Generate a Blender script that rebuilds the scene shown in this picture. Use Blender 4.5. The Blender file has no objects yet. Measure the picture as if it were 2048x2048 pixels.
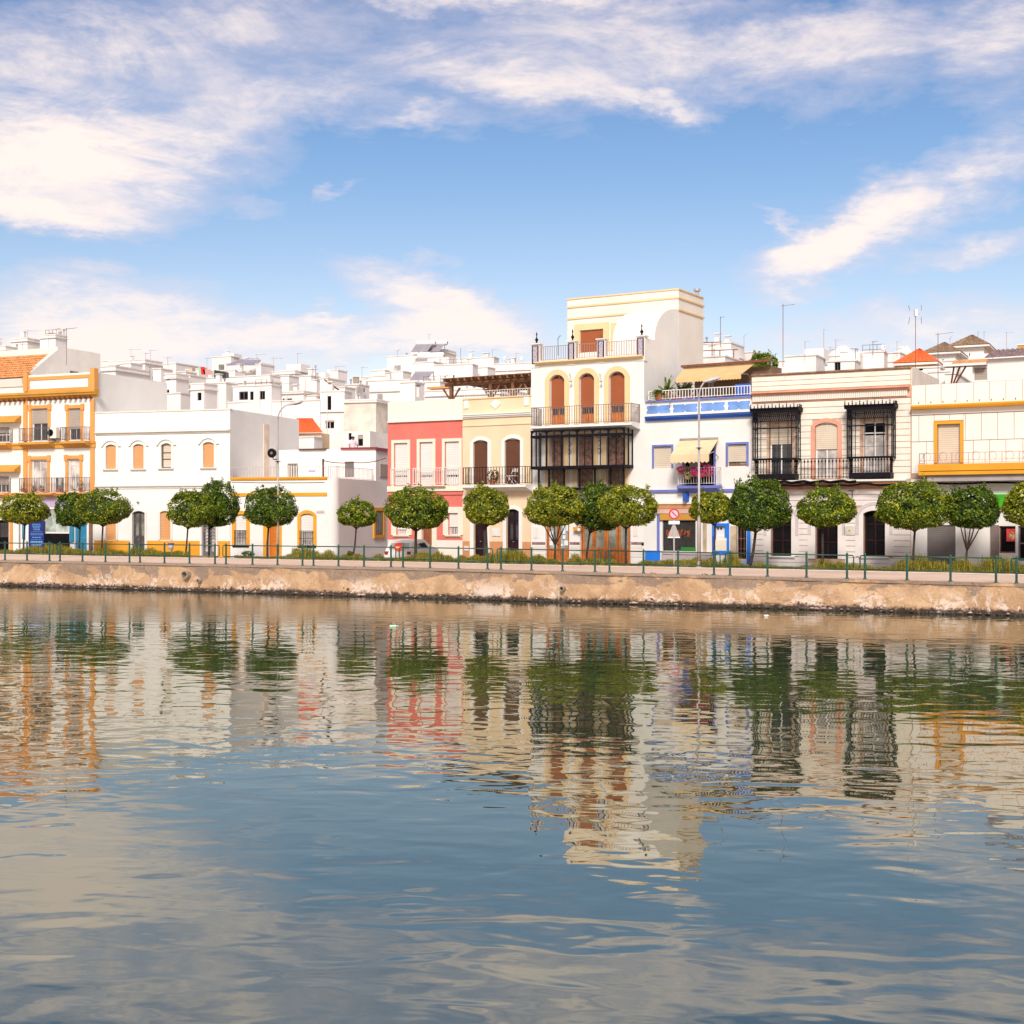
import bpy, math, random
import numpy as np
from mathutils import Vector, Matrix
rnd = random.Random(7)
S = bpy.context.scene
COL = S.collection
R = math.radians
# ------------------------------------------------------------------ camera
# measures are taken off the photograph: x, y in its pixels, horizon at HY, F the focal length in pixels
F, HY, CZ = 2700.0, 1036.0, 3.4
cam = bpy.data.objects.new('camera', bpy.data.cameras.new('camera'))
COL.objects.link(cam); S.camera = cam
cam.location = (0, 0, CZ); cam.rotation_euler = (R(90), 0, 0)
cam.data.sensor_width = 36; cam.data.lens = 36 * F / 2048
cam.data.shift_y = (HY - 1024) / 2048
cam.data.clip_end = 8000; cam.data.clip_start = .1
S.view_settings.view_transform = 'Standard'; S.view_settings.look = 'None'
S.view_settings.exposure = 0.55; S.view_settings.gamma = 1.0
S.view_settings.use_curve_mapping = False
S.cycles.use_denoising = True
S.cycles.max_bounces = 8; S.cycles.transparent_max_bounces = 12
# ------------------------------------------------------------------ sun
TOSUN = Vector((-.08, -.82, .57)).normalized()
SUN_EL = math.asin(TOSUN.z); SUN_AZ = math.atan2(TOSUN.x, TOSUN.y)
sl = bpy.data.lights.new('sun', 'SUN'); sl.energy = 2.55; sl.angle = R(14); sl.color = (1, .945, .875)
so = bpy.data.objects.new('sun', sl); COL.objects.link(so)
so.rotation_euler = (-TOSUN).to_track_quat('-Z', 'Y').to_euler(); so.location = (-20, -30, 60)
# ------------------------------------------------------------------ world: Nishita sky with cirrus clouds
W = bpy.data.worlds.new('World'); S.world = W; W.use_nodes = True
class NT:
    def __init__(s, nt): s.nt = nt; s.n = nt.nodes; s.l = nt.links
    def new(s, t, **k):
        n = s.n.new(t)
        for a, b in k.items(): setattr(n, a, b)
        return n
    def put(s, sock, v):
        if v is None: return
        if hasattr(v, 'is_linked') or isinstance(v, bpy.types.NodeSocket): s.l.new(v, sock)
        else:
            if hasattr(sock.default_value, '__len__') and len(sock.default_value) == 4 and len(v) == 3: v = (*v, 1)
            sock.default_value = v
    def m(s, op, a, b=None, c=None, clamp=False):
        n = s.new('ShaderNodeMath', operation=op, use_clamp=clamp)
        s.put(n.inputs[0], a); s.put(n.inputs[1], b); s.put(n.inputs[2], c); return n.outputs[0]
    def v(s, op, a, b=None, out=0, scale=None):
        n = s.new('ShaderNodeVectorMath', operation=op)
        s.put(n.inputs[0], a); s.put(n.inputs[1], b)
        if scale is not None: s.put(n.inputs['Scale'], scale)
        return n.outputs[out]
    def xyz(s, a): return s._sep(a)
    def _sep(s, a):
        n = s.new('ShaderNodeSeparateXYZ'); s.put(n.inputs[0], a); return n.outputs
    def comb(s, x, y, z=0.0):
        n = s.new('ShaderNodeCombineXYZ'); s.put(n.inputs[0], x); s.put(n.inputs[1], y); s.put(n.inputs[2], z); return n.outputs[0]
    def noise(s, vec, scale, detail=4, rough=.55, dist=0.0, out='Fac'):
        n = s.new('ShaderNodeTexNoise'); s.put(n.inputs['Vector'], vec); n.inputs['Scale'].default_value = scale
        n.inputs['Detail'].default_value = detail; n.inputs['Roughness'].default_value = rough
        n.inputs['Distortion'].default_value = dist; return n.outputs[out]
    def ss(s, x, lo, hi, a=0.0, b=1.0, kind='SMOOTHSTEP'):
        n = s.new('ShaderNodeMapRange', interpolation_type=kind)
        s.put(n.inputs['Value'], x); n.inputs['From Min'].default_value = lo; n.inputs['From Max'].default_value = hi
        n.inputs['To Min'].default_value = a; n.inputs['To Max'].default_value = b; return n.outputs['Result']
    def mix(s, f, a, b, blend='MIX'):
        n = s.new('ShaderNodeMix', data_type='RGBA', blend_type=blend)
        s.put(n.inputs[0], f); s.put(n.inputs[6], a); s.put(n.inputs[7], b); return n.outputs[2]
    def map(s, vec, scale=(1, 1, 1), loc=(0, 0, 0), rot=(0, 0, 0), kind='POINT'):
        n = s.new('ShaderNodeMapping', vector_type=kind); s.put(n.inputs[0], vec)
        n.inputs['Location'].default_value = loc; n.inputs['Rotation'].default_value = rot; n.inputs['Scale'].default_value = scale
        return n.outputs[0]
w = NT(W.node_tree); w.n.clear()
sky = w.new('ShaderNodeTexSky', sky_type='NISHITA'); sky.sun_disc = False
sky.sun_elevation = SUN_EL; sky.sun_rotation = SUN_AZ; sky.air_density = 1.0; sky.dust_density = .6; sky.ozone_density = 2.5
D = w.new('ShaderNodeTexCoord').outputs['Generated']
D = w.v('NORMALIZE', D)
dx, dy, dz = w.xyz(D)[0:3]
az = w.m('MULTIPLY', w.m('ARCTAN2', dx, dy), 57.2958)
el = w.m('MULTIPLY', w.m('ARCSINE', dz), 57.2958)
Q = w.comb(az, el)
wn = w.noise(w.map(D, (1, 1, 2.2)), 5.0, 5, .6, 0, 'Color')
wob = w.v('SCALE', w.v('SUBTRACT', wn, (.5, .5, .5)), scale=4.5)
wn2 = w.noise(w.map(D, (1, 1, 2.6)), 26.0, 6, .65, 0, 'Color')
wob2 = w.v('SCALE', w.v('SUBTRACT', wn2, (.5, .5, .5)), scale=2.2)
Qw = w.v('ADD', w.v('ADD', Q, wob), wob2)
BL = [(110,325,330,120,0,.92),(250,85,330,80,-6,.8),(440,215,270,70,-8,.66),(40,215,190,150,0,.55),(80,428,210,40,0,.95),(330,300,260,60,0,.5),
 (1050,175,330,48,6,.75),(1230,95,400,100,0,.72),(1340,212,110,24,14,.55),(1640,120,420,75,0,.42),(2020,90,120,110,0,.6),
 (1810,412,340,74,-22,1.1),(1650,492,170,62,-22,.95),(1555,412,70,16,28,.6),(1960,505,130,34,-5,.8),(2030,300,120,40,-22,.3),
 (830,585,180,48,12,.95),(900,645,190,60,0,1.0),(1010,700,110,50,0,.85),(670,645,60,18,0,.75),
 (190,610,260,56,0,.7),(380,705,380,80,0,1.0),(50,690,200,70,0,.85),(760,690,260,44,0,.6),(850,255,140,20,0,.35),(900,6,640,26,0,.7),
 (500,410,80,24,0,.35),(650,388,60,12,0,.4),(1850,650,360,50,0,.65),(1000,250,420,60,0,.25),(700,180,170,64,0,.42),(680,60,300,60,0,.38),(1750,60,320,50,0,.4),(1500,680,260,30,0,.3)]
acc = None
for cx, cy, rx, ry, rot, wt in BL:
    a0 = math.degrees(math.atan((cx - 1024) / F)); e0 = math.degrees(math.atan((HY - cy) / math.hypot(F, cx - 1024)))
    k = 57.2958 / F
    p = w.map(Qw, (rx * k * 1.25, ry * k * 1.45, 1), (a0, e0, 0), (0, 0, -R(rot)), 'TEXTURE')
    p = w.v('MULTIPLY', p, (1, 1, 0))
    b = w.ss(w.v('LENGTH', p, out=1), 1.0, .05, 0, wt)
    acc = b if acc is None else w.m('ADD', acc, b)
far = w.noise(w.map(D, (1, 1, 2.0)), 1.9, 3, .5)
faro = w.ss(far, .34, .60, 0, 1.0)
edge = w.m('MAXIMUM', w.ss(w.m('ABSOLUTE', az), 21, 28), w.ss(el, 21, 27))
cov = w.m('ADD', w.m('MULTIPLY', acc, w.m('SUBTRACT', 1.0, edge)), w.m('MULTIPLY', faro, edge))
st = w.map(D, (1, 1, 2.6), rot=(0, R(-24), 0))
f1 = w.noise(st, 6.0, 12, .68, 1.3)
f2 = w.noise(w.map(D, (1, 1, 3.4), (3, 1, 2), (0, R(-16), 0)), 22.0, 6, .65, .5)
fb = w.m('ADD', w.m('MULTIPLY', w.m('SUBTRACT', f1, .5), 2.3), w.m('MULTIPLY', w.m('SUBTRACT', f2, .5), 1.3))
dens = w.m('ADD', w.m('MULTIPLY', cov, 1.0), w.m('MULTIPLY', fb, w.m('ADD', w.m('MULTIPLY', cov, .82), .2)))
alpha = w.ss(dens, .06, 1.35, kind='LINEAR')
alpha = w.m('POWER', alpha, .8)
ccol = w.mix(w.ss(dens, .25, 1.0), (5.7, 5.1, 5.6), (7.5, 6.45, 6.0))
# clear sky: Nishita, its blue deepened towards the colour the photograph has
tint = w.new('ShaderNodeValToRGB'); cr = tint.color_ramp
w.put(tint.inputs[0], w.ss(el, 0, 30, 0, 1, 'LINEAR'))
TINT_STOPS = [(0, (1.44, 1.0, .87)), (.22, (1.20, .97, .88)), (.5, (.76, .83, .89)), (1, (.46, .57, .76))]
cr.elements[0].position = 0; cr.elements[0].color = (*TINT_STOPS[0][1], 1)
cr.elements[1].position = 1; cr.elements[1].color = (*TINT_STOPS[-1][1], 1)
for p_, c_ in TINT_STOPS[1:-1]:
    e_ = cr.elements.new(p_); e_.color = (*c_, 1)
SKYG = 1.0
skc = w.mix(1.0, sky.outputs[0], tint.outputs[0], 'MULTIPLY')
skc = w.v('SCALE', skc, scale=SKYG)
res = w.mix(alpha, skc, ccol)
bg = w.new('ShaderNodeBackground'); w.put(bg.inputs[0], res); bg.inputs[1].default_value = .1
wo = w.new('ShaderNodeOutputWorld'); w.l.new(bg.outputs[0], wo.inputs[0])
W.cycles.sampling_method = 'MANUAL'; W.cycles.sample_map_resolution = 512
# ------------------------------------------------------------------ measures
def ray(x): return (x - 1024) / F
def zy(y, d): return CZ + (HY - y) / F * d
def P(x, d): return (ray(x) * d, d)
GZ, RZ = 1.27, .97            # promenade and street levels above the water
def interp(pts, x):
    if x <= pts[0][0]: a, b = pts[0], pts[1]
    elif x >= pts[-1][0]: a, b = pts[-2], pts[-1]
    else:
        for a, b in zip(pts, pts[1:]):
            if a[0] <= x <= b[0]: break
    return a[1] + (b[1] - a[1]) * (x - a[0]) / (b[0] - a[0])
BED = [(-700, 94), (-400, 87.5), (0, 79), (150, 75.5), (600, 68), (1000, 62.4), (1700, 56.9), (2450, 51.2), (2900, 48.5)]
def gzp(x): return GZ - .16 * max(0, min(x, 2500) - 850) / 1198     # the promenade falls gently to the right
def pxof(q): return 1024 + F * q[0] / q[1]
def bedd(x): return interp(BED, x)
def quayd(x): return F * CZ / (135 + 61 * x / 2048)
# ------------------------------------------------------------------ materials
def mat_base(name):
    m = bpy.data.materials.new(name); m.use_nodes = True
    t = NT(m.node_tree); b = t.n['Principled BSDF']; return m, t, b
def setb(b, rough=.8, metal=0.0, spec=None):
    b.inputs['Roughness'].default_value = rough; b.inputs['Metallic'].default_value = metal
    if spec is not None: b.inputs['Specular IOR Level'].default_value = spec
MC = {}
def M(name, col, rough=.8, var=.10, scale=1.2, bump=.0, metal=0.0, kind='plain', col2=None, streak=.0, spec=None):
    if name in MC: return MC[name]
    m, t, b = mat_base(name); setb(b, rough, metal, spec)
    co = t.new('ShaderNodeTexCoord').outputs['Object']
    n = t.noise(co, scale, 5, .6)
    dark = tuple(c * (1 - var * 1.6) for c in col); lite = tuple(min(1, c * (1 + var * .7)) for c in col)
    c = t.mix(t.ss(n, .3, .7), dark, lite)
    if streak > 0:
        s1 = t.noise(t.map(co, (2.2, 2.2, .22)), 1.6, 5, .65)
        s2 = t.noise(co, 9.0, 4, .7)
        k = t.m('MULTIPLY', t.ss(s1, .52, .78), t.ss(s2, .35, .7, .3, 1))
        c = t.mix(t.m('MULTIPLY', k, streak), c, tuple(x * .55 for x in col))
    if kind == 'slats':
        wv = t.new('ShaderNodeTexWave', wave_type='BANDS', bands_direction='Z'); t.put(wv.inputs[0], co)
        wv.inputs['Scale'].default_value = 3.3; wv.inputs['Distortion'].default_value = 0
        c = t.mix(t.ss(wv.outputs['Fac'], .0, .35, .45, 0), c, tuple(x * .4 for x in col))
    if kind == 'boards':
        wv = t.new('ShaderNodeTexWave', wave_type='BANDS', bands_direction='X'); t.put(wv.inputs[0], co)
        wv.inputs['Scale'].default_value = 1.7
        c = t.mix(t.ss(wv.outputs['Fac'], .0, .12, .6, 0), c, tuple(x * .3 for x in col))
    if kind == 'patch':
        p = t.noise(co, 1.1, 7, .7, .4)
        c = t.mix(t.ss(p, .47, .58), c, col2)
    t.put(b.inputs['Base Color'], c)
    if bump > 0:
        bn = t.new('ShaderNodeBump'); bn.inputs['Strength'].default_value = 1; bn.inputs['Distance'].default_value = bump
        t.put(bn.inputs['Height'], t.noise(co, 14, 5, .65)); t.l.new(bn.outputs[0], b.inputs['Normal'])
    MC[name] = m; return m
white = M('white_plaster', (.80, .765, .71), .85, .035, .6, .004, streak=.10)
white2 = M('off_white_plaster', (.76, .70, .63), .85, .05, .8, .005, streak=.22)
bgwhite = M('hazy_pale_limewash', (.86, .80, .75), .9, .06, .35, .006, streak=.22)  # limewash raised paler, distance haze put into its colour
bgwhite2 = M('old_limewash', (.82, .75, .69), .9, .10, .5, .01, streak=.4)
palec = M('pale_cream_plaster', (.80, .72, .62), .85, .04, .6, .004, streak=.10)
cream = M('cream_plaster', (.80, .71, .56), .85, .04, .6, .004, streak=.10)
sand = M('sand_yellow_plaster', (.80, .60, .39), .85, .05, .6, .004, streak=.12)
sand2 = M('pale_yellow_trim', (.80, .56, .30), .8, .05, 1)
coral = M('coral_plaster', (.70, .17, .13), .85, .08, .7, .004, streak=.25)
coral2 = M('faded_coral_moulding', (.70, .30, .22), .85, .08, .7)
orange = M('orange_trim', (.74, .32, .08), .8, .07, 1.0, streak=.1)
gold = M('ochre_moulding', (.60, .29, .045), .8, .10, 1.0, streak=.3)
yellow = M('bright_yellow_paint', (.78, .33, .015), .75, .07, .8, streak=.15)
blue = M('cobalt_blue_paint', (.018, .10, .48), .6, .12, 1.2)
blue2 = M('faded_blue_panel', (.17, .32, .68), .7, .18, 1.5, streak=.2)
lav = M('periwinkle_paint', (.16, .19, .52), .7, .1, 1.5)
lilac = M('lilac_tile', (.50, .41, .56), .5, .12, 5)
terra = M('terracotta_plaster', (.60, .26, .11), .85, .1, 1)
iron = M('black_iron', (.010, .008, .012), .6, .2, 3, spec=.12)
irong = M('grey_iron', (.16, .14, .14), .5, .2, 3)
ironw = M('white_painted_iron', (.74, .70, .66), .5, .05, 3)
green = M('green_rail_paint', (.006, .068, .042), .38, .22, 6)
steel = M('galvanised_steel', (.42, .38, .37), .45, .1, 3, metal=.3)
rust = M('rusty_metal', (.22, .10, .06), .8, .3, 4)
shbrown = M('rust_brown_roller_shutter', (.34, .085, .022), .6, .06, 1, kind='slats')
shdark = M('dark_brown_blind', (.125, .042, .018), .7, .10, 1, kind='slats')
shtan = M('tan_roller_shutter', (.70, .33, .125), .7, .05, 1, kind='slats')
shbeige = M('beige_roller_shutter', (.66, .55, .42), .7, .05, 1, kind='slats')
shwhite = M('white_roller_shutter', (.78, .72, .66), .7, .04, 1, kind='slats')
shgrey = M('grey_beige_blind', (.40, .33, .27), .7, .08, 1, kind='slats')
shsteel = M('grey_steel_shutter', (.17, .145, .135), .5, .12, 1, kind='slats')
wood = M('orange_varnished_wood', (.50, .15, .025), .45, .2, 3, kind='boards')
wood2 = M('brown_wood', (.20, .065, .025), .5, .2, 3)
wood3 = M('pergola_wood', (.23, .10, .045), .7, .25, 3)
brown = M('oak_door', (.32, .10, .035), .5, .15, 2, kind='boards')
dark = M('dark_interior', (.008, .006, .007), .7, .3, 2, spec=.1)
plum = M('dark_plum_door', (.030, .010, .014), .5, .3, 2, spec=.2)
fabric = M('beige_awning_canvas', (.74, .49, .22), .85, .06, 2)
fabric2 = M('cream_awning_canvas', (.76, .58, .35), .85, .05, 2)
redm = M('sign_red', (.62, .02, .015), .5, .1, 3)
whitem = M('sign_white', (.80, .77, .76), .5, .04, 3)
magenta = M('magenta_petals', (.62, .01, .15), .7, .4, 12)
pot = M('terracotta_pot', (.42, .14, .07), .8, .15, 4)
brick = M('red_brick', (.42, .12, .07), .9, .3, 6)
stonew = M('weathered_pale_render', (.76, .67, .56), .95, .12, 1.2, .03, streak=.35)
stoneb = M('bare_rubble_wall', (.56, .44, .30), .95, .18, 2, .03, streak=.3)
tileo = M('orange_roof_tile', (.74, .31, .11), .85, .22, 4, .01)
tiler = M('new_red_roof_tile', (.78, .15, .03), .8, .12, 4, .01)
tilebr = M('lichened_brown_tile', (.30, .19, .11), .95, .3, 5, .01)
tilemv = M('mauve_tile_edge', (.24, .16, .16), .9, .3, 6)
def glassy(name, col, rough=.06, alpha=1.0):
    m, t, b = mat_base(name); setb(b, rough, 0, .8)
    co = t.new('ShaderNodeTexCoord').outputs['Object']
    c = t.mix(t.ss(t.noise(co, 1.3, 4, .6), .35, .7), tuple(x * .6 for x in col), tuple(min(1, x * 1.5) for x in col))
    t.put(b.inputs['Base Color'], c); b.inputs['Alpha'].default_value = alpha
    return m
glass = glassy('dark_window_glass', (.03, .03, .035))
glassg = glassy('pale_green_shop_glass', (.36, .42, .36), .1)
glassgy = glassy('greenish_grey_glass', (.20, .20, .16), .1)
lace_sky = glassy('pale_lace_and_sky_glass', (.52, .46, .42), .25)
clear = glassy('clear_gallery_glass', (.03, .03, .03), .03, .10)
# ------------------------------------------------------------------ mesh builder
class MB:
    def __init__(s): s.v = []; s.f = []; s.mi = []; s.mats = None
    def add(s, vs, fs, mi=0):
        o = len(s.v); s.v += [tuple(q) for q in vs]; s.f += [tuple(i + o for i in q) for q in fs]; s.mi += [mi] * len(fs); return s
    def box(s, x0, x1, y0, y1, z0, z1, mi=0, bev=0):
        if x1 < x0: x0, x1 = x1, x0
        if y1 < y0: y0, y1 = y1, y0
        if z1 < z0: z0, z1 = z1, z0
        return s.add([(x0,y0,z0),(x1,y0,z0),(x1,y1,z0),(x0,y1,z0),(x0,y0,z1),(x1,y0,z1),(x1,y1,z1),(x0,y1,z1)],
              [(0,3,2,1),(4,5,6,7),(0,1,5,4),(1,2,6,5),(2,3,7,6),(3,0,4,7)], mi)
    def quad(s, *p, mi=0): return s.add(p, [tuple(range(len(p)))], mi)
    def extr(s, prof, axis, a, b, mi=0):
        """prof: list of 2-D points; axis 'x': (y,z) swept over x; 'y': (x,z) swept over y; 'z': (x,y) swept over z"""
        n = len(prof)
        def p3(q, t): return {'x': (t, q[0], q[1]), 'y': (q[0], t, q[1]), 'z': (q[0], q[1], t)}[axis]
        vs = [p3(q, a) for q in prof] + [p3(q, b) for q in prof]
        fs = [tuple(range(n - 1, -1, -1)), tuple(range(n, 2 * n))] + [(i, (i + 1) % n, n + (i + 1) % n, n + i) for i in range(n)]
        return s.add(vs, fs, mi)
    def tube(s, pts, rad, n=6, mi=0):
        pts = [Vector(p) for p in pts]
        if not hasattr(rad, '__len__'): rad = [rad] * len(pts)
        vs, fs = [], []
        for i, p in enumerate(pts):
            d = (pts[min(i + 1, len(pts) - 1)] - pts[max(i - 1, 0)]).normalized()
            a = d.orthogonal().normalized() if i == 0 else (a - d * a.dot(d)).normalized()
            b = d.cross(a)
            for k in range(n):
                q = p + (a * math.cos(2 * math.pi * k / n) + b * math.sin(2 * math.pi * k / n)) * rad[i]
                vs.append(tuple(q))
        for i in range(len(pts) - 1):
            for k in range(n):
                fs.append((i * n + k, i * n + (k + 1) % n, (i + 1) * n + (k + 1) % n, (i + 1) * n + k))
        fs.append(tuple(range(n - 1, -1, -1))); fs.append(tuple(len(pts) * n - n + k for k in range(n)))
        return s.add(vs, fs, mi)
    def lathe(s, prof, c=(0, 0, 0), n=12, mi=0):
        vs, fs = [], []
        for r, z in prof:
            for k in range(n): vs.append((c[0] + r * math.cos(2*math.pi*k/n), c[1] + r * math.sin(2*math.pi*k/n), c[2] + z))
        for i in range(len(prof) - 1):
            for k in range(n): fs.append((i*n+k, i*n+(k+1)%n, (i+1)*n+(k+1)%n, (i+1)*n+k))
        fs.append(tuple(range(n-1, -1, -1))); fs.append(tuple((len(prof)-1)*n+k for k in range(n)))
        return s.add(vs, fs, mi)
    def mesh(s, name, mat):
        me = bpy.data.meshes.new(name); me.from_pydata(s.v, [], s.f)
        for m in (mat if isinstance(mat, (list, tuple)) else [mat]): me.materials.append(m)
        if isinstance(mat, (list, tuple)) and len(mat) > 1: me.polygons.foreach_set('material_index', s.mi)
        me.update(); return me
    def obj(s, name, mat, parent=None, smooth=False, loc=None):
        me = s.mesh(name, mat)
        if smooth: me.polygons.foreach_set('use_smooth', [True] * len(me.polygons))
        return link(name, me, parent, loc)
def link(name, me, parent=None, loc=None, rot=None):
    o = bpy.data.objects.new(name, me); COL.objects.link(o)
    if parent is not None: o.parent = parent
    if loc is not None: o.location = loc
    if rot is not None: o.rotation_euler = rot
    return o
def tag(o, label=None, cat=None, group=None, kind=None):
    if label: o['label'] = label
    if cat: o['category'] = cat
    if group: o['group'] = group
    if kind: o['kind'] = kind
    return o
def thing(name, label, cat, loc=(0, 0, 0), rz=0, group=None):
    o = bpy.data.objects.new(name, None); o.empty_display_size = .3; COL.objects.link(o)
    o.location = loc; o.rotation_euler = (0, 0, rz); return tag(o, label, cat, group)
# ------------------------------------------------------------------ facades and houses
class Fac:
    """a facade plane seen from pixel column x0 (depth d0) to x1 (depth d1); offsets o are metres towards the water"""
    def __init__(s, x0, d0, x1, d1):
        s.O = Vector(P(x0, d0)); q = Vector(P(x1, d1)); s.t = (q - s.O).normalized()
        s.n = Vector((s.t.y, -s.t.x)); s.W = (q - s.O).length; s.x0 = x0; s.x1 = x1
        s.rz = math.atan2(s.t.y, s.t.x)
    def u(s, x, o=0.0):
        r = ray(x); return (r * (s.O.y + o * s.n.y) - s.O.x - o * s.n.x) / (s.t.x - r * s.t.y)
    def dep(s, x, o=0.0): return s.O.y + s.u(x, o) * s.t.y + o * s.n.y
    def z(s, x, y, o=0.0): return zy(y, s.dep(x, o))
    def w(s, u, o=0.0, z=0.0): q = s.O + s.t * u + s.n * o; return (q.x, q.y, z)
    def side_t(s, xc, x):
        """depth behind the facade of the point seen at column x on the side wall standing at column xc"""
        q = s.O + s.t * s.u(xc); r = ray(x); return (r * q.y - q.x) / (-s.n.x + r * s.n.y)
    def r(s, x0, y0, x1, y1, o=0.0):
        xm = (x0 + x1) / 2; return s.u(x0, o), s.u(x1, o), s.z(xm, y1, o), s.z(xm, y0, o)
def chain(x0, d0, vp, x1): return d0 * (x0 - vp) / (x1 - vp)
class House(Fac):
    def __init__(s, name, label, x0, d0, x1, d1, cat='house', group=None):
        super().__init__(x0, d0, x1, d1)
        s.root = thing(name, label, cat, (s.O.x, s.O.y, RZ), s.rz, group); s.holes = []; s.bz = RZ
    def part(s, name, mb, mat, parent=None, smooth=False):
        o = mb.obj(name, mat, parent or s.root, smooth)
        if parent is None: o.location = (0, 0, -s.bz)
        return o
    def bx(s, mb, u0, u1, o0, o1, z0, z1, mi=0): return mb.box(u0, u1, -o1, -o0, z0, z1, mi)
    def box(s, name, mat, x0, y0, x1, y1, o0, o1, parent=None, uo=None):
        """box measured in the photograph on the plane o1"""
        u0, u1, z0, z1 = s.r(x0, y0, x1, y1, o1); return s.part(name, s.bx(MB(), u0, u1, o0, o1, z0, z1), mat, parent)
    def band(s, name, mat, x0, x1, xr, y0, y1, o1, o0=0.0, prof=None, parent=None):
        """level moulding: heights read at column xr"""
        u0, u1 = s.u(x0, o1), s.u(x1, o1); z1, z0 = s.z(xr, y0, o1), s.z(xr, y1, o1)
        mb = MB()
        if prof is None: s.bx(mb, u0, u1, o0, o1, z0, z1)
        else:
            h = z1 - z0; mb.extr([(-o0 - (o1 - o0) * a, z0 + h * b) for a, b in prof], 'x', u0, u1)
        return s.part(name, mb, mat, parent)
    def walls(s, u0, u1, zt, depth, bands, parapet=.7, name='wall', holes=None, o=0.0, zb=None, th=.2):
        """front wall pierced by its openings (with reveals), closed box behind, roof sunk behind a parapet"""
        holes = s.holes if holes is None else holes
        zb = s.bz if zb is None else zb
        mats = []
        for b in bands:
            if b[2] not in mats: mats.append(b[2])
        us = sorted({u0, u1} | {h[0] for h in holes} | {h[1] for h in holes}); us = [u for u in us if u0 <= u <= u1]
        zs = sorted({zb, zt} | {h[2] for h in holes} | {h[3] for h in holes} | {b[0] for b in bands} | {b[1] for b in bands})
        zs = [z for z in zs if zb <= z <= zt]
        def mi(z):
            for b in bands:
                if b[0] <= z <= b[1]: return mats.index(b[2])
            return 0
        mb = MB(); yf = -o
        for i in range(len(us) - 1):
            for j in range(len(zs) - 1):
                a, b, c, d = us[i], us[i + 1], zs[j], zs[j + 1]
                if b - a < 1e-5 or d - c < 1e-5: continue
                um, zm = (a + b) / 2, (c + d) / 2
                if any(h[0] < um < h[1] and h[2] < zm < h[3] for h in holes): continue
                mb.quad((a, yf, c), (b, yf, c), (b, yf, d), (a, yf, d), mi=mi(zm))
        for h in holes:
            a, b, c, d = h[:4]; ar = h[4] if len(h) > 4 else 0; rv = yf + (h[5] if len(h) > 5 else .2); k = mi((c + d) / 2)
            sp = d - ar
            mb.quad((a, yf, c), (a, rv, c), (a, rv, sp), (a, yf, sp), mi=k); mb.quad((b, yf, c), (b, yf, sp), (b, rv, sp), (b, rv, c), mi=k)
            mb.quad((a, yf, c), (b, yf, c), (b, rv, c), (a, rv, c), mi=k)
            if ar <= 0: mb.quad((a, yf, d), (a, rv, d), (b, rv, d), (b, yf, d), mi=k)
            else:
                N = 10; pts = arc(a, b, sp, ar, N)
                for (p, q) in zip(pts, pts[1:]):
                    mb.quad((p[0], yf, p[1]), (q[0], yf, q[1]), (q[0], yf, d), (p[0], yf, d), mi=k)
                    mb.quad((p[0], yf, p[1]), (p[0], rv, p[1]), (q[0], rv, q[1]), (q[0], yf, q[1]), mi=k)
        yb = yf + depth; zr = zt - parapet
        for za, zc, k in [(max(b[0], zb), min(b[1], zt), mats.index(b[2])) for b in bands]:
            if zc - za < 1e-4: continue
            mb.quad((u1, yf, za), (u1, yb, za), (u1, yb, zc), (u1, yf, zc), mi=k)
            mb.quad((u0, yb, za), (u0, yf, za), (u0, yf, zc), (u0, yb, zc), mi=k)
            mb.quad((u1, yb, za), (u0, yb, za), (u0, yb, zc), (u1, yb, zc), mi=k)
        k = mi(zt - .01); A, B, C_, D_ = u0 + th, u1 - th, yf + th, yb - th
        mb.quad((A, C_, zr), (B, C_, zr), (B, D_, zr), (A, D_, zr), mi=k)
        for p, q in [((A, C_), (B, C_)), ((B, C_), (B, D_)), ((B, D_), (A, D_)), ((A, D_), (A, C_))]:
            mb.quad((*p, zr), (*p, zt), (*q, zt), (*q, zr), mi=k)
        o4 = [(u0, yf), (u1, yf), (u1, yb), (u0, yb)]; i4 = [(A, C_), (B, C_), (B, D_), (A, D_)]
        for i in range(4):
            j = (i + 1) % 4; mb.quad((*o4[i], zt), (*o4[j], zt), (*i4[j], zt), (*i4[i], zt), mi=k)
        # dark inner lining behind the openings
        w_ = s.part(name, mb, mats)
        return w_
def arc(a, b, z, h, N=10, grow=0.0):
    """points of a segmental or round arch springing at z with rise h"""
    c = (a + b) / 2; w = (b - a) / 2 + grow; hh = h + grow
    if hh >= w * .999: return [(c - w * math.cos(math.pi * i / N), z + hh * math.sin(math.pi * i / N)) for i in range(N + 1)]
    Rr = (w * w + hh * hh) / (2 * hh); A = math.asin(w / Rr)
    return [(c + Rr * math.sin(-A + 2 * A * i / N), z + hh - Rr + Rr * math.cos(-A + 2 * A * i / N)) for i in range(N + 1)]
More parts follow.
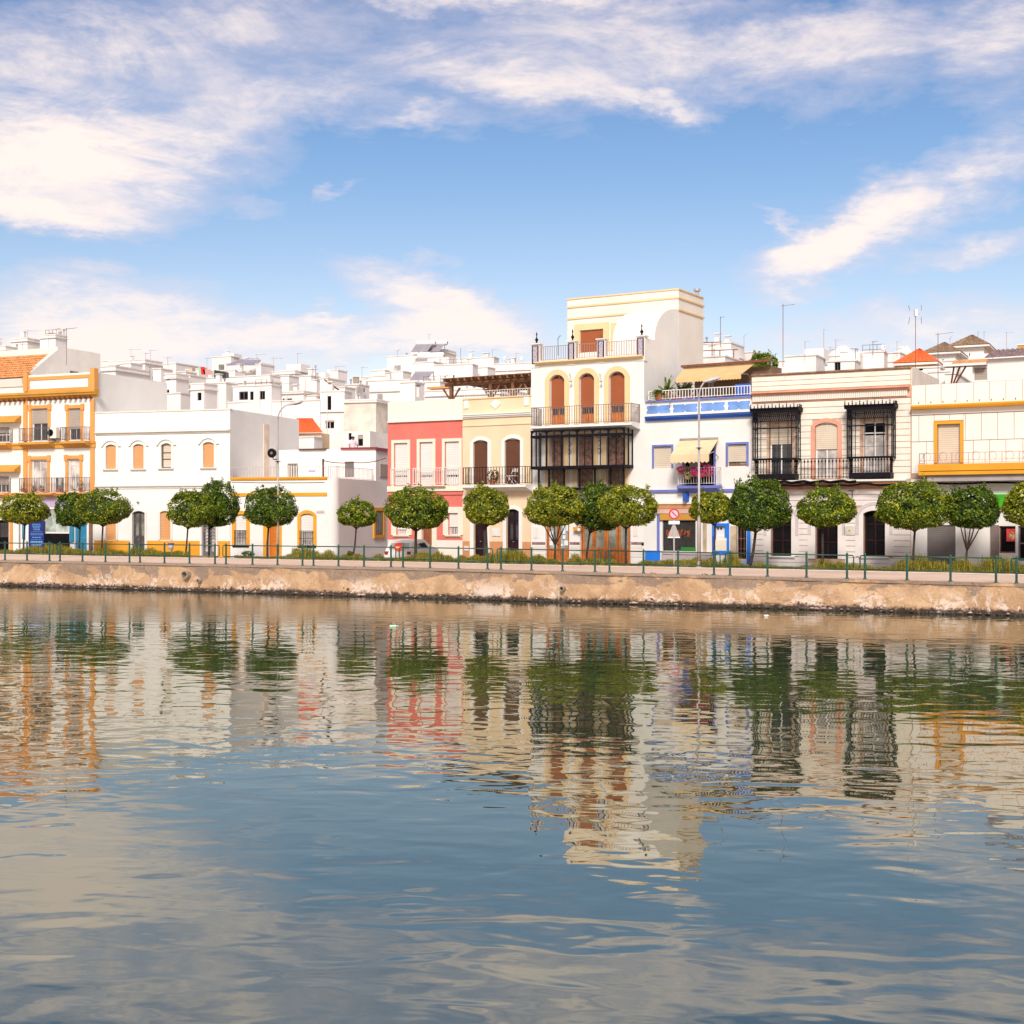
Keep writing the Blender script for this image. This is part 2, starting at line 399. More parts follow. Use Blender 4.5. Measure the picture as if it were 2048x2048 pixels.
def surround(H, u0, u1, z0, z1, ar, wd, mat, parent, o=0.0, pr=.05, ears=False, foot=0.0):
    mb = MB(); y1, y0 = -o - pr, -o + .0
    sp = z1 - ar
    if ar <= 0:
        mb.box(u0 - wd, u0, y1, y0, z0 - foot, z1); mb.box(u1, u1 + wd, y1, y0, z0 - foot, z1)
        mb.box(u0 - wd - (.05 if ears else 0), u1 + wd + (.05 if ears else 0), y1 - (.03 if ears else 0), y0, z1, z1 + wd)
        if ears:
            for a in (u0 - wd - .07, u1 + .02): mb.box(a, a + wd + .05, y1 - .05, y0, z1 - wd * .6, z1 + wd * 1.25)
    else:
        mb.box(u0 - wd, u0, y1, y0, z0 - foot, sp); mb.box(u1, u1 + wd, y1, y0, z0 - foot, sp)
        a, b = arc(u0, u1, sp, ar), arc(u0, u1, sp, ar, 10, wd)
        for i in range(10):
            p, q, r_, t_ = a[i], a[i + 1], b[i + 1], b[i]
            mb.extr([p, q, r_, t_], 'y', y1, y0)
    return H.part('surround', mb, mat, parent) if parent is None else mb.obj('surround', mat, parent)
def window(H, x0, y0, x1, y1, arch=0, sh=None, frac=1.0, pane=None, fr=None, sur=None, swd=.12, ears=False, sill=None, sillw=.14,
           mull=1, bars=(), dep=.2, o=0.0, holes=None, foot=0.0, name='window', lbl=None, spr=.05):
    hs = H.holes if holes is None else holes
    u0, u1, z0, z1 = H.r(x0, y0, x1, y1, o); ar = arch * (z1 - z0) / (y1 - y0)
    hs.append((u0, u1, z0, z1, ar, dep)); yf = -o
    mb = MB(); f = min(.07, (u1 - u0) * .08); a, b = yf + dep - .08, yf + dep - .01
    for q in ((u0, u0 + f, z0, z1), (u1 - f, u1, z0, z1), (u0 + f, u1 - f, z1 - f, z1), (u0 + f, u1 - f, z0, z0 + f)):
        mb.box(q[0], q[1], a, b, q[2], q[3])
    if sh is None or frac < 1:
        for k in range(1, mull + 1):
            c = u0 + (u1 - u0) * k / (mull + 1); mb.box(c - f * .4, c + f * .4, a, b, z0 + f, z1 - f)
        for fb in bars:
            c = z0 + (z1 - z0) * fb; mb.box(u0 + f, u1 - f, a + .005, b - .005, c - f * .4, c + f * .4)
    wn_ = H.part(name, mb, fr or shwhite)
    if lbl: wn_['label'] = lbl
    pm = MB().box(u0 + f, u1 - f, yf + dep - .05, yf + dep - .04, z0 + f, z1 - f); pm.obj('pane', pane or glass, wn_)
    MB().quad((u0 - .02, yf + dep + .02, z0 - .02), (u1 + .02, yf + dep + .02, z0 - .02), (u1 + .02, yf + dep + .02, z1 + .02), (u0 - .02, yf + dep + .02, z1 + .02)).obj('backing', dark, wn_)
    if sh is not None:
        zs = z1 - (z1 - z0) * frac
        MB().box(u0 + .015, u1 - .015, yf + dep - .125, yf + dep - .10, zs, z1 - max(.0, ar * .55) - .03).obj('shutter', sh, wn_)
        MB().box(u0 + .005, u1 - .005, yf + dep - .135, yf + dep - .09, zs - .04, zs).obj('bottom_bar', sh, wn_)
    if sur is not None: surround(H, u0, u1, z0, z1, ar, swd, sur, wn_, o, spr, ears, foot)
    if sill is not None:
        MB().extr([(yf, z0 - .13), (yf - .06, z0 - .13), (yf - sillw, z0 - .05), (yf - sillw, z0), (yf, z0)], 'x', u0 - .17, u1 + .17).obj('sill', sill, wn_)
    return wn_
def door(H, x0, y0, x1, y1, arch=0, mat=wood, leaves=2, glz=0.0, gmat=None, sur=None, swd=.14, dep=.22, zfloor=None, name='door', foot=0.0, split=.5, spr=.05, o=0.0, holes=None):
    hs = H.holes if holes is None else holes
    u0, u1, z0, z1 = H.r(x0, y0, x1, y1, o); ar = arch * (z1 - z0) / (y1 - y0); yf = -o
    if zfloor is not None: z0 = zfloor
    hs.append((u0, u1, z0, z1, ar, dep)); mb = MB(); f = .06
    for q in ((u0, u0 + f, z0, z1), (u1 - f, u1, z0, z1), (u0 + f, u1 - f, z1 - f, z1)): mb.box(q[0], q[1], yf + dep - .09, yf + dep - .005, q[2], q[3])
    dr = H.part(name, mb, mat)
    MB().quad((u0 - .02, yf + dep + .02, z0 - .02), (u1 + .02, yf + dep + .02, z0 - .02), (u1 + .02, yf + dep + .02, z1 + .02), (u0 - .02, yf + dep + .02, z1 + .02)).obj('backing', dark, dr)
    lw = (u1 - u0 - 2 * f) / leaves
    for k in range(leaves):
        a = u0 + f + k * lw + .008; b = a + lw - .016; m = MB(); s_ = min(.11, lw * .2); zz = z0 + .02; zt = z1 - f - .01
        y0_, y1_ = yf + dep - .07, yf + dep - .03; zg = zz + (zt - zz) * split
        for q in ((a, a + s_, zz, zt), (b - s_, b, zz, zt), (a + s_, b - s_, zt - s_, zt), (a + s_, b - s_, zz, zz + s_ * 1.4), (a + s_, b - s_, zg - s_ / 2, zg + s_ / 2)):
            m.box(q[0], q[1], y0_, y1_, q[2], q[3])
        m.box(a + s_, b - s_, y0_ + .02, y1_ - .005, zz + s_ * 1.4, zg - s_ / 2)
        if glz <= 0: m.box(a + s_, b - s_, y0_ + .02, y1_ - .005, zg + s_ / 2, zt - s_)
        m.obj('leaf', mat, dr)
        if glz > 0: MB().box(a + s_, b - s_, y0_ + .02, y0_ + .03, zg + s_ / 2, zt - s_).obj('pane', gmat or glass, dr)
    MB().tube([(u0 + f + lw - .07, yf + dep - .12, z0 + 1.02), (u0 + f + lw + .02, yf + dep - .12, z0 + 1.02)], .018, 6).obj('handle', steel, dr)
    if sur is not None: surround(H, u0, u1, z0, z1, ar, swd, sur, dr, o, spr, False, 0)
    return dr
bal_mesh = {}
def baluster_mesh(h, mat, style):
    k = (round(h, 3), mat.name, style)
    if k not in bal_mesh:
        mb = MB(); r = .011
        if style == 'plain': mb.box(-r, r, -r, r, 0, h)
        elif style == 'flat': mb.box(-.02, .02, -.012, .012, 0, h)
        elif style == 'knob':
            mb.box(-r, r, -r, r, 0, h)
            for z in (.16, .5, .84): mb.lathe([(.004, -.05), (.028, 0), (.004, .05)], (0, 0, h * z), 4)
        elif style == 'lance':
            mb.box(-r, r, -r, r, 0, h)
            for z in (.1, .5): mb.lathe([(.004, -.05), (.03, 0), (.004, .05)], (0, 0, h * z), 4)
            mb.lathe([(.004, -.08), (.045, 0), (.004, .08)], (0, 0, h * .88), 4)
        bal_mesh[k] = mb.mesh('baluster', mat)
    return bal_mesh[k]
def railing(H, pts, z0, z1, mat, sp=.12, style='plain', parent=None, name='railing', thick=.02, mid=()):
    """pts: list of (u, o) corners; balusters are sub-parts sharing one mesh"""
    mb = MB()
    for (ua, oa), (ub, ob) in zip(pts, pts[1:]):
        for z in (z1, z0 + .05, *[z0 + (z1 - z0) * q for q in mid]): mb.tube([(ua, -oa, z), (ub, -ob, z)], thick if z == z1 else thick * .7, 4)
    for u, o in pts: mb.box(u - thick, u + thick, -o - thick, -o + thick, z0, z1 + .02)
    r_ = H.part(name, mb, mat, parent)
    bm_ = baluster_mesh(z1 - z0 - .03, mat, style)
    for (ua, oa), (ub, ob) in zip(pts, pts[1:]):
        L = math.hypot(ub - ua, ob - oa); n = max(1, int(L / sp))
        for i in range(1, n):
            t = i / n; link('baluster', bm_, r_, (ua + (ub - ua) * t, -(oa + (ob - oa) * t), z0 + .015), (0, 0, math.atan2(-(ob - oa), ub - ua)))
    return r_
def balcony(H, x0, x1, xr, yt, yb, yr, out, smat, rmat, sp=.12, style='knob', prof=None, wrap=True, mid=()):
    """slab top yt, slab bottom yb, rail top yr, all read at column xr on the slab's front"""
    u0, u1 = H.u(x0, out), H.u(x1, out); zt, zb, zr = H.z(xr, yt, out), H.z(xr, yb, out), H.z(xr, yr, out)
    mb = MB(); h = zt - zb
    prof = prof or [(0, zb - h * .6), (-out * .55, zb - h * .15), (-out * .9, zb + h * .25), (-out, zb + h * .45), (-out, zt), (0, zt)]
    mb.extr(prof, 'x', u0, u1)
    b = H.part('balcony', mb, smat)
    e = .05; pts = [(u0 + e, .03), (u0 + e, out - e), (u1 - e, out - e), (u1 - e, .03)] if wrap else [(u0 + e, out - e), (u1 - e, out - e)]
    railing(H, pts, zt + .06, zr, rmat, sp, style, mid=mid)
    return b, zt
# ================================================================== HOUSE 1: white with orange trim, far left
dA0 = chain(188, 83.4, -5315, -160)
A = House('corner_apartment_house', 'tall white house with orange trim, iron balconies and a tiled roof at the left edge', -160, dA0, 188, 83.4)
uR = A.W; uP = A.u(50)
zcor = A.z(90, 783); ztR = 12.42
A.box('cornice_pier', orange, 46, 745, 54, 783, -.2, .14); A.box('cornice_pier', orange, 180, 736, 188.6, 783, -.25, .12)
A.band('cornice', gold, -160, 189, 90, 783, 797, .42, prof=[(0,0),(.25,0),(.4,.25),(.75,.35),(.85,.6),(1,.68),(1,1),(0,1)])
dm = A.bx(MB(), -.07, .07, .0, .32, -.13, 0).mesh('dentil', wood2)
zd = A.z(90, 797.2)
for k in range(34):
    link('dentil', dm, A.root, (A.u(-150 + k * 10.1), 0, zd - A.bz))
for x0, x1 in ((46, 53.5), (180, 187.6)):
    for y0, y1 in ((798, 882), (897, 983)): A.box('pilaster', orange, x0, y0, x1, y1, 0, .09)
A.band('string_course', gold, -160, 188, 90, 885, 897, .16, prof=[(0,0),(.6,0),(.6,.5),(1,.7),(1,1),(0,1)])
A.band('string_course', orange, -160, 188, 90, 985, 991.5, .16)
# parapet frame
for q in ((55, 752.5, 181, 759, .06), (55, 777, 181, 783, .06)): A.band('parapet_trim', orange, q[0], q[2], 118, q[1] - 1, q[3] - 1, q[4])
A.box('parapet_trim', orange, 54.2, 757, 58.5, 777, 0, .05); A.box('parapet_trim', orange, 176, 753, 180, 775, 0, .05)
# windows
window(A, 64, 817, 96.5, 882, sh=shgrey, frac=.44, sur=orange, swd=.2, ears=True)
window(A, 138, 816.5, 162, 881, sh=shgrey, frac=.62, sur=orange, swd=.2, ears=True)
window(A, 63, 919, 95, 984, pane=lace_sky, sur=orange, swd=.2, ears=True)
window(A, 136.5, 917.5, 160, 983, pane=lace_sky, bars=(.8,), sur=orange, swd=.2, ears=True)
window(A, -6, 854, 19, 885, sh=shgrey, frac=.35, mull=2, bars=(.5,)); window(A, -8, 952, 17.5, 985, sh=shgrey, frac=.5, mull=2)
for y0, y1, xe in ((832, 845, 31.5), (930, 944, 30)):
    u0, u1 = A.u(-70, .5), A.u(xe, .5); z1, z0 = A.z(0, y0, .1), A.z(0, y1, .5)
    mb = MB().extr([(0, z0), (-.55, z0), (-.55, z0 + .12), (0, z1)], 'x', u0, u1 - .0); A.part('window_canopy', mb, gold)
for x0, x1, yt in ((-40, 12, 886), (36, 98, 884), (119, 170, 882)):
    balcony(A, x0, x1, (x0 + x1) / 2, yt, yt + 8, yt - 28, .62, gold, irong, .13, 'plain')
for x0, x1, yt in ((-40, 8, 987), (37, 103, 986), (111, 170, 985)):
    balcony(A, x0, x1, (x0 + x1) / 2, yt, yt + 5.5, yt - 30, .62, orange, irong, .13, 'plain')
# ground floor
gA = A.bz
door(A, -30, 1040, 17.5, 1101, mat=dark, leaves=2, glz=1, zfloor=gA + .05)
A.box('pilaster', orange, 18.5, 1034, 24, 1100, 0, .08)
window(A, 88, 1020, 138, 1066, pane=glassg, mull=1, dep=.12, name='shop_window')
A.box('shop_fascia', lilac, 86, 994, 133, 1014, 0, .07); A.box('shop_fascia_trim', white, 84, 1014.5, 135, 1018, 0, .1)
A.box('stall_riser', dark, 87.5, 1067, 138.5, 1095, 0, .06)
tq = M('teal_painted_pilaster', (.02, .22, .36), .5, .1, 2)
for x0, x1, y0, y1 in ((44, 48.5, 1040, 1078), (138.5, 146, 1030, 1084)): A.box('shop_pilaster', tq, x0, y0, x1, y1, 0, .1)
door(A, 149, 1040, 173.5, 1101, mat=tq, leaves=1, zfloor=gA + .05)
A.box('pillar', M('brown_tile', (.24, .13, .09), .6, .2, 4), 177.5, 1035, 183.5, 1101, 0, .1)
A.box('downpipe', steel, 37.3, 1044, 38.6, 1096, .02, .1)
bsign = A.box('sign_board', M('royal_blue_sign', (.003, .018, .15), .35, .1, 2), 57, 1040, 88, 1094.5, .07, .13)
bsign['label'] = 'royal blue sign board with small pale blue lettering'
lt = M('pale_blue_lettering', (.14, .36, .74), .5, .05)
for y, xa, xb, hh in ((1048.6, 64, 80.5, 1.3), (1052.2, 64.5, 81, 1.5), (1055.8, 66, 80, 1.5), (1059.4, 67, 80, 1.5), (1063.6, 62, 84.5, .8), (1068, 61, 86, 1.6), (1071.8, 61.5, 85.5, .5), (1075, 64, 82, 1.7), (1079, 62, 84, .7), (1083.6, 61, 85, 3.4), (1089.7, 63, 83.5, 2)):
    mb = MB(); x = xa; rr = random.Random(int(y))
    while x < xb:
        wd_ = rr.uniform(1.6, 4.2); u0, u1, z0, z1 = A.r(x, y - hh / 2, min(x + wd_, xb), y + hh / 2, .135); A.bx(mb, u0, u1, .13, .136, z0, z1); x += wd_ + rr.uniform(.5, .9)
    A.part('lettering', mb, lt)
A.walls(uP + .02, uR, ztR, 7.2, [(0, 20, white)], holes=[h for h in A.holes if h[0] > uP], name='wall')
A.walls(0, uP, A.z(25, 771), 12, [(0, 20, white)], holes=[h for h in A.holes if h[0] < uP], name='wall', parapet=.1)
# tiled roof of the left wing and its tall gable wall
zt0, zr0, tr = A.z(25, 757, .25), 14.1, 2.9
uE = A.u(49); mb = MB(); nr = 10
rng = random.Random(3)
for k in range(nr):
    a0 = k / nr; a1 = (k + 1) / nr + .012
    n = 46
    for i in range(n):
        ua, ub = uE * i / n, uE * (i + 1) / n; j = rng.uniform(-.01, .01)
        ya, yb_ = -.3 + (tr + .3) * a0, -.3 + (tr + .3) * a1; za, zb_ = zt0 + (zr0 - zt0) * a0 + .07 + j, zt0 + (zr0 - zt0) * a1 + j
        um = (ua + ub) / 2; hh = .055
        mb.add([(ua, ya, za), (um, ya, za + hh), (ub, ya, za), (ub, yb_, zb_), (um, yb_, zb_ + hh), (ua, yb_, zb_)], [(0, 1, 4, 5), (1, 2, 3, 4), (0, 2, 1)])
o_ = A.part('roof_tiles', mb, tileo); o_['kind'] = 'stuff'
A.part('roof', MB().extr([(-.28, zt0 - .06), (tr, zr0 - .06), (tr, zt0 - .5), (-.1, zt0 - .5)], 'x', 0, uE - .02), white)
A.band('eaves_board', gold, -160, 43.5, 0, 760, 768, .14)
u_ = A.u(51); gd = A.side_t(51, 201)
mb = MB().extr([(.02, ztR - 3), (.02, zt0 + .12), (tr, zr0 + .3), (tr, 14.6), (gd, 14.6), (gd, ztR - 3)], 'x', u_ - .35, u_)
A.part('gable_wall', mb, white2)
A.part('upper_wall', A.bx(MB(), 0, u_ - .36, -gd, -tr - .02, zt0 - .5, 14.55), white2)
A.part('gable_vent', MB().box(u_ - .0, u_ + .03, A.side_t(51, 140), A.side_t(51, 156), A.z(150, 748, -4.3), A.z(150, 742, -4.3)), irong)
# ================================================================== HOUSE 2: plain white, yellow base
vB = -7675; dB0, dB1 = 83.4, chain(188, 83.4, vB, 460)
B_ = House('two_storey_white_house', 'plain white two storey house with tan shutters and a bright yellow base', 188.4, dB0, 460, dB1)
B = B_; zB = B.z(325, 821.5)
for x0, x1, y0, y1, d_ in ((212, 232.5, 889, 938, 0), (267, 288, 888, 937.5, 0), (322.5, 343, 886.5, 936, 1), (406.5, 428.5, 884, 935, 0)):
    if d_:
        w_ = window(B, x0, y0, x1, y1, 4, frac=0, fr=plum, pane=shbeige, mull=0, bars=(.36, .62), sur=white, swd=.16, sill=white2)
        w_['label'] = 'dark framed window with three pale panes'
    else: window(B, x0, y0, x1, y1, 4, sh=shtan, sur=white, swd=.16, sill=white2)
    u0, u1, z0, z1 = B.r(x0, y0, x1, y1); mb = MB(); pa, pb = arc(u0, u1, z1 - .12, .14, 10, .2), arc(u0, u1, z1 - .12, .14, 10, .34)
    for i in range(10): mb.extr([pa[i], pa[i + 1], pb[i + 1], pb[i]], 'y', -.11, 0)
    B.part('hood_mould', mb, white)
B.band('cornice', white2, 188.4, 457, 325, 861, 867.5, .2, prof=[(0,0),(.3,0),(.5,.4),(1,.6),(1,1),(0,1)])
B.band('string_course', white2, 188.4, 460, 325, 969.5, 972.5, .12); B.band('string_course', white2, 188.4, 460, 325, 975.8, 977, .05)
B.band('coping', white2, 188.4, 460.3, 325, 820.5, 823, .05, -.22)
gdoor = door(B, 265, 1022, 290, 1102, 4, mat=M('grey_brown_metal_door', (.10, .08, .075), .45, .3, 5), leaves=2, glz=1, gmat=glassgy, sur=white2, swd=.15, zfloor=B.bz + .1, split=.45)
window(B, 320.5, 1022, 341.5, 1080, 3, sh=shtan, sur=white2, swd=.14); window(B, 212, 1022, 232.5, 1080, 3, sh=shtan, sur=white2, swd=.14)
g_ = door(B, 404, 1024, 432, 1104, 3, mat=irong, leaves=2, glz=1, gmat=lace_sky, sur=white2, swd=.12, zfloor=B.bz + .1, split=.10)
mb = MB(); u0, u1, z0, z1 = B.r(404, 1040, 432, 1104)
for i in range(9):
    zz = z0 + .3 + i * .2
    for a, b in ((u0 + .07, (u0 + u1) / 2), ((u0 + u1) / 2, u1 - .07)): mb.tube([(a, .12, zz), ((a + b) / 2, .12, zz + .14), (b, .12, zz)], .012, 4)
mb.obj('grille', iron, g_)
zy0 = B.z(325, 1081.5)
B.walls(0, B.W, zB, 9.2, [(0, zy0, yellow), (zy0, 30, white)])
B.part('wall_patch', MB().box(B.W + .001, B.W + .035, 4.2, 4.9, 3, 9.3), M('ochre_render_strip', (.76, .60, .47), .9, .15, 1))
B.part('wall_light', MB().lathe([(.03, -.08), (.09, 0), (.03, .06)], (B.u(277), -.09, B.z(277, 1004)), 8), steel)
# ================================================================== HOUSE 3: corner house with a terrace
vC = vB; dC1 = chain(188, 83.4, vB, 655); C_ = House('corner_terrace_house', 'low white corner house with yellow bands and a railed terrace above', 460.6, chain(188, 83.4, vB, 460.6), 655, dC1)
C = C_; rc = .5; uc = C.W + .02; zc = C.z(560, 957)
sd = C.side_t(670, 776) + 3
window(C, 471, 1028.5, 493, 1090, 3, sh=shwhite, frac=.5, pane=lace_sky, sur=yellow, swd=.22, sill=dark)
window(C, 601.5, 1027, 627, 1091, 4, sh=shwhite, frac=.55, pane=lace_sky, sur=yellow, swd=.2, sill=dark)
door(C, 537, 1044, 553.5, 1108, 2, mat=M('orange_painted_door', (.62, .17, .01), .5, .1, 3), leaves=1, sur=yellow, swd=.33, zfloor=C.bz + .1)
for x0, x1, y0 in ((471, 493, 1061), (601.5, 627, 1062)):
    u0, u1, z0, z1 = C.r(x0, y0, x1, 1091); mb = MB()
    for z in (z0 + .03, (z0 + z1) / 2, z1): mb.box(u0 - .05, u1 + .05, -.12, -.10, z - .012, z + .012)
    g = C.part('window_grille', mb, iron)
    for i in range(8): link('bar', baluster_mesh(z1 - z0, iron, 'knob'), g, (u0 + (u1 - u0) * i / 7, -.11, z0))
zdado = C.z(560, 1095)
# body: front, rounded corner, side wall
mb = MB()
def ring(z0_, z1_, mi=0, out=0.0):
    pts = [(uc + (rc + out) * math.sin(a), rc - (rc + out) * math.cos(a)) for a in [R(90) * i / 10 for i in range(11)]] + [(uc + rc + out, sd)]
    for p, q in zip(pts, pts[1:]): mb.quad((*p, z0_), (*q, z0_), (*q, z1_), (*p, z1_), mi=mi)
    return pts
pts = ring(C.bz, zc)
fl = [(0, 0)] + pts + [(0, sd)]
mb.add([(*p, zc) for p in fl], [tuple(range(len(fl)))])
cw = C.part('corner_wall', mb, white)
C.walls(0, uc, zc, 1.2, [(0, 20, white)], parapet=.0)
zt_ = zc - .35
C.band('yellow_band', yellow, 460.6, 653.5, 560, 954, 960.5, .1, prof=[(0,0),(.6,.1),(1,.6),(1,1),(0,1)])
C.band('yellow_band', yellow, 460.6, 653.5, 560, 985.5, 992, .06)
zr1 = C.z(560, 933.5)
prl = [(.1, -.06)] + [(uc + (rc - .08) * math.sin(a), -(rc - (rc - .08) * math.cos(a))) for a in [R(90) * i / 5 for i in range(6)]] + [(uc + rc - .08, -5.6)]
railing(C, prl, zc, zr1, M('pale_pink_iron', (.55, .42, .40), .5, .05), .19, 'plain', thick=.018)
# side wall window, awning pipe
ta, tb = C.side_t(670, 748), C.side_t(670, 764); zs0, zs1 = C.z(756, 1071, -4.6), C.z(756, 1021, -4.6)
us = uc + rc
mb = MB()
for q in ((ta - .25, ta, zs0 - .2, zs1 + .2), (tb, tb + .25, zs0 - .2, zs1 + .2), (ta, tb, zs1, zs1 + .2), (ta, tb, zs0 - .2, zs0)): mb.box(us, us + .09, q[0], q[1], q[2], q[3])
sw = C.part('side_window', mb, yellow); MB().box(us + .01, us + .03, ta, tb, zs0, zs1).obj('pane', glassgy, sw)
for k in range(5): MB().box(us + .05, us + .07, ta + (tb - ta) * (k + .5) / 5 - .015, ta + (tb - ta) * (k + .5) / 5 + .015, zs0, zs1).obj('bar', irong, sw)
pk = M('red_lettering', (.45, .12, .12), .6, .1)
pl = C.box('street_name_plate', white2, 632, 1020, 649, 1026.5, .0, .03); pl['label'] = 'small pale street name plate with a reddish edge'
C.box('street_name_line', pk, 633, 1024.6, 648.5, 1025.6, .03, .034)
for a in range(5): C.box('street_name_letter', M('grey_lettering', (.4, .3, .3)), 634 + a * 2.9, 1021.3, 636 + a * 2.9, 1023.3, .03, .034)
# banner on the railing
bn = C.box('banner', M('pale_lilac_banner', (.72, .66, .82), .8, .05, 2), 615.5, 934.5, 632, 945, .0, .03)
bn['label'] = 'small pale lilac banner tied to the terrace railing'
for a in range(3): C.box('banner_letter', M('lilac_lettering', (.36, .30, .55)), 618 + a * 4.2, 940.8, 621.2 + a * 4.2, 943.6, .03, .034)
# set-back upper floor
so_ = -6.0; hu = []
uU0 = C.u(558, so_); uU1 = us - .02; zU = C.z(650, 898.5, so_)
window(C, 575.5, 927, 596, 956, sh=shgrey, frac=.0, pane=glassgy, mull=3, o=so_, holes=hu, sur=white2, swd=.06)
window(C, 689.5, 923, 708, 954.5, sh=shsteel, frac=1, o=so_, holes=hu, sur=None, lbl='dark grey shuttered door opening onto the terrace', name='terrace_door')
C.walls(uU0, uU1, zU, 7, [(0, 20, white)], holes=hu, o=so_, zb=zc - .02, name='upper_wall', parapet=.85)
C.band('roof_edge', M('dark_brown_coping', (.10, .05, .04), .7), 597, 651, 625, 897, 900.3, so_ + .14, so_ - .2)
C.band('roof_edge', M('dark_red_coping', (.30, .02, .035), .6), 681, 752, 720, 894.5, 898.3, so_ + .14, so_ - .2)
mb = MB().box(uU1 - .01, uU1 + .12, 5.95, 12.9, zU - .09, zU + .06); C.part('roof_edge', mb, MC['dark_red_coping'])
mb = MB().box(uU1 + .0, uU1 + .06, 6.6, 7.9, C.z(757, 954, -6.8), C.z(757, 928, -6.8)); C.part('side_shutter', mb, shgrey)
C.box('cable_post', rust, 644, 917.5, 647, 954, -.25, -.15)
mb = MB()
p0 = (C.u(646, -.2), .2, C.z(646, 921, -.2)); p1 = (C.u(706, -3), 3.0, C.z(706, 925, -3)); p2 = (C.u(772, -5), 5.0, C.z(772, 916, -5))
def sag(p, q, s_, n=8): return [(p[0] + (q[0] - p[0]) * i / n, p[1] + (q[1] - p[1]) * i / n, p[2] + (q[2] - p[2]) * i / n - s_ * 4 * (i / n) * (1 - i / n)) for i in range(n + 1)]
mb.tube(sag(p0, p1, .08) + sag(p1, p2, .12)[1:], .028, 5); C.part('cable', mb, rust)
mb = MB().tube(sag((.1, -.03, C.z(480, 964)), (uc - .2, -.03, C.z(640, 964.5)), .03), .015, 4); C.part('cable', mb, irong)
# ================================================================== HOUSE 4: coral
vD = -3780; dE0 = 73.0; dD0 = chain(925, 73.0, vD, 775.5)
Dh = House('coral_house', 'coral red house with white window surrounds and a cream parapet', 775.5, dD0, 925, 73.0)
zD = Dh.z(850, 801); zDp = Dh.z(850, 842)
for x0, y0, x1, ya in ((788.5, 886, 815.5, 972), (839.5, 884, 866, 972), (890, 883, 918.5, 971)):
    w_ = window(Dh, x0, y0, x1, ya, sh=shwhite, frac=.74, pane=lace_sky, mull=1, sur=cream, swd=.17, name='window')
    u0, u1, z0, z1 = Dh.r(x0, 948, x1, 953)
    for i in range(6): Dh.bx(MB(), u0 + .15 + (u1 - u0 - .3) * i / 6, u0 + .15 + (u1 - u0 - .3) * (i + .6) / 6, -.095, -.085, z0 + .03, z1).obj('slot', dark, w_)
    Dh.part('shutter_leaf', MB().box(u0 + .02, u1 - .02, .075, .1, Dh.z(x0, ya - 1), z0 - .03), shwhite)
Dh.band('parapet_ledge', palec, 775, 925.2, 850, 838.5, 842.5, .12)
Dh.band('floor_band', cream, 774, 925, 850, 971.5, 982.5, .14); Dh.band('floor_band', coral, 776, 925, 850, 983, 990, .07)
b_, zb_ = balcony(Dh, 824, 888, 856, 970.5, 974, 936, .35, cream, ironw, .14, 'plain')
railing(Dh, [(Dh.u(784), .1), (Dh.u(822), .1)], zb_ + .06, zb_ + .95, ironw, .14); railing(Dh, [(Dh.u(889), .1), (Dh.u(922), .1)], zb_ + .06, zb_ + .95, ironw, .14)
zg = Dh.z(850, 1080)
window(Dh, 793, 1026, 814, 1070, sh=shwhite, frac=.72, pane=lace_sky, mull=4, sur=cream, swd=.33, sill=cream)
window(Dh, 897, 1026, 916.5, 1070, sh=shwhite, frac=.6, pane=glass, mull=5, sur=cream, swd=.33, sill=cream)
door(Dh, 844, 1040, 864.5, 1102, mat=brown, leaves=1, sur=cream, swd=.3, zfloor=Dh.bz + .12)
Dh.walls(0, Dh.W, zD, 9, [(0, zg, palec), (zg, zDp, coral), (zDp, 30, palec)])
# ================================================================== HOUSE 5: sand yellow with two arched balcony doors
vE = -3300; E = House('sand_yellow_house', 'sand yellow house with two arched brown balcony doors and a wooden pergola on its roof', 925, 73.0, 1062, chain(1062, 70.7, vE, 1062))
zE = E.z(990, 794.5)
E.band('cornice', white, 925, 1059, 990, 825, 834, .22, prof=[(0,0),(.4,0),(.5,.3),(.75,.35),(.75,.6),(1,.7),(1,1),(0,1)])
E.band('frieze_line', sand, 925, 1061, 990, 848.5, 850.5, .05); E.band('coping', sand2, 925, 1062, 990, 793.5, 796, .06, -.22)
c_ = E.u(991.5), E.z(991.5, 808.5)
E.part('diamond_plaque', MB().extr([(c_[0] - .32, c_[1]), (c_[0], c_[1] - .25), (c_[0] + .32, c_[1]), (c_[0], c_[1] + .25)], 'y', -.06, 0).extr([(c_[0] - .2, c_[1]), (c_[0], c_[1] - .15), (c_[0] + .2, c_[1]), (c_[0], c_[1] + .15)], 'y', -.08, -.06), white)
E.box('plaque', white, 928, 801, 936, 817, 0, .06); E.box('plaque', white, 1048, 793.5, 1057, 811, 0, .06)
window(E, 947, 880, 976, 969, 5, sh=shdark, sur=white, swd=.2, pane=dark); window(E, 1010, 876.5, 1041, 968, 5, sh=shdark, sur=white, swd=.2, pane=dark)
balcony(E, 924, 1051, 990, 970, 978, 934, .75, white, iron, .17, 'knob')
door(E, 948, 1020, 972, 1102, 5, mat=plum, leaves=2, sur=white, swd=.24, zfloor=E.bz + .15); door(E, 1013, 1018, 1038.5, 1100, 5, mat=plum, leaves=2, glz=1, sur=white, swd=.2, zfloor=E.bz + .15, split=.4)
E.box('letter_box', ironw, 984, 1057, 1000, 1072, 0, .05); E.box('vent_plate', white2, 928, 1092, 937, 1101, 0, .03); E.box('downpipe_cap', white, 926.5, 990, 931.5, 1006, 0, .1)
zg = E.z(990, 1083)
E.walls(0, E.W - .0, zE, 9, [(0, zg, terra), (zg, 30, sand)])
railing(E, [(E.u(930, -.4), -.4), (E.u(1061, -.4), -.4)], zE, zE + .42, ironw, .16, thick=.018)
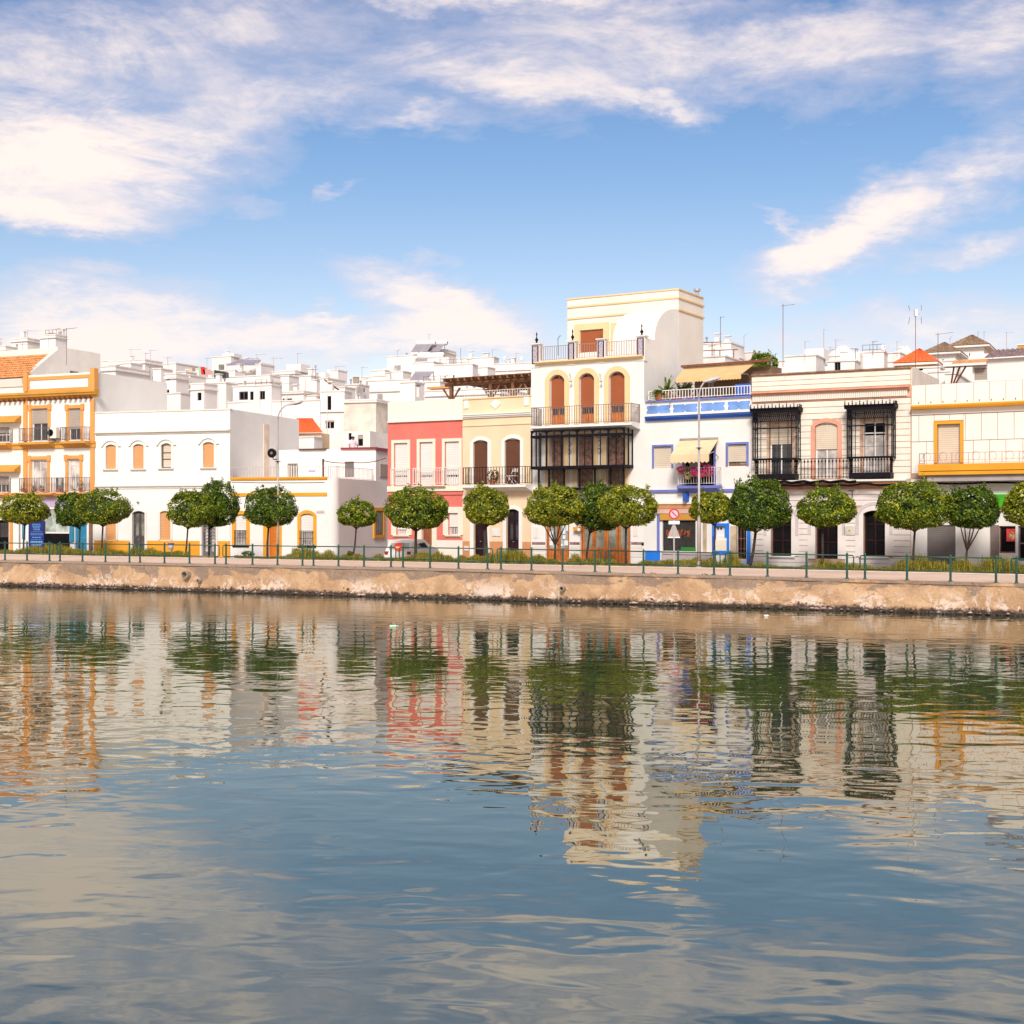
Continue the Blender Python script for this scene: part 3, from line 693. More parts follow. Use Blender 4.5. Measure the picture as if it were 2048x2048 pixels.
# pergola on the roof
pg = tag(bpy.data.objects.new('pergola', None), 'dark brown wooden pergola with sloping slats on the sand yellow house', 'pergola'); COL.objects.link(pg)
q = E.w(0, 0, 0); pg.location = (q[0], q[1], zE - .7); pg.rotation_euler = (0, 0, E.rz)
def pgl(name, mb): return mb.obj(name, wood3, pg, loc=(0, 0, -(zE - .7)))
zP = E.z(982, 768, -1.0); ua, ub = E.u(900, -1), E.u(1060, -1) + .3
def pzz(u, y): return zP + .22 * (1 - (y - 1) / 4.5) + (.10 if False else 0)
for u in (ua + .1, E.u(982, -1), E.u(1027, -1), ub - .1):
    for y in (1.0, 5.0):
        pgl('post', MB().box(u - .09, u + .09, y - .09, y + .09, zE - .7, zP))
        if y < 2:
            for s_ in (-1, 1): pgl('brace', MB().extr([(u + s_ * .05, zP - .75), (u + s_ * .12, zP - .75), (u + s_ * .62, zP - .1), (u + s_ * .5, zP - .1)], 'y', y - .04, y + .04))
for y in (1.0, 5.0): pgl('beam', MB().box(ua - .3, ub + .2, y - .07, y + .07, zP, zP + .2))
for i in range(13):
    u = ua + (ub - ua) * i / 12; pgl('rafter', MB().box(u - .05, u + .05, .4, 5.6, zP + .205, zP + .36))
for i in range(16):
    y = .5 + i * .33; pgl('slat', MB().box(ua - .2, ub + .1, y - .1, y + .1, zP + .365, zP + .40))
# ================================================================== HOUSE 6: tall house
vF = -3520; T = House('tall_white_house', 'tallest white house with three yellow arched windows above a dark glazed gallery', 1062.3, chain(1175, 69, vF, 1062.3), 1288, chain(1175, 69, vF, 1288))
zT = T.z(1175, 715); zTw = T.z(1175, 702)
T.band('cornice', sand2, 1068, 1283, 1175, 716.5, 723, .28, prof=[(0,0),(.3,0),(.6,.4),(1,.6),(1,1),(0,1)])
for x0, x1 in ((1099.5, 1129.5), (1158.5, 1189), (1218, 1250)):
    yo = (1175 - (x0 + x1) / 2) * .055
    w_ = window(T, x0, 746 + yo, x1, 847 + yo * .7, 11, sh=shbrown, frac=.66, pane=glass, fr=wood, mull=1, sur=sand2, swd=.27, dep=.3)
    u0, u1, z0, z1 = T.r(x0, 746 + yo, x1, 847 + yo * .7)
    for a, b in ((u0 + .05, (u0 + u1) / 2 - .02), ((u0 + u1) / 2 + .02, u1 - .05)): MB().box(a, b, .17, .2, z0 + .02, z0 + (z1 - z0) * .2).obj('door_panel', wood, w_)
b_, zb_ = balcony(T, 1061, 1263, 1160, 849.5, 856.5, 811, 1.05, white, M('brownish_iron', (.20, .13, .11), .5, .1), .135, 'knob', prof=None)
# glazed gallery hung under the balcony
gx0, gx1 = T.u(1061.5, 1.0), T.u(1249.5, 1.0); gz1 = zb_ - .2; gzt, gzs, gzb = T.z(1160, 871, 1.0), T.z(1160, 934.5, 1.0), T.z(1160, 976, .7)
gal = T.part('glazed_gallery', MB().box(gx0, gx1, -1.04, 0, gzs - .06, gzs + .09).box(gx0 + .28, gx1 - .12, -.75, 0, gzb - .1, gzb + .03), iron)
gal['label'] = 'black iron glazed gallery under the second floor balcony'
nb = 12
def post(u, o, z0, z1, w_=.035): MB().box(u - w_, u + w_, -o - w_, -o + w_, z0, z1).obj('mullion', iron, gal)
for i in range(nb + 1):
    u = gx0 + .04 + (gx1 - gx0 - .08) * i / nb; post(u, .98, gzs + .09, gz1, .036 if i % 2 == 0 else .02)
    if i % 2 == 0: post(u if 0 < i < nb else (u + .28 if i == 0 else u - .15), .72, gzb + .03, gzs - .06, .04)
for u in (gx0 + .04, gx1 - .04):
    for o in (.5, .05): post(u, o, gzs + .09, gz1, .03)
MB().box(gx0, gx1, -1.03, -.95, gzt - .07, gzt + .07).box(gx0, gx0 + .07, -.95, 0, gzt - .06, gzt + .06).box(gx1 - .07, gx1, -.95, 0, gzt - .06, gzt + .06).obj('transom', iron, gal)
MB().box(gx0, gx1, -1.03, -.95, gz1 - .08, gz1).obj('head_rail', iron, gal)
for i in range(nb):
    a = gx0 + .04 + (gx1 - gx0 - .08) * i / nb; b = gx0 + .04 + (gx1 - gx0 - .08) * (i + 1) / nb
    MB().box(a + .03, b - .03, -.985, -.975, gzs + .09, gzt - .07).obj('pane', clear, gal)
    MB().box(a + .03, b - .03, -.985, -.975, gzt + .07, gz1 - .08).obj('pane', clear, gal)
    # arched spandrels in the top lights
    zt1, zt2 = gzt + .07, gz1 - .08; h = zt2 - zt1; mb = MB()
    if i % 2: pr = [(a + .03, zt2), (b - .03, zt2), (b - .03, zt1 + h * .1), (b - .06, zt1 + h * .55), (b - .14, zt1 + h * .88)]
    else: pr = [(b - .03, zt2), (a + .03, zt2), (a + .03, zt1 + h * .1), (a + .06, zt1 + h * .55), (a + .14, zt1 + h * .88)]
    mb.extr(pr, 'y', -1.0, -.96).obj('spandrel', iron, gal)
MB().box(gx0 + .3, gx1 - .14, -.73, -.72, gzb + .03, gzs - .06).obj('pane', clear, gal)
for u in (gx0 + .045, gx1 - .045): MB().box(u - .005, u + .005, -.94, -.08, gzs + .09, gz1 - .02).obj('pane', clear, gal)
cur = M('brown_curtains', (.28, .13, .085), .8, .45, 5, bump=.0, kind='boards')
for x0, x1 in ((1100, 1128), (1155, 1187), (1213, 1248)):
    window(T, x0, 868, x1, 973, 9, sh=cur, frac=.97, fr=wood2, sur=sand2, swd=.26, dep=.3, pane=dark, name='gallery_window')
for u, n in ((T.u(1138, 0), 2), (T.u(1199, 0), 2)):
    for z in (.30, .7, 1.1):
        mb = MB(); c = (u, T.z(1160, 930) + z + .4)
        for r0, r1 in ((.11, .14),):
            for k in range(12):
                a, b = 2*math.pi*k/12, 2*math.pi*(k+1)/12
                mb.extr([(c[0]+r0*math.cos(a), c[1]+r0*math.sin(a)), (c[0]+r0*math.cos(b), c[1]+r0*math.sin(b)), (c[0]+r1*math.cos(b), c[1]+r1*math.sin(b)), (c[0]+r1*math.cos(a), c[1]+r1*math.sin(a))], 'y', -.03, 0)
        T.part('wall_plate', mb, irong)
# ground floor
T.band('fascia', cream, 1064, 1283, 1160, 978, 990, .12); T.band('fascia', white2, 1064, 1283, 1160, 1020, 1026, .06)
door(T, 1091, 1032, 1138.5, 1114, mat=wood, leaves=2, glz=1, gmat=glassy('shopfront_glass', (.30, .36, .36), .1), zfloor=T.bz + .08, split=.3)
door(T, 1160, 1032, 1261, 1114, mat=wood, leaves=4, glz=1, gmat=glassgy, zfloor=T.bz + .08, split=.32)
for x0, y0, x1, y1 in ((1099, 1062, 1106, 1070), (1099, 1070.6, 1106, 1080), (1099, 1081, 1106, 1091), (1125.5, 1050, 1131, 1068), (1125.5, 1070, 1131, 1078), (1128.5, 1081, 1136, 1091), (1122, 1088, 1126, 1092), (1132.5, 1050, 1136, 1062)):
    T.box('paper_notice', M('paper', (.74, .76, .72), .8, .05, 6), x0, y0, x1, y1, -.135, -.13)
T.box('hanging_sign', M('amber_sign', (.75, .32, .03), .6), 1146, 1054, 1158, 1061, .02, .3)
T.box('hanging_sign_cap', whitem, 1155, 1056.5, 1160, 1062, .31, .34)
for x0, x1 in ((1064, 1090), (1139.5, 1159), (1262, 1287)):
    T.box('wall_tiles', M('patterned_wall_tile', (.34, .22, .22), .4, .5, 18), x0, 1084, x1, 1089, 0, .03)
    for k in range(4): T.box('rusticated_course', white2, x0, 1091 + k * 6, x1, 1096 + k * 6, 0, .025)
for x, y in ((1071, 1054), (1270, 1050)): T.box('name_plate', white2, x - 4, y, x + 5, y + 22, 0, .03)
T.box('intercom', dark, 1283, 1086, 1287, 1091, 0, .04)
T.walls(0, T.W, zT, 11.5, [(0, 40, white)], parapet=.15)
# terrace parapet: dwarf wall, piers with tile panels, balustrade, finials
T.part('dwarf_wall', T.bx(MB(), .02, T.W - .0, -.2, .0, zT - .01, zTw - .35), white)
tileM = M('lilac_patterned_tile', (.50, .42, .50), .35, .35, 16)
px_ = [(1064, 1077, 692, 722), (1136.5, 1148.5, 687, 716), (1195.5, 1208, 682, 711.5), (1274.5, 1287.5, 675.5, 706)]
for i, (x0, x1, y0, y1) in enumerate(px_):
    u0, u1, z0, z1 = T.r(x0, y0, x1, y1, .05); z0 = zT - .25; z1 = T.z(1175, 684 + .5)
    p_ = T.part('terrace_pier', T.bx(MB(), u0 - .04, u1 + .04, -.3, .04, z0 - .1, z1 + .08), white)
    T.bx(MB(), u0 - .1, u1 + .1, -.36, .1, z1 + .08, z1 + .14).obj('pier_cap', white2, p_)
    T.bx(MB(), u0 + .02, u1 - .02, .04, .06, z0 + .12, z1).obj('tile_panel', tileM, p_)
    mb = MB(); e = .055
    for q in ((u0 + .0, u0 + e, z0 + .1, z1 + .02), (u1 - e, u1, z0 + .1, z1 + .02), (u0 + e, u1 - e, z0 + .1, z0 + .13), (u0 + e, u1 - e, z1 - .01, z1 + .02)): T.bx(mb, q[0], q[1], .04, .075, q[2], q[3])
    mb.obj('panel_frame', iron, p_)
    if i != 2:
        MB().lathe([(.02, 0), (.09, .02), (.03, .08), (.1, .2), (.03, .3), (.02, .42), (.045, .47), (.01, .6)], ((u0 + u1) / 2, .1, z1 + .14), 8).obj('finial', iron, p_)
for (a, b) in zip(px_, px_[1:]):
    railing(T, [(T.u(a[1]) + .1, -.12), (T.u(b[0]) - .1, -.12)], zTw - .35, T.z(1175, 686.5), M('pinkish_iron', (.34, .20, .17), .5, .05), .13, thick=.018)
# penthouse and barrel vault
tS = T.side_t(1288, 1357.5); tE = T.side_t(1288, 1407); zPt = 15.42
hp = []; po = -tS
zdt = T.z(1185, 658, po)
window(T, 1160, 659, 1207, 704, sh=shbrown, frac=1, sur=sand2, swd=.34, o=po, holes=hp, name='terrace_door', spr=.04)
uPL = T.u(1135, po)
T.walls(uPL, T.W - .01, zPt, tE - tS, [(0, 40, palec)], holes=hp, o=po, zb=zT - .2, name='penthouse_wall', parapet=.3)
for zz in (T.z(1135, 615, po), T.z(1135, 638, po)):
    mb = T.bx(MB(), uPL - .05, T.W + .05, po, po + .06, zz - .05, zz + .04); mb.box(T.W - .0, T.W + .05, tS, tE + .05, zz - .05, zz + .04); T.part('moulding', mb, sand2)
mb = T.bx(MB(), uPL - .04, T.W + .04, po - .3, po + .05, zPt, zPt + .07); mb.box(T.W - .3, T.W + .04, tS + .3, tE, zPt, zPt + .07); T.part('coping', mb, sand2)
T.box('vault_door_trim', sand2, 1221, 645.5, 1236, 700, po, po + .05)
tV = T.side_t(1288, 1310); zv0, zv1 = T.z(1310, 676, -tV), T.z(1357, 620, -tS)
prof = [(tS - .01, zT - .2), (tV, zT - .2)] + [(tS - (tS - tV) * math.cos(a), zv0 + (zv1 - zv0) * math.sin(a)) for a in [R(90) * i / 14 for i in range(15)]]
uv = T.u(1226, -tV)
T.part('barrel_vault', MB().extr(prof, 'x', uv, T.W - .015), white, smooth=False)
T.part('side_parapet', MB().box(T.W - .25, T.W - .012, .2, tV, zT - .1, T.z(1290, 674)), white)
T.part('chimney', MB().tube([(T.W - .25, tE - .3, zPt), (T.W - .25, tE - .3, zPt + .35)], .09, 8).lathe([(.2, 0), (.2, .12), (.02, .13)], (T.W - .25, tE - .3, zPt + .38), 8), steel)
for x in (1139.5, 1199.5):
    mb = MB(); u, z = T.u(x), T.z(x, 752); mb.tube([(u, 0, z), (u + .1, -.2, z + .12), (u + .22, -.3, z - .05), (u + .22, -.3, z - .2)], .015, 5).lathe([(.02, .08), (.08, -.06), (.06, -.1)], (u + .22, -.3, z - .25), 8)
    T.part('wall_lantern', mb, steel)
# ================================================================== HOUSE 7: white and blue
vG = -2950; dG0 = chain(1175, 69, vF, 1288); G = House('blue_trimmed_house', 'white house with cobalt blue cornice, blue window frames and a roof terrace', 1288, dG0, 1503, dG0 * (1288 - vG) / (1503 - vG))
zG = G.z(1400, 797)
G.band('cornice', blue, 1289, 1501, 1400, 828, 837, .26, prof=[(0,0),(.5,0),(.7,.4),(1,.6),(1,1),(0,1)]); G.band('cornice_top', white, 1289, 1502, 1400, 824.3, 828, .30)
G.band('terrace_sill', lav, 1290, 1502, 1400, 796.5, 799.5, .10, -.3)
for x0, x1 in ((1294, 1341), (1346.5, 1395), (1402, 1449.5), (1456, 1500)):
    u0, u1 = G.u(x0), G.u(x1); z1, z0 = G.z(1400, 806.5), G.z(1400, 822.5); c = (u0 + u1) / 2; m_ = (z0 + z1) / 2; k = .07
    pr = [(u0, z0), (c - k, z0), (c, z0 + k), (c + k, z0), (u1, z0), (u1, m_ - k), (u1 - k, m_), (u1, m_ + k), (u1, z1), (c + k, z1), (c, z1 - k), (c - k, z1), (u0, z1), (u0, m_ + k), (u0 + k, m_), (u0, m_ - k)]
    G.part('parapet_panel', MB().extr(pr, 'y', -.03, 0), blue2)
railing(G, [(G.u(1296), -.1), (G.u(1499), -.1)], zG + .06, G.z(1400, 776.5), ironw, .155, 'flat', thick=.03)
window(G, 1308, 893, 1343.5, 936, sh=shbeige, sur=lav, swd=.09, fr=lav)
window(G, 1456, 888.5, 1493.5, 932, sh=shbeige, frac=.76, pane=glassgy, fr=wood2, sur=lav, swd=.1)
door(G, 1369, 890, 1428, 972, mat=dark, leaves=2, glz=1, sur=lav, swd=.1, name='balcony_door', split=.2)
balcony(G, 1354, 1435, 1395, 971, 980.5, 935, .55, lav, ironw, .13, 'plain')
G.band('string_course', lav, 1290, 1503, 1400, 978.5, 984, .10); G.band('ledge', cream, 1291, 1502, 1400, 1004, 1008, .12); G.band('ledge', terra, 1310, 1470, 1400, 1009, 1017, .06)
# awnings (fixed to the house)
def awning(H, xa, xb, xr, yt, xfa, xfb, yf, out, val, mat, o=0.0, name='awning', n=18):
    u0, u1 = H.u(xa, o), H.u(xb, o); v0, v1 = H.u(xfa, out), H.u(xfb, out); zt, zf = H.z(xr, yt, o), H.z((xfa + xfb) / 2, yf, out)
    mb = MB(); th = .03
    mb.add([(u0, -o, zt), (u1, -o, zt), (v1, -out, zf), (v0, -out, zf), (u0, -o, zt - th), (u1, -o, zt - th), (v1, -out, zf - th), (v0, -out, zf - th)], [(0, 1, 2, 3), (7, 6, 5, 4), (0, 4, 5, 1), (1, 5, 6, 2), (3, 7, 4, 0)])
    for i in range(n):
        a, b = v0 + (v1 - v0) * i / n, v0 + (v1 - v0) * (i + 1) / n; c = (a + b) / 2
        mb.extr([(a, zf), (a, zf - val), (c, zf - val * 1.22), (b, zf - val), (b, zf)], 'y', -out - .01, -out + .01)
    aw = H.part(name, mb, mat)
    for u, v in ((u0, v0), (u1, v1)): MB().tube([(u, -o, zt - .9), ((u + v) / 2 , -(o + out) / 2, (zt + zf) / 2 - .25), (v, -out, zf)], .022, 5).obj('arm', steel, aw)
    MB().tube([(u0, -o - .05, zt + .03), (u1, -o - .05, zt + .03)], .06, 8).obj('roller', steel, aw)
    return aw
awning(G, 1361, 1437, 1398, 879, 1341, 1418, 909, 1.45, .34, fabric2, n=9)
zg = G.z(1400, 1102)
# shop front
window(G, 1325, 1041, 1391, 1102, sh=None, pane=dark, mull=3, fr=dark, name='shop_opening')
mesh_ = M('expanded_metal_mesh', (.12, .11, .10), .5, .3, 8); gr = M('orange_graffiti', (.42, .09, .02), .8, .3, 6)
u0, u1, z0, z1 = G.r(1325, 1041, 1391, 1102)
mb = MB(); n = 22
for i in range(-12, n):
    a = u0 + (u1 - u0) * i / n; L = z1 - z0
    for s_ in (1, -1):
        p, q = (a, z0) , (a + L * .8, z1)
        if s_ < 0: p, q = (a, z1), (a + L * .8, z0)
        ta = max(0, (u0 - p[0]) / (q[0] - p[0])); tb = min(1, (u1 - p[0]) / (q[0] - p[0]))
        if ta < tb: mb.tube([(p[0] + (q[0]-p[0])*ta, .04, p[1] + (q[1]-p[1])*ta), (p[0] + (q[0]-p[0])*tb, .04, p[1] + (q[1]-p[1])*tb)], .010, 3)
G.part('mesh_shutter', mb, mesh_)
mb = MB(); rg = random.Random(4)
for i in range(7):
    x = 1332 + i * 7; pts_ = [(G.u(x + rg.uniform(0, 6)), .02, G.z(x, rg.uniform(1058, 1079))) for _ in range(5)]; mb.tube(pts_, .045, 4)
o_ = G.part('graffiti', mb, gr)
G.box('green_board', M('green_board', (.02, .22, .03), .6), 1362, 1094.5, 1391, 1101.5, .0, .03)
G.box('shop_header', gold, 1319, 1028, 1412, 1040, 0, .12); G.box('shop_header', M('pinkish_fascia', (.68, .45, .34), .8, .08, 2), 1312, 1018, 1412, 1027, 0, .1)
G.box('shop_pillar', white2, 1391.5, 1042, 1396, 1118, 0, .10); G.box('shop_pillar', stoneb, 1406, 1042, 1411.5, 1118, 0, .10)
G.box('steps', M('grey_step', (.45, .38, .36)), 1323, 1104.5, 1422, 1109, 0, .2); G.box('steps', M('grey_step', (.45, .38, .36)), 1323, 1110.5, 1422, 1122, 0, .4)
G.box('blue_pilaster', lav, 1313.7, 1026, 1318, 1101, 0, .07); G.box('blue_pilaster', blue, 1424, 1040, 1430.5, 1122, 0, .08)
G.box('dado', M('bright_blue_dado', (.01, .19, .75), .6, .08, 1), 1290, 1101, 1319.5, 1124, 0, .05)
kb = M('bright_blue_dado', (0, 0, 0))
window(G, 1431, 1052, 1451, 1073, sh=whitem, frac=1, mull=0, sur=kb, swd=.13, spr=.09, name='kiosk_window'); G.box('kiosk_panel', cream, 1430, 1080, 1453, 1101.5, 0, .06)
for x in (1436, 1442): G.box('kiosk_number', dark, x - 1.3, 1055, x + 1.3, 1059.5, -.09, -.05)
G.box('blue_band', kb, 1431, 1102, 1457, 1108, 0, .08); G.box('blue_band', kb, 1453.5, 1046, 1457, 1112, 0, .085)
G.box('ruined_pilaster', stoneb, 1461, 1052, 1472, 1121, 0, .1)
window(G, 1473.5, 1050, 1492.5, 1118, pane=dark, fr=rust, mull=2, bars=(.3, .6), name='dark_doorway'); G.box('blue_pilaster', kb, 1493.5, 1050, 1499.5, 1128, 0, .11)
G.box('number_plate', blue, 1365.5, 987, 1372, 1003, .0, .35)
for x, y0, y1 in ((1334, 1060, 1084),): pass
G.walls(0, G.W, zG, 9, [(0, 40, white)], parapet=.35)
# roof terrace shelter
tb_ = -3.2
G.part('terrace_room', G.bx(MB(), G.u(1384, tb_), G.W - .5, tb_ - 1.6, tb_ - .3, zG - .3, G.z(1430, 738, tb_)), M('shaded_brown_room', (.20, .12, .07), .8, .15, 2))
G.part('blue_screen', G.bx(MB(), G.u(1470, -.6), G.W - .1, -.62, -.58, zG + .05, G.z(1480, 768, -.6)), blue)
aw2 = awning(G, 1368, 1508, 1436, 733, 1352, 1482, 752.5, -.5, .2, fabric, o=tb_ + .05, n=22)
aw2['label'] = 'long beige canvas awning over the blue roof terrace'
G.part('awning_box', G.bx(MB(), G.u(1366, tb_), G.W - .35, tb_, tb_ + .25, G.z(1436, 731, tb_), G.z(1436, 726.5, tb_)), wood2)
for u, v in ((G.u(1388, -1.0), 0), (G.u(1412, -2), 0)): G.part('terrace_post', G.bx(MB(), u - .05, u + .05, tb_ + .4, tb_ + .5, zG, G.z(1436, 745, tb_)), steel)
# ================================================================== HOUSE 8: ironwork bays
vH = -4054; dH0 = dG0 * (1288 - vG) / (1503 - vG); Hh = House('ironwork_house', 'weathered cream banded house with two black wrought iron bays', 1503.3, dH0, 1822, chain(1503, dH0, vH, 1503) * (1503 - vH) / (1822 - vH))
H = Hh; zH = H.z(1660, 742)
pink = M('salmon_pink_moulding', (.72, .33, .22), .85, .1, 1.5, streak=.4)
hw = M('weathered_cream_stucco', (.80, .72, .61), .9, .07, .8, .006, streak=.45)
hg = M('ground_floor_stucco', (.76, .69, .64), .9, .05, .8, .006, streak=.3)
joint = M('stucco_joint', (.60, .38, .26), .95, .2, 2)
H.band('coping', M('dark_weathered_coping', (.30, .19, .14), .9, .3, 3), 1502, 1822, 1660, 741, 743.5, .10, -.25)
H.band('cornice', pink, 1502, 1817, 1660, 777, 784.5, .34, prof=[(0,0),(.6,0),(.7,.4),(1,.55),(1,1),(0,1)])
H.band('frieze_line', pink, 1504, 1821, 1660, 797.5, 800.5, .07)
fb_ = H.z(1660, 785); dm2 = MB().box(-.035, .035, -.14, 0, -.30, 0).mesh('dentil', hw)
for i in range(84): link('dentil', dm2, H.root, (.12 + (H.W - .3) * i / 83, 0, fb_ - H.bz))
zsl = H.z(1660, 960)
w1 = window(H, 1539.5, 852, 1584, 957, 0, sh=shbeige, frac=.33, pane=glass, fr=whitem, mull=1, sur=None, name='bay_door')
w2 = window(H, 1630.5, 845, 1675.5, 957, 7, sh=shbeige, frac=.46, pane=lace_sky, fr=whitem, mull=1, sur=pink, swd=.2, foot=0, name='balcony_window')
w3 = window(H, 1726, 843, 1772, 956, 0, frac=0, pane=lace_sky, fr=whitem, mull=1, bars=(.80,), name='bay_door')
u0, u1, z0, z1 = H.r(1726, 843, 1772, 870)
MB().box(u0 + .06, u1 - .06, .135, .145, z0, z1 - .05).obj('top_light', dark, w3)
for x0, y0, x1, y1, ar in ((1542, 1024, 1583, 1112, 6), (1631, 1022, 1676, 1118, 6), (1727, 1021, 1770.5, 1113, 6)):
    q_ = window(H, x0, y0, x1, y1, ar, sh=None, frac=0, pane=dark, fr=plum, mull=1, bars=(.35, .7), sur=hg, swd=.36, dep=.35, name='ground_window', sill=whitem if x0 != 1631 else None)
    u0, u1, z0, z1 = H.r(x0, y0, x1, y1); a = arc(u0, u1, z1 - .25, .3, 10, .2); b = arc(u0, u1, z1 - .25, .3, 10, .34); mb = MB()
    for i in range(10): mb.extr([a[i], a[i+1], b[i+1], b[i]], 'y', -.07, 0)
    for k in (0, -1):
        s_ = -1 if k == 0 else 1; mb.box(min(a[k][0], b[k][0]), max(a[k][0], b[k][0]), -.07, 0, z1 - 1.1, z1 - .25)
    H.part('hood_mould', mb, M('grey_hood_mould', (.58, .50, .50), .85, .05, 2))
H.walls(0, H.W, zH, 6.5, [(0, 40, joint)])
H.part('side_wall', MB().box(H.W - .001, H.W + .03, .05, 6.5, H.bz, zH + .01).box(.1, H.W, 6.4, 6.52, zH - 1, zH + .01), hw)
# stucco bands: every course is a piece, recessed joints between
def courses(zs, mat, holes, gap, pr=.03, u0=0.02, u1=None, pad=.14):
    u1 = u1 or H.W - .02
    for a, b in zip(zs, zs[1:]):
        segs = [(u0, u1)]
        for h in holes:
            if h[2] < b - .02 and h[3] > a + .02:
                ns = []
                for p, q in segs:
                    if h[0] - pad > p: ns.append((p, min(q, h[0] - pad)))
                    if h[1] + pad < q: ns.append((max(p, h[1] + pad), q))
                segs = [s_ for s_ in ns if s_[1] - s_[0] > .05]
        for p, q in segs: H.part('stucco_band', H.bx(MB(), p, q, 0, pr, a + gap / 2, b - gap / 2), mat)
zc0 = H.z(1660, 801.5); st_ = (zc0 - zsl) / 13.0
up = [h for h in H.holes if h[2] > zsl - .5]; lo = [h for h in H.holes if h[2] < zsl - .5]
courses([zsl + st_ * i for i in range(14)], hw, up, .028)
zc1 = H.z(1660, 784) + .45
courses([H.z(1660, 776.5) + (zH - .12 - H.z(1660, 776.5)) * i / 3 for i in range(4)], hw, [], .025)
zt3 = H.z(1660, 978); courses([H.bz + .35 + (zt3 - H.bz - .35) * i / 13 for i in range(14)], hg, lo, .028, pad=.34)
H.part('plinth', H.bx(MB(), .01, H.W - .01, 0, .05, H.bz, H.bz + .34), hg)
# balcony slab and railing between the bays
H.band('balcony_slab', white, 1512, 1812, 1660, 959.5, 966, .62, prof=[(0,-.3),(.5,0),(.9,.2),(1,.5),(1,1),(0,1)])
H.band('slab_line', M('orange_line', (.70, .28, .08), .8), 1514, 1812, 1660, 966.3, 968, .5)
z0, z1 = zsl + .03, H.z(1650, 917, .6)
railing(H, [(H.u(1602, .58), .58), (H.u(1701, .58), .58)], z0, z1, iron, .155, 'lance', mid=(.12, .5))
def iron_bay(x0, x1, xr, yt, yb, lbl):
    ou = .75; u0, u1 = H.u(x0, ou), H.u(x1, ou); zt, zb = H.z(xr, yt, ou), H.z(xr, yb, ou); zm = zb + (zt - zb) * .285; e = .09
    base = H.part('iron_bay', MB().box(u0 + .12, u1 - .12, -ou + .06, 0, zb, zb + .24), iron); base['label'] = lbl
    def pc(nm, mb): return mb.obj(nm, iron, base)
    pc('shelf_rail', MB().box(u0 + .02, u1 - .02, -ou, -ou + .05, zm - .07, zm + .03).box(u0 + .02, u0 + .07, -ou + .05, 0, zm - .07, zm + .03).box(u1 - .07, u1 - .02, -ou + .05, 0, zm - .07, zm + .03))
    ch = zt - .26
    pr = [(-ou - .10, zt), (-ou - .02, zt - .13), (-ou - .02, zt - .17), (0, zt - .17), (0, zt)]
    pc('canopy', MB().extr(pr, 'x', u0 - .08, u1 + .08))
    vm = MB(); za, zb2 = zt - .62, zt - .17; nn = 22
    for i in range(nn):
        a_, b_2 = u0 + .03 + (u1 - u0 - .06) * i / nn, u0 + .03 + (u1 - u0 - .06) * (i + 1) / nn
        vm.tube([(a_, -ou + .01, za), (b_2, -ou + .01, zb2)], .014, 4).tube([(b_2, -ou + .01, za), (a_, -ou + .01, zb2)], .014, 4)
    for uu in (u0 + .035, u1 - .035):
        for i in range(8): a_, b_2 = -ou * i / 8, -ou * (i + 1) / 8; vm.tube([(uu, a_, za), (uu, b_2, zb2)], .014, 4).tube([(uu, b_2, za), (uu, a_, zb2)], .014, 4)
    for zz_ in (za, (za + zb2) / 2, zb2 - .02): vm.box(u0 + .02, u1 - .02, -ou - .005, -ou + .02, zz_ - .02, zz_ + .02).box(u0 + .02, u0 + .045, -ou + .02, 0, zz_ - .02, zz_ + .02).box(u1 - .045, u1 - .02, -ou + .02, 0, zz_ - .02, zz_ + .02)
    pc('valance', vm)
    pc('transom', MB().box(u0 + .02, u1 - .02, -ou, -ou + .04, zt - .98, zt - .92).box(u0 + .02, u0 + .06, -ou + .04, 0, zt - .98, zt - .92).box(u1 - .06, u1 - .02, -ou + .04, 0, zt - .98, zt - .92))
    for u in (u0 + .05, u1 - .05):
        for o in (ou - .03, .38, .03): pc('post', MB().box(u - .025, u + .025, -o - .025, -o + .025, zm, zt - .17))
    n = 5
    for i in range(1, n): u = u0 + (u1 - u0) * i / n; pc('bar', MB().box(u - .013, u + .013, -ou + .01, -ou + .035, zm, zt - .17))
    for u in (u0 + .26, u1 - .26): pc('bar', MB().box(u - .02, u + .02, -ou + .01, -ou + .04, zm, zt - .17))
    for zz in (zm + (zt - zm) * .2, zm + (zt - zm) * .42, zm + (zt - zm) * .6): pc('tie_bar', MB().box(u0 + .05, u1 - .05, -ou + .005, -ou + .02, zz - .008, zz + .008).box(u0 + .04, u0 + .055, -ou + .02, 0, zz - .008, zz + .008).box(u1 - .055, u1 - .04, -ou + .02, 0, zz - .008, zz + .008))
    bmh = baluster_mesh(zm - zb - .28, iron, 'lance'); n = 14
    for i in range(n + 1): link('baluster', bmh, base, (u0 + .14 + (u1 - u0 - .28) * i / n, -ou + .09, zb + .24))
    for i in range(1, 5):
        for u in (u0 + .14, u1 - .14): link('baluster', bmh, base, (u, -.1 - (ou - .2) * i / 5, zb + .24), (0, 0, R(90)))
    cf = MB().lathe([(.02, 0), (.035, .04), (.012, .07), (.03, .1), (.004, .17)], (0, 0, 0), 5).mesh('finial', iron); n = 13
    for i in range(n + 1): link('finial', cf, base, (u0 - .04 + (u1 - u0 + .08) * i / n, -ou - .05, zt)).scale = (1, 1, 1.25 if i % 2 == 0 else .8)
    for i in range(1, 4): link('finial', cf, base, (u1 + .05, -ou * i / 4, zt))
    return base
iron_bay(1503.5, 1594, 1550, 815.5, 958, 'black wrought iron bay beside the blue house')
iron_bay(1692, 1786, 1740, 808.5, 955.5, 'black wrought iron bay beside the panelled house')
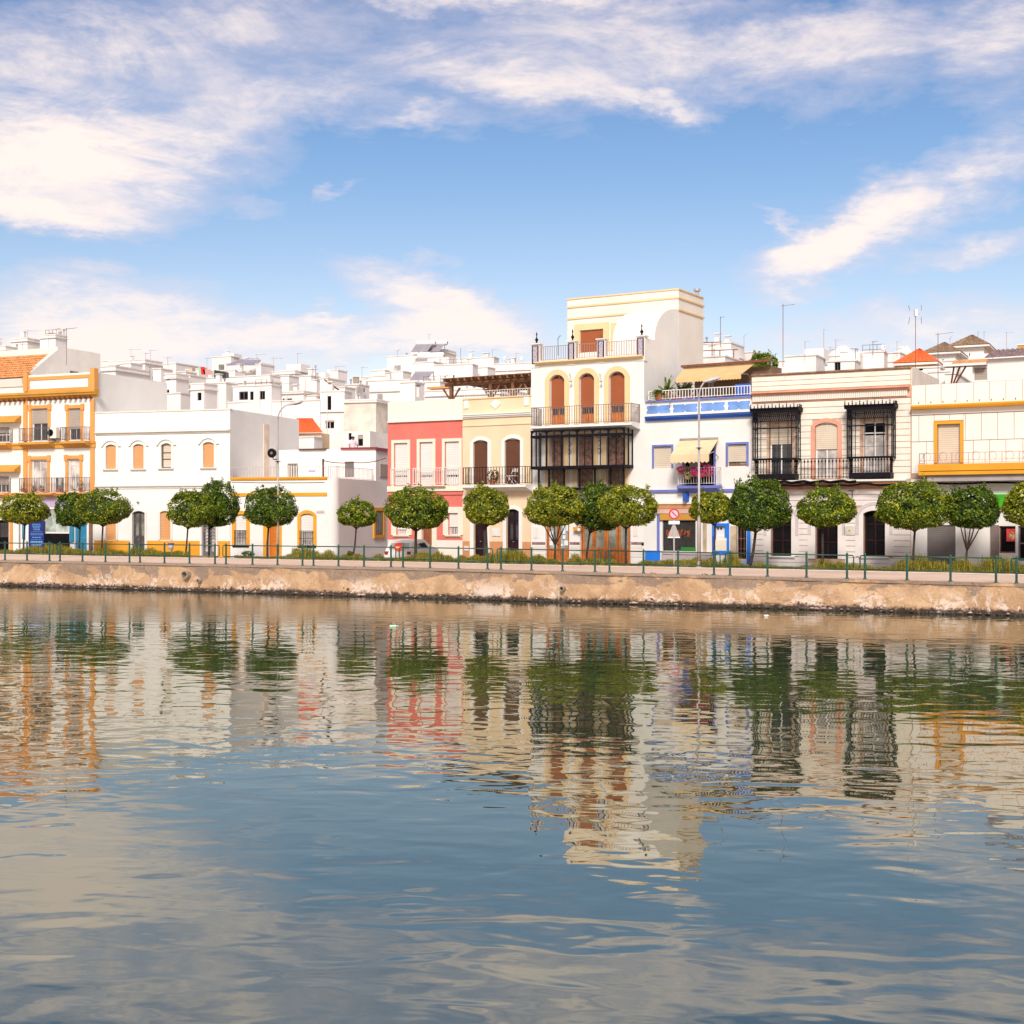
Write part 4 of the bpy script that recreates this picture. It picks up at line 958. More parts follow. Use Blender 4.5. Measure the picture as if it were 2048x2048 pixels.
H.box('plaque', M('grey_marble_plaque', (.62, .58, .50), .4, .1, 3), 1687.5, 1052, 1710, 1070, .03, .07)
H.box('plaque_emblem', gold, 1697, 1059, 1700.5, 1063, .07, .085)
mb = MB(); zz = H.z(1660, 971)
pts_ = [(i * H.W / 40, -.62 if i < 30 else -.66, zz + .035 * math.sin(i * .9) - .03 * math.sin(i * .37)) for i in range(41)]
mb.tube(pts_, .05, 5); H.part('cable', mb, dark)
mb = MB(); pts_ = [(H.u(1528) + i * .3, -.63, zz + .17 + .04 * math.sin(i * 2.1)) for i in range(16)]; mb.tube(pts_, .06, 5); H.part('cable', mb, dark)
H.part('conduit', MB().tube([(H.u(1705), -.06, H.z(1705, 981)), (H.u(1705), -.06, H.z(1705, 996))], .025, 5).box(H.u(1698), H.u(1709), -.1, -.03, H.z(1700, 981.6), H.z(1700, 980.2)), irong)
# ================================================================== HOUSE 9: panelled, yellow balcony
vI = -3328; dI0 = dH0 * (1503 - vH) / (1822 - vH); I = House('panelled_house', 'white panelled house with a long yellow balcony at the right edge', 1822.3, dI0, 2260, dI0 * (1822 - vI) / (2260 - vI))
zI = I.z(1935, 765)
pw = M('white_cladding_panel', (.80, .745, .67), .7, .03, .6, .003, streak=.12)
pj = M('panel_joint', (.42, .28, .20), .9, .1, 2)
I.band('cornice', yellow, 1821, 2255, 1935, 806, 813.5, .42, prof=[(0,0),(.85,0),(1,.6),(1,1),(0,1)])
I.band('frieze', white, 1823, 2255, 1935, 814, 826, .06)
zi0, zi1, zi2, zi3 = I.z(1935, 807), I.z(1935, 827), I.z(1935, 881), I.z(1935, 945)
dr_ = window(I, 1875, 848, 1921, 925, sh=shbeige, frac=1, sur=yellow, swd=.13, dep=.22, name='balcony_door', spr=.1)
up = list(I.holes)
def panels(xs, za, zb):
    for x0, x1 in zip(xs, xs[1:]):
        a, b = I.u(x0) + .012, I.u(x1) - .012; hs = [h for h in up if h[0] - .14 < b and h[1] + .14 > a and h[2] < zb - .02 and h[3] + .14 > za + .02]
        if not hs: I.part('panel', I.bx(MB(), a, b, 0, .03, za, zb), pw)
        else:
            h = hs[0]
            if h[0] - .14 > a + .06: I.part('panel', I.bx(MB(), a, h[0] - .14, 0, .03, za, zb), pw)
            if h[1] + .14 < b - .06: I.part('panel', I.bx(MB(), h[1] + .14, b, 0, .03, za, zb), pw)
            if h[3] + .16 < zb - .06 : I.part('panel', I.bx(MB(), max(a, h[0] - .13), min(b, h[1] + .13), 0, .03, h[3] + .16, zb), pw)
panels([1823, 1851.5, 1882.5, 1914, 1947, 1979, 2012, 2045, 2080, 2114, 2150, 2190, 2230], zi0 + .02, zI - .015)
panels([1823, 1838, 1868.5, 1899.5, 1931, 1963, 1995.5, 2028.5, 2063, 2098, 2134, 2170, 2210], zi2 + .02, zi1 - .02)
panels([1823, 1853, 1883, 1914, 1947, 1979.5, 2012, 2046, 2080, 2116, 2150, 2190, 2230], zi3, zi2 - .01)
for k in range(14):
    x = 1838 + k * 24.2; u = I.u(x); z = zi0 + .12; I.part('weep_hole', MB().box(u - .018, u + .018, -.05, -.028, z - .04, z + .04), rust)
ub0, ub1 = I.u(1836, .9), I.W; zbt, zbb = I.z(1935, 927, .9), I.z(1935, 947, .9)
yb = I.part('balcony', MB().box(ub0, ub1, -.9, 0, zbb + .14, zbt).box(ub0 - .0, ub1, -.86, 0, zbb - .04, zbb + .12), yellow)
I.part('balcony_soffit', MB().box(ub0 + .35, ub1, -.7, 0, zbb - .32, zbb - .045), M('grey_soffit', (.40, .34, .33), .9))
zrr = I.z(1935, 905, .87)
rl = railing(I, [(ub0 + .05, .03), (ub0 + .05, .86), (ub1, .86)], zbt, zrr, M('thin_grey_iron', (.30, .22, .22), .5), .66, 'plain', thick=.014, mid=(.35,))
lp = MB().tube([(.16 * math.cos(a) , 0, .30 + .20 * math.sin(a)) for a in [R(-60) + R(300) * i / 12 for i in range(13)]], .010, 4).mesh('scroll', MC['thin_grey_iron'])
n = int((ub1 - ub0) / .66)
for i in range(n): link('scroll', lp, rl, (ub0 + .38 + i * (ub1 - ub0 - .1) / n, -.86, zbt + .02))
gb = I.z(1935, 957)
window(I, 1854, 1050, 1911, 1128, sh=shsteel, frac=1, name='garage_shutter'); window(I, 1998, 1052, 2031, 1106, pane=dark, fr=rust, mull=0, name='shop_window')
window(I, 2036, 1052, 2085, 1122, pane=dark, fr=irong, mull=2, bars=(.5,), name='shop_door')
I.box('shutter_box', M('brown_grey_panel', (.20, .145, .13), .7, .1, 2), 1981, 1050, 1997.5, 1128, 0, .06)
ps = I.box('poster', M('red_poster', (.72, .05, .05), .5, .25, 2), 2013, 1057.5, 2033.5, 1083, -.04, -.02)
ps['label'] = 'red poster with a pale round picture in the shop window'
mb = MB(); u0, u1, z0, z1 = I.r(2018, 1063, 2030, 1080, -.02)
mb.extr([((u0 + u1) / 2 + (u1 - u0) / 2 * math.cos(a), (z0 + z1) / 2 + (z1 - z0) / 2 * math.sin(a)) for a in [2 * math.pi * i / 14 for i in range(14)]], 'y', .014, .02); I.part('poster_picture', mb, M('poster_cream', (.74, .45, .22), .5, .5, 6))
I.box('shop_sign', M('bright_green_sign', (.05, .42, .01), .5, .35, 1.2), 1975, 988, 2120, 1014, 0, .14)
mb = MB(); zz = I.z(1935, 966.5); mb.tube([(i * I.W / 20, -.05, zz + .02 * math.sin(i)) for i in range(21)], .035, 5); I.part('cable', mb, dark)
for y in (972, 978): I.band('ledge', white2, 1860, 2255, 1980, y, y + 2.5, .06)
I.walls(0, I.W, zI, 9, [(0, gb, white), (gb, zi1 + .3, pj), (zi1 + .3, zi0 + .1, white), (zi0 + .1, 40, pj)])
# raised block over the panelled house
ox = -2.2; u0 = I.u(1975.5, ox); z1 = I.z(2010, 716, ox)
I.part('roof_room', I.bx(MB(), u0, I.W, -8, ox, zI - .7, z1), white)
mb = MB(); n = 30
for i in range(n):
    a, b = u0 - .1 + (I.W - u0) * i / n, u0 - .1 + (I.W - u0) * (i + 1) / n; c = (a + b) / 2; za, zb_ = z1 + .02, z1 + .5
    mb.add([(a, 1.9, za), (c, 1.9, za + .07), (b, 1.9, za), (b, 3.4, zb_), (c, 3.4, zb_ + .07), (a, 3.4, zb_)], [(0, 1, 4, 5), (1, 2, 3, 4), (0, 2, 1)])
o_ = I.part('roof_tiles', mb, tilemv); o_['kind'] = 'stuff'
# ================================================================== ground, water, quay
QF = Fac(-400, quayd(-400), 2450, quayd(2450)); QF.qp = [QF.w(QF.u(x)) for x in range(-800, 2900, 40)]
def bp(x, o=0): d = bedd(x) + o; return P(x, d)
def sheet(name, pts_a, pts_b, z_, mat, thick=.25):
    mb = MB(); n = len(pts_a)
    for i in range(n - 1):
        a, b, c, d = pts_a[i], pts_a[i + 1], pts_b[i + 1], pts_b[i]; z, y_ = (z_(xs[i]), z_(xs[i + 1])) if callable(z_) else (z_, z_)
        mb.quad((*a[:2], z), (*b[:2], y_), (*c[:2], y_), (*d[:2], z)); mb.quad((*a[:2], z - thick), (*b[:2], y_ - thick), (*b[:2], y_), (*a[:2], z))
        mb.quad((*d[:2], z), (*c[:2], y_), (*c[:2], y_ - thick), (*d[:2], z - thick))
    o = mb.obj(name, mat); o['kind'] = 'structure'; return o
def pave_mat():
    m, t, b = mat_base('pink_promenade_concrete'); setb(b, .9)
    co = t.new('ShaderNodeTexCoord').outputs['Object']
    n1 = t.noise(co, .5, 6, .6); n2 = t.noise(co, 7, 5, .7)
    c = t.mix(t.ss(n1, .35, .7), (.62, .44, .33), (.73, .54, .42)); c = t.mix(t.m('MULTIPLY', t.ss(n2, .5, .8), .5), c, (.48, .36, .30))
    t.put(b.inputs['Base Color'], c)
    bn = t.new('ShaderNodeBump'); bn.inputs['Distance'].default_value = .01; t.put(bn.inputs['Height'], n2); t.l.new(bn.outputs[0], b.inputs['Normal']); return m
pave = pave_mat(); asphalt = M('road_asphalt', (.16, .14, .14), .9, .15, 2, .01); soil = M('dry_soil', (.30, .20, .11), .95, .25, 3, .02)
kerbm = M('pale_kerb', (.62, .50, .42), .9, .12, 3, .01)
xs = list(range(-800, 2900, 60))
qa = [QF.w(QF.u(x), 0.02) for x in xs]
sheet('promenade', [QF.w(QF.u(x), -.32) for x in xs], [bp(x) for x in xs], gzp, pave)
k_ = sheet('kerb', [bp(x) for x in xs], [bp(x, .18) for x in xs], lambda x: gzp(x) + .03, kerbm, .4)
sheet('planting_bed', [bp(x, .18) for x in xs], [bp(x, 1.7) for x in xs], lambda x: gzp(x) + .02, soil, .4)
sheet('road', [bp(x, 1.7) for x in xs], [P(x, 128 - x * .012) for x in xs], RZ - .004, asphalt, .5)
# far terrain climbing behind the front row, and out to the horizon
def hill(x, y):
    d = y + .35 * x; h = max(0, min(1, (d - 100) / 120)); return RZ - .1 + 9.5 * h * h * (3 - 2 * h)
mb = MB(); N, K = 40, 30; gx = [-60 + 120 * i / (N - 1) for i in range(N)]; gx = [-2600, -900, -300, -130] + gx + [130, 300, 900, 2600]
gy = [96 + 5 * i for i in range(K)] + [280, 400, 800, 2000, 5000]
for y in gy:
    for x in gx: mb.v.append((x * (y / 96 if abs(x) <= 60 else 1) if abs(x) <= 60 else x * (1 + y / 900), y, hill(x, y)))
n = len(gx)
for j in range(len(gy) - 1):
    for i in range(n - 1): mb.f.append((j * n + i, j * n + i + 1, (j + 1) * n + i + 1, (j + 1) * n + i)); mb.mi.append(0)
tag(mb.obj('hillside', M('dry_hillside', (.30, .24, .15), .95, .3, .05)), kind='structure')
tag(MB().quad((-4000, -3000, -2.5), (4000, -3000, -2.5), (4000, 6000, -2.5), (-4000, 6000, -2.5)).obj('lake_bed', soil), kind='structure')
# ---- water
def water_mat():
    m, t, b = mat_base('river_water'); b.inputs['IOR'].default_value = 2.45
    geo = t.new('ShaderNodeNewGeometry').outputs['Position']
    b.inputs['Base Color'].default_value = (.034, .046, .022, 1); b.inputs['Specular IOR Level'].default_value = .95; b.inputs['Specular Tint'].default_value = (1, .97, .84, 1)
    # ripple fields: long swell, wind ripples stretched along the bank, fine chop; the strip by the far bank on the left is ruffled by a breeze
    g = t.map(geo, (1, 1, 1), rot=(0, 0, R(8)))
    a1 = t.noise(t.map(g, (.5, .7, 1)), 1.0, 1.0, .4, .5)
    a2 = t.noise(t.map(g, (1.2, 1.75, 1), (5, 2, 0)), 1.0, 1.2, .35, .6)
    a4 = t.noise(t.map(g, (2.4, 4.6, 1), (1, 9, 0)), 1.0, 1.0, .4, .3)
    a3 = t.noise(t.map(g, (7, 13, 1)), 1.0, 3, .6)
    calm = t.noise(t.map(g, (.05, .12, 1), (3, 7, 0)), 1.0, 2, .5)
    px, py, pz = t.xyz(geo)[0:3]
    # breeze patch bounded in world space, ragged edge
    rag = t.m('MULTIPLY', t.m('SUBTRACT', t.noise(t.map(geo, (.10, .5, 1)), 1.0, 4, .6), .5), 9)
    yy = t.m('ADD', py, rag); 
    pm = t.m('MULTIPLY', t.m('MULTIPLY', t.ss(yy, 42.5, 45.5), t.ss(yy, 66, 60)), t.ss(t.m('ADD', px, rag), 1, -9))
    k2 = t.m('MULTIPLY', t.ss(calm, .35, .65, .7, 1.3), .0098)
    h = t.m('ADD', t.m('MULTIPLY', a1, .011), t.m('MULTIPLY', a2, k2))
    h = t.m('ADD', h, t.m('MULTIPLY', a4, t.m('MULTIPLY', k2, .17)))
    h = t.m('ADD', h, t.m('MULTIPLY', a3, t.m('ADD', .00003, t.m('MULTIPLY', pm, .0022))))
    bn = t.new('ShaderNodeBump'); bn.inputs['Strength'].default_value = 1; bn.inputs['Distance'].default_value = 1.0
    t.put(bn.inputs['Height'], h); t.l.new(bn.outputs[0], b.inputs['Normal'])
    t.put(b.inputs['Roughness'], t.m('ADD', .012, t.m('MULTIPLY', pm, .05)))
    return m
wm = water_mat()
wq = [QF.w(QF.u(x), -.2) for x in (-1500, 3600)]
tag(MB().quad((-900, -400, 0), (900, -400, 0), (*wq[1][:2], 0), (*wq[0][:2], 0)).obj('water', wm), kind='structure')
# ---- quay wall
def quay_mat():
    m, t, b = mat_base('eroded_quay_render'); setb(b, .93)
    co = t.new('ShaderNodeTexCoord').outputs['Object']; x, y, z = t.xyz(co)[0:3]
    n1 = t.noise(co, .9, 7, .65, .6); n2 = t.noise(co, 3.2, 7, .72, .8); n3 = t.noise(t.map(co, (1.0, 1.0, .7)), 1.1, 6, .65, 1.2); n4 = t.noise(co, 14, 4, .7)
    c = t.mix(t.ss(n1, .35, .65), (.40, .235, .125), (.56, .36, .205))
    c = t.mix(t.m('MULTIPLY', t.ss(n2, .5, .72), .45), c, (.40, .21, .10))
    # grey weathering down from the coping
    k = t.m('ADD', z, t.m('MULTIPLY', t.m('SUBTRACT', t.mix(.35, n1, n3), .5), 1.5))
    n5 = t.noise(t.map(co, (.55, .55, 1.0), (4, 2, 1)), 1.0, 5, .55, .4)
    kt = t.m('ADD', z, t.m('MULTIPLY', t.m('SUBTRACT', n5, .5), 2.6))
    c = t.mix(t.m('MULTIPLY', t.ss(kt, .88, .98), t.ss(n2, .25, .6, .45, .95)), c, (.22, .155, .115))
    c = t.mix(t.m('MULTIPLY', t.ss(t.noise(t.map(co, (3, 3, .5), (2, 2, 2)), 1.0, 4, .6), .55, .68), t.m('MULTIPLY', t.ss(z, .5, 1.1), .55)), c, (.20, .13, .09))
    c = t.mix(t.m('MULTIPLY', t.ss(z, 1.08, 1.2), t.ss(n2, .3, .6, .2, .8)), c, (.33, .24, .18))
    # spalled pale stone low down
    kk = t.m('MULTIPLY', t.ss(t.m('ADD', n2, t.m('MULTIPLY', t.m('SUBTRACT', t.noise(t.map(co, (.5, .5, .5), (7, 1, 3)), 1.0, 3, .6), .5), 1.1)), .52, .60), t.m('MULTIPLY', t.ss(z, 1.0, .3), t.ss(z, .02, .18)))
    c = t.mix(t.m('MULTIPLY', kk, .8), c, (.72, .58, .49)); c = t.mix(t.m('MULTIPLY', kk, t.ss(n4, .6, .72)), c, (.16, .09, .06))
    c = t.mix(t.m('MULTIPLY', t.ss(n4, .50, .72), .45), c, (.22, .13, .08)); c = t.mix(t.m('MULTIPLY', t.ss(t.noise(co, 26, 3, .7), .58, .7), .5), c, (.74, .58, .46))
    # cracks
    vo = t.new('ShaderNodeTexVoronoi', feature='DISTANCE_TO_EDGE'); t.put(vo.inputs['Vector'], t.v('ADD', t.map(co, (.8, .8, 1.1)), t.v('SCALE', t.noise(co, 2, 3, .6, 0, 'Color'), scale=.5))); vo.inputs['Scale'].default_value = 1
    c = t.mix(t.m('MULTIPLY', t.ss(vo.outputs['Distance'], .02, .004), t.ss(n1, .45, .6, 0, .5)), c, (.14, .07, .04))
    # wet foot
    k5 = t.m('ADD', z, t.m('MULTIPLY', t.m('SUBTRACT', n2, .5), .5)); c = t.mix(t.ss(k5, .26, .10), c, (.045, .028, .02))
    t.put(b.inputs['Base Color'], c)
    bn = t.new('ShaderNodeBump'); bn.inputs['Distance'].default_value = .05; t.put(bn.inputs['Height'], t.m('ADD', n2, t.m('MULTIPLY', n4, .3))); t.l.new(bn.outputs[0], b.inputs['Normal'])
    return m
qm = quay_mat()
from mathutils import noise as mn
q0, q1 = QF.u(-700), QF.u(2800); NX, NZ = 1500, 12
mb = MB(); tz = [j / (NZ - 1) for j in range(NZ)]
vs = []
for i in range(NX):
    u = q0 + (q1 - q0) * i / (NX - 1); tp_ = gzp(pxof(QF.w(u, 0))) - .02
    for t_ in tz:
        z = -.6 + (tp_ + .6) * t_
        bat = .10 * (1 - z / GZ); r_ = .05 * mn.noise(Vector((u * .8, z * 1.5, 0))) + .03 * mn.noise(Vector((u * 3, z * 4, 5))) * (1.2 - z)
        low = max(0, .45 - z); r_ += low * .35 * mn.noise(Vector((u * 2.3, z * 3, 9)))
        vs.append(QF.w(u, bat + r_ - (.03 if z > 1.1 else 0), z))
fs = [(i * NZ + j, (i + 1) * NZ + j, (i + 1) * NZ + j + 1, i * NZ + j + 1) for i in range(NX - 1) for j in range(NZ - 1)]
mb.add(vs, fs)
qo = tag(mb.obj('quay_wall', qm, smooth=True), 'long eroded ochre quay wall rising from the water', 'wall')
mb = MB(); 
ux = [q0 + (q1 - q0) * i / 400 for i in range(401)]
for a, b in zip(ux, ux[1:]):
    ga, gb = gzp(pxof(QF.w(a, 0))), gzp(pxof(QF.w(b, 0)))
    ea = .05 + .03 * mn.noise(Vector((a * 1.1, 0, 3))); eb = .05 + .03 * mn.noise(Vector((b * 1.1, 0, 3)))
    mb.quad(QF.w(a, ea, ga - .10), QF.w(b, eb, gb - .10), QF.w(b, eb, gb + .004), QF.w(a, ea, ga + .004)); mb.quad(QF.w(a, ea, ga + .004), QF.w(b, eb, gb + .004), QF.w(b, -.33, gb + .004), QF.w(a, -.33, ga + .004))
    mb.quad(QF.w(a, ea, ga - .10), QF.w(a, -.1, ga - .10), QF.w(b, -.1, gb - .10), QF.w(b, eb, gb - .10))
mb.obj('coping', qm, qo)
# rubble along the waterline
def rock_mat():
    m, t, b = mat_base('dark_wet_rubble'); setb(b, .7)
    co = t.new('ShaderNodeNewGeometry'); n = t.noise(co.outputs['Position'], 3.5, 5, .7)
    z = t.xyz(co.outputs['Position'])[2]
    c = t.mix(t.ss(co.outputs['Random Per Island'], .55, .95), (.10, .062, .045), (.66, .47, .37)); c = t.mix(t.m('MULTIPLY', t.ss(n, .45, .65), .6), c, (.045, .03, .022))
    c = t.mix(t.ss(z, .10, .03), c, (.03, .021, .016)); t.put(b.inputs['Base Color'], c); return m
rg = random.Random(11); mb = MB()
ico = bpy.data.meshes.new('t'); import bmesh
bmt = bmesh.new(); bmesh.ops.create_icosphere(bmt, subdivisions=1, radius=1); iv = [v.co.copy() for v in bmt.verts]; ifc = [tuple(v.index for v in f.verts) for f in bmt.faces]; bmt.free(); bpy.data.meshes.remove(ico)
def rock(mb, c, sx, sy, sz, rg):
    a = rg.uniform(0, 6.3); ca, sa = math.cos(a), math.sin(a); vs = []
    for v in iv:
        k = rg.uniform(.72, 1.15); x, y, z = v.x * sx * k, v.y * sy * k, v.z * sz * k; vs.append((c[0] + x * ca - y * sa, c[1] + x * sa + y * ca, c[2] + z))
    mb.add(vs, ifc)
u = q0
while u < q1:
    dens = mn.noise(Vector((u * .35, 2, 0))); r_ = rg.uniform(.04, .12) * (1.15 if dens > 0 else .8)
    rock(mb, QF.w(u, .14 + rg.uniform(-.02, .10), rg.uniform(-.02, .06)), r_ * 1.35, r_, r_ * .8, rg)
    if rg.random() < .5: rock(mb, QF.w(u + rg.uniform(-.1, .1), .03 + rg.uniform(0, .05), rg.uniform(.08, .24 + .22 * max(0, dens))), r_ * .7, r_ * .5, r_ * .5, rg)
    u += rg.uniform(.07, .16)
tag(mb.obj('waterline_rubble', rock_mat()), kind='stuff')
# drain pipes in the wall
concrete = M('pipe_concrete', (.36, .29, .22), .9, .2, 5)
def pipe(x, y, r, lbl):
    u = QF.u(x, .1); z = QF.z(x, y, .1); p = tag(bpy.data.objects.new('drain_pipe', None), lbl, 'pipe', None); COL.objects.link(p)
    q = QF.w(u, .1, z); p.location = q; p.rotation_euler = (R(90), 0, QF.rz)
    mb = MB(); n = 20; vs = []; 
    for (rr, zz) in ((r * .78, -.35), (r * .78, .22), (r, .22), (r, -.1)):
        for k in range(n): vs.append((rr * math.cos(2*math.pi*k/n), rr * math.sin(2*math.pi*k/n), zz))
    fs = [(j * n + k, j * n + (k + 1) % n, (j + 1) * n + (k + 1) % n, (j + 1) * n + k) for j in range(3) for k in range(n)]
    mb.add(vs, fs); mb.obj('pipe_ring', concrete, p, smooth=False)
    MB().lathe([(r * .78, -.3), (r * .5, -.3)], (0, 0, 0), n).obj('pipe_mouth', dark, p)
pipe(374.5, 1149.5, .19, 'large round concrete drain pipe in the quay wall on the left')
pipe(401, 1161.5, .09, 'small drain hole right of the large pipe in the quay wall'); pipe(1127, 1177, .10, 'small dark drain hole in the quay wall near the middle')
for x, y, r_, c_, lb in ((788, 1254, .13, (.35, .62, .42), 'small pale green bottle floating before the coral house reflection'), (1533, 1233, .08, (.7, .66, .6), 'tiny white scrap floating near the quay on the right')):
    d = F * CZ / (y - HY); X, Y = P(x, d); o = MB().tube([(-r_, 0, .02), (r_ * .5, 0, .03), (r_ * .7, 0, .03), (r_ * 1.1, 0, .03)], [.04, .04, .018, .015], 8).obj('floating_litter', M('litter_%d' % x, c_, .4), loc=(X, Y, 0)); tag(o, lb, 'litter')
# ================================================================== railing along the quay
SEC = [[-110, -62, -18, 10, 0][:0] or [-86, -40, -8], [10, 54, 99], [120, 165, 211, 259], [280, 329, 379, 430], [452, 505, 555, 605], [627, 677, 728, 782], [806, 860, 917, 975], [1002, 1063, 1125, 1190],
       [1219, 1287, 1356, 1428], [1460, 1535, 1613, 1694], [1730, 1814, 1901, 1992], [2033, 2126, 2222]]
SLAB = ['at the left edge', 'in front of the blue sign board', 'in front of the yellow based house', 'before the paired trees above the drain pipe', 'around the left street lamp', 'before the small leaning tree',
        'before the coral house', 'before the tall house entrance', 'before the no parking sign', 'before the blue kiosk and ironwork house', 'before the panelled house garage', 'at the right edge']
pm_ = MB().lathe([(.085, 0), (.08, .015), (.05, .05), (.042, .10), (.042, .93), (.034, .955), (.01, .97)], (0, 0, 0), 8).mesh('post', green)
for sec, lb in zip(SEC, SLAB):
    if lb == 'at the left edge': continue
    us_ = [QF.u(x, -.16) for x in sec]; g0 = gzp(sec[0]); c = QF.w(us_[0], -.16, g0); sl_ = (gzp(sec[-1]) - g0) / (us_[-1] - us_[0])
    g = thing('quay_railing', 'green tubular quay railing section ' + lb, 'railing', c, QF.rz, 'green railing sections along the quay')
    for u in us_:
        link('post', pm_, g, (u - us_[0], 0, sl_ * (u - us_[0])))
    a, b = -.18, us_[-1] - us_[0] + .24
    if len(sec) == 3 and sec[0] == 10: a = -1.6
    z1, z0 = .87, .36
    def rr(pts_, nm): pts_ = [(p_[0], p_[1], p_[2] + sl_ * p_[0]) for p_ in pts_]; MB().tube(pts_, .025, 6).obj(nm, green, g, smooth=True)
    rr([(a + .06, 0, z1), (b - .06, 0, z1)], 'top_rail'); rr([(a + .06, 0, z0), (b - .06, 0, z0)], 'lower_rail')
    for s_, e in ((1, a), (-1, b)):
        cs = [(e + s_ * (.06 - .06 * math.cos(t)), 0, z1 - .06 + .06 * math.sin(t)) for t in (R(90), R(60), R(30), 0)]
        cs = [(e + s_ * .06, 0, z1), (e + s_ * .018, 0, z1 - .018), (e, 0, z1 - .06), (e, 0, z0 + .06), (e + s_ * .018, 0, z0 + .018), (e + s_ * .06, 0, z0)]
        rr(cs, 'end_loop')
# ================================================================== foliage
def leaf_mat(name, dark_, mid, lite, rough=.42):
    m, t, b = mat_base(name); setb(b, rough, 0, .35)
    g = t.new('ShaderNodeNewGeometry'); co = t.new('ShaderNodeTexCoord').outputs['Object']
    r_ = t.m('ADD', g.outputs['Random Per Island'], t.m('MULTIPLY', t.m('SUBTRACT', t.noise(co, 2.6, 3, .6), .5), 1.5))
    c = t.mix(t.ss(r_, .15, .6), dark_, mid); c = t.mix(t.ss(r_, .62, 1.05), c, lite)
    t.put(b.inputs['Base Color'], c)
    tr = t.new('ShaderNodeBsdfTranslucent'); t.put(tr.inputs[0], t.mix(.5, c, lite))
    mx = t.new('ShaderNodeMixShader'); mx.inputs[0].default_value = .25; t.l.new(b.outputs[0], mx.inputs[1]); t.l.new(tr.outputs[0], mx.inputs[2])
    t.l.new(mx.outputs[0], t.n['Material Output'].inputs[0]); return m
lm_mid = leaf_mat('citrus_leaves', (.040, .082, .004), (.125, .195, .007), (.46, .46, .03))
lm_dark = leaf_mat('dark_citrus_leaves', (.022, .056, .004), (.065, .125, .007), (.26, .33, .02))
lm_yel = leaf_mat('yellowish_citrus_leaves', (.065, .095, .005), (.20, .245, .008), (.56, .52, .04))
lm_core = M('crown_inner_shade', (.022, .040, .005), .9, .5, 8)  # the crown's inner shade put into a very dark green
weedm = leaf_mat('weedy_ground_cover', (.06, .065, .006), (.21, .20, .010), (.44, .33, .04), .7)
petm = leaf_mat('magenta_bougainvillea', (.58, .008, .16), (.80, .02, .26), (.90, .12, .40), .6)
petw = leaf_mat('cream_variegated_leaves', (.10, .14, .03), (.60, .56, .25), (.82, .78, .5), .6)
barkm = M('tree_bark', (.050, .028, .022), .95, .3, 8, .01)
NR = np.random.RandomState(5)
def leaves_np(cen, nrm, size, asp=.5):
    """rhombic leaves: centre, facing, length"""
    n = len(cen); a = np.cross(nrm, NR.normal(size=(n, 3))); a /= np.linalg.norm(a, axis=1)[:, None] + 1e-9
    b = np.cross(nrm, a); L = (size * NR.uniform(.65, 1.25, n))[:, None]
    v = np.empty((n, 4, 3)); fold = nrm * L * .10
    v[:, 0] = cen - a * L * .5; v[:, 1] = cen + b * L * asp * .5 + fold; v[:, 2] = cen + a * L * .5; v[:, 3] = cen - b * L * asp * .5 + fold
    return v.reshape(-1, 3)
def quads_mesh(name, v, mat, extra=None):
    n = len(v) // 4; me = bpy.data.meshes.new(name)
    me.vertices.add(len(v)); me.vertices.foreach_set('co', v.astype(np.float32).ravel())
    me.loops.add(n * 4); me.loops.foreach_set('vertex_index', np.arange(n * 4, dtype=np.int32))
    me.polygons.add(n); me.polygons.foreach_set('loop_start', np.arange(0, n * 4, 4, dtype=np.int32))
    me.materials.append(mat); me.update(calc_edges=True); return me
def crown(rx, ry, rz, n, size, gaps=0.0, low=.72, shoots=0, clumps=120):
    d = NR.normal(size=(clumps, 3)); d /= np.linalg.norm(d, axis=1)[:, None]
    rad = NR.uniform(.60, .97, clumps) ** .5
    cc = d * rad[:, None]; keep = NR.uniform(size=clumps) > gaps; cc = cc[keep]
    k = NR.randint(0, len(cc), int(n * .80)); p = cc[k] + NR.normal(size=(len(k), 3)) * NR.uniform(.05, .12, len(k))[:, None]
    d2 = NR.normal(size=(n - len(k), 3)); d2 /= np.linalg.norm(d2, axis=1)[:, None]; p = np.vstack([p, d2 * NR.uniform(.78, 1.02, len(d2))[:, None]])
    ph = NR.uniform(0, 6, 4); R_ = np.linalg.norm(p, axis=1); lim = 1.0 + .10 * np.sin(p[:, 0] * 4 + ph[0]) * np.cos(p[:, 2] * 4 + ph[1]) + .05 * np.sin(p[:, 0] * 9 + ph[2]) * np.sin(p[:, 2] * 8 + ph[3]); m = R_ > lim; p[m] *= (lim[m] / R_[m])[:, None]
    sp_ = (np.abs(p) ** 2.7).sum(1) ** (1 / 2.7) + 1e-6; p = p * (np.linalg.norm(p, axis=1) / sp_)[:, None] ** .8
    lowm = p[:, 2] < 0; q = p.copy(); q[lowm, 2] *= low
    # flattened, squarish underside
    f = 1 + .05 * (1 - np.abs(p[:, 2])); q[:, 0] *= f; q[:, 1] *= f
    q *= np.array([rx, ry, rz])
    nr_ = p / (np.linalg.norm(p, axis=1)[:, None] + 1e-6) + NR.normal(size=p.shape) * .75 + np.array([0, 0, .25]); nr_ /= np.linalg.norm(nr_, axis=1)[:, None]
    for s_ in range(shoots):
        a = NR.uniform(-.7, .7) * rx; b = NR.uniform(-.5, .5) * ry; m_ = 26; tt = NR.uniform(0, 1, m_)
        top = rz * (1 - .5 * (a / rx) ** 2); sh_ = np.stack([a + tt * NR.uniform(-.15, .2), b + 0 * tt, top * .9 + tt * NR.uniform(.2, .42)], 1) + NR.normal(size=(m_, 3)) * .045
        q = np.vstack([q, sh_]); g = NR.normal(size=(m_, 3)); nr_ = np.vstack([nr_, g / np.linalg.norm(g, axis=1)[:, None]])
    return leaves_np(q, nr_, size)
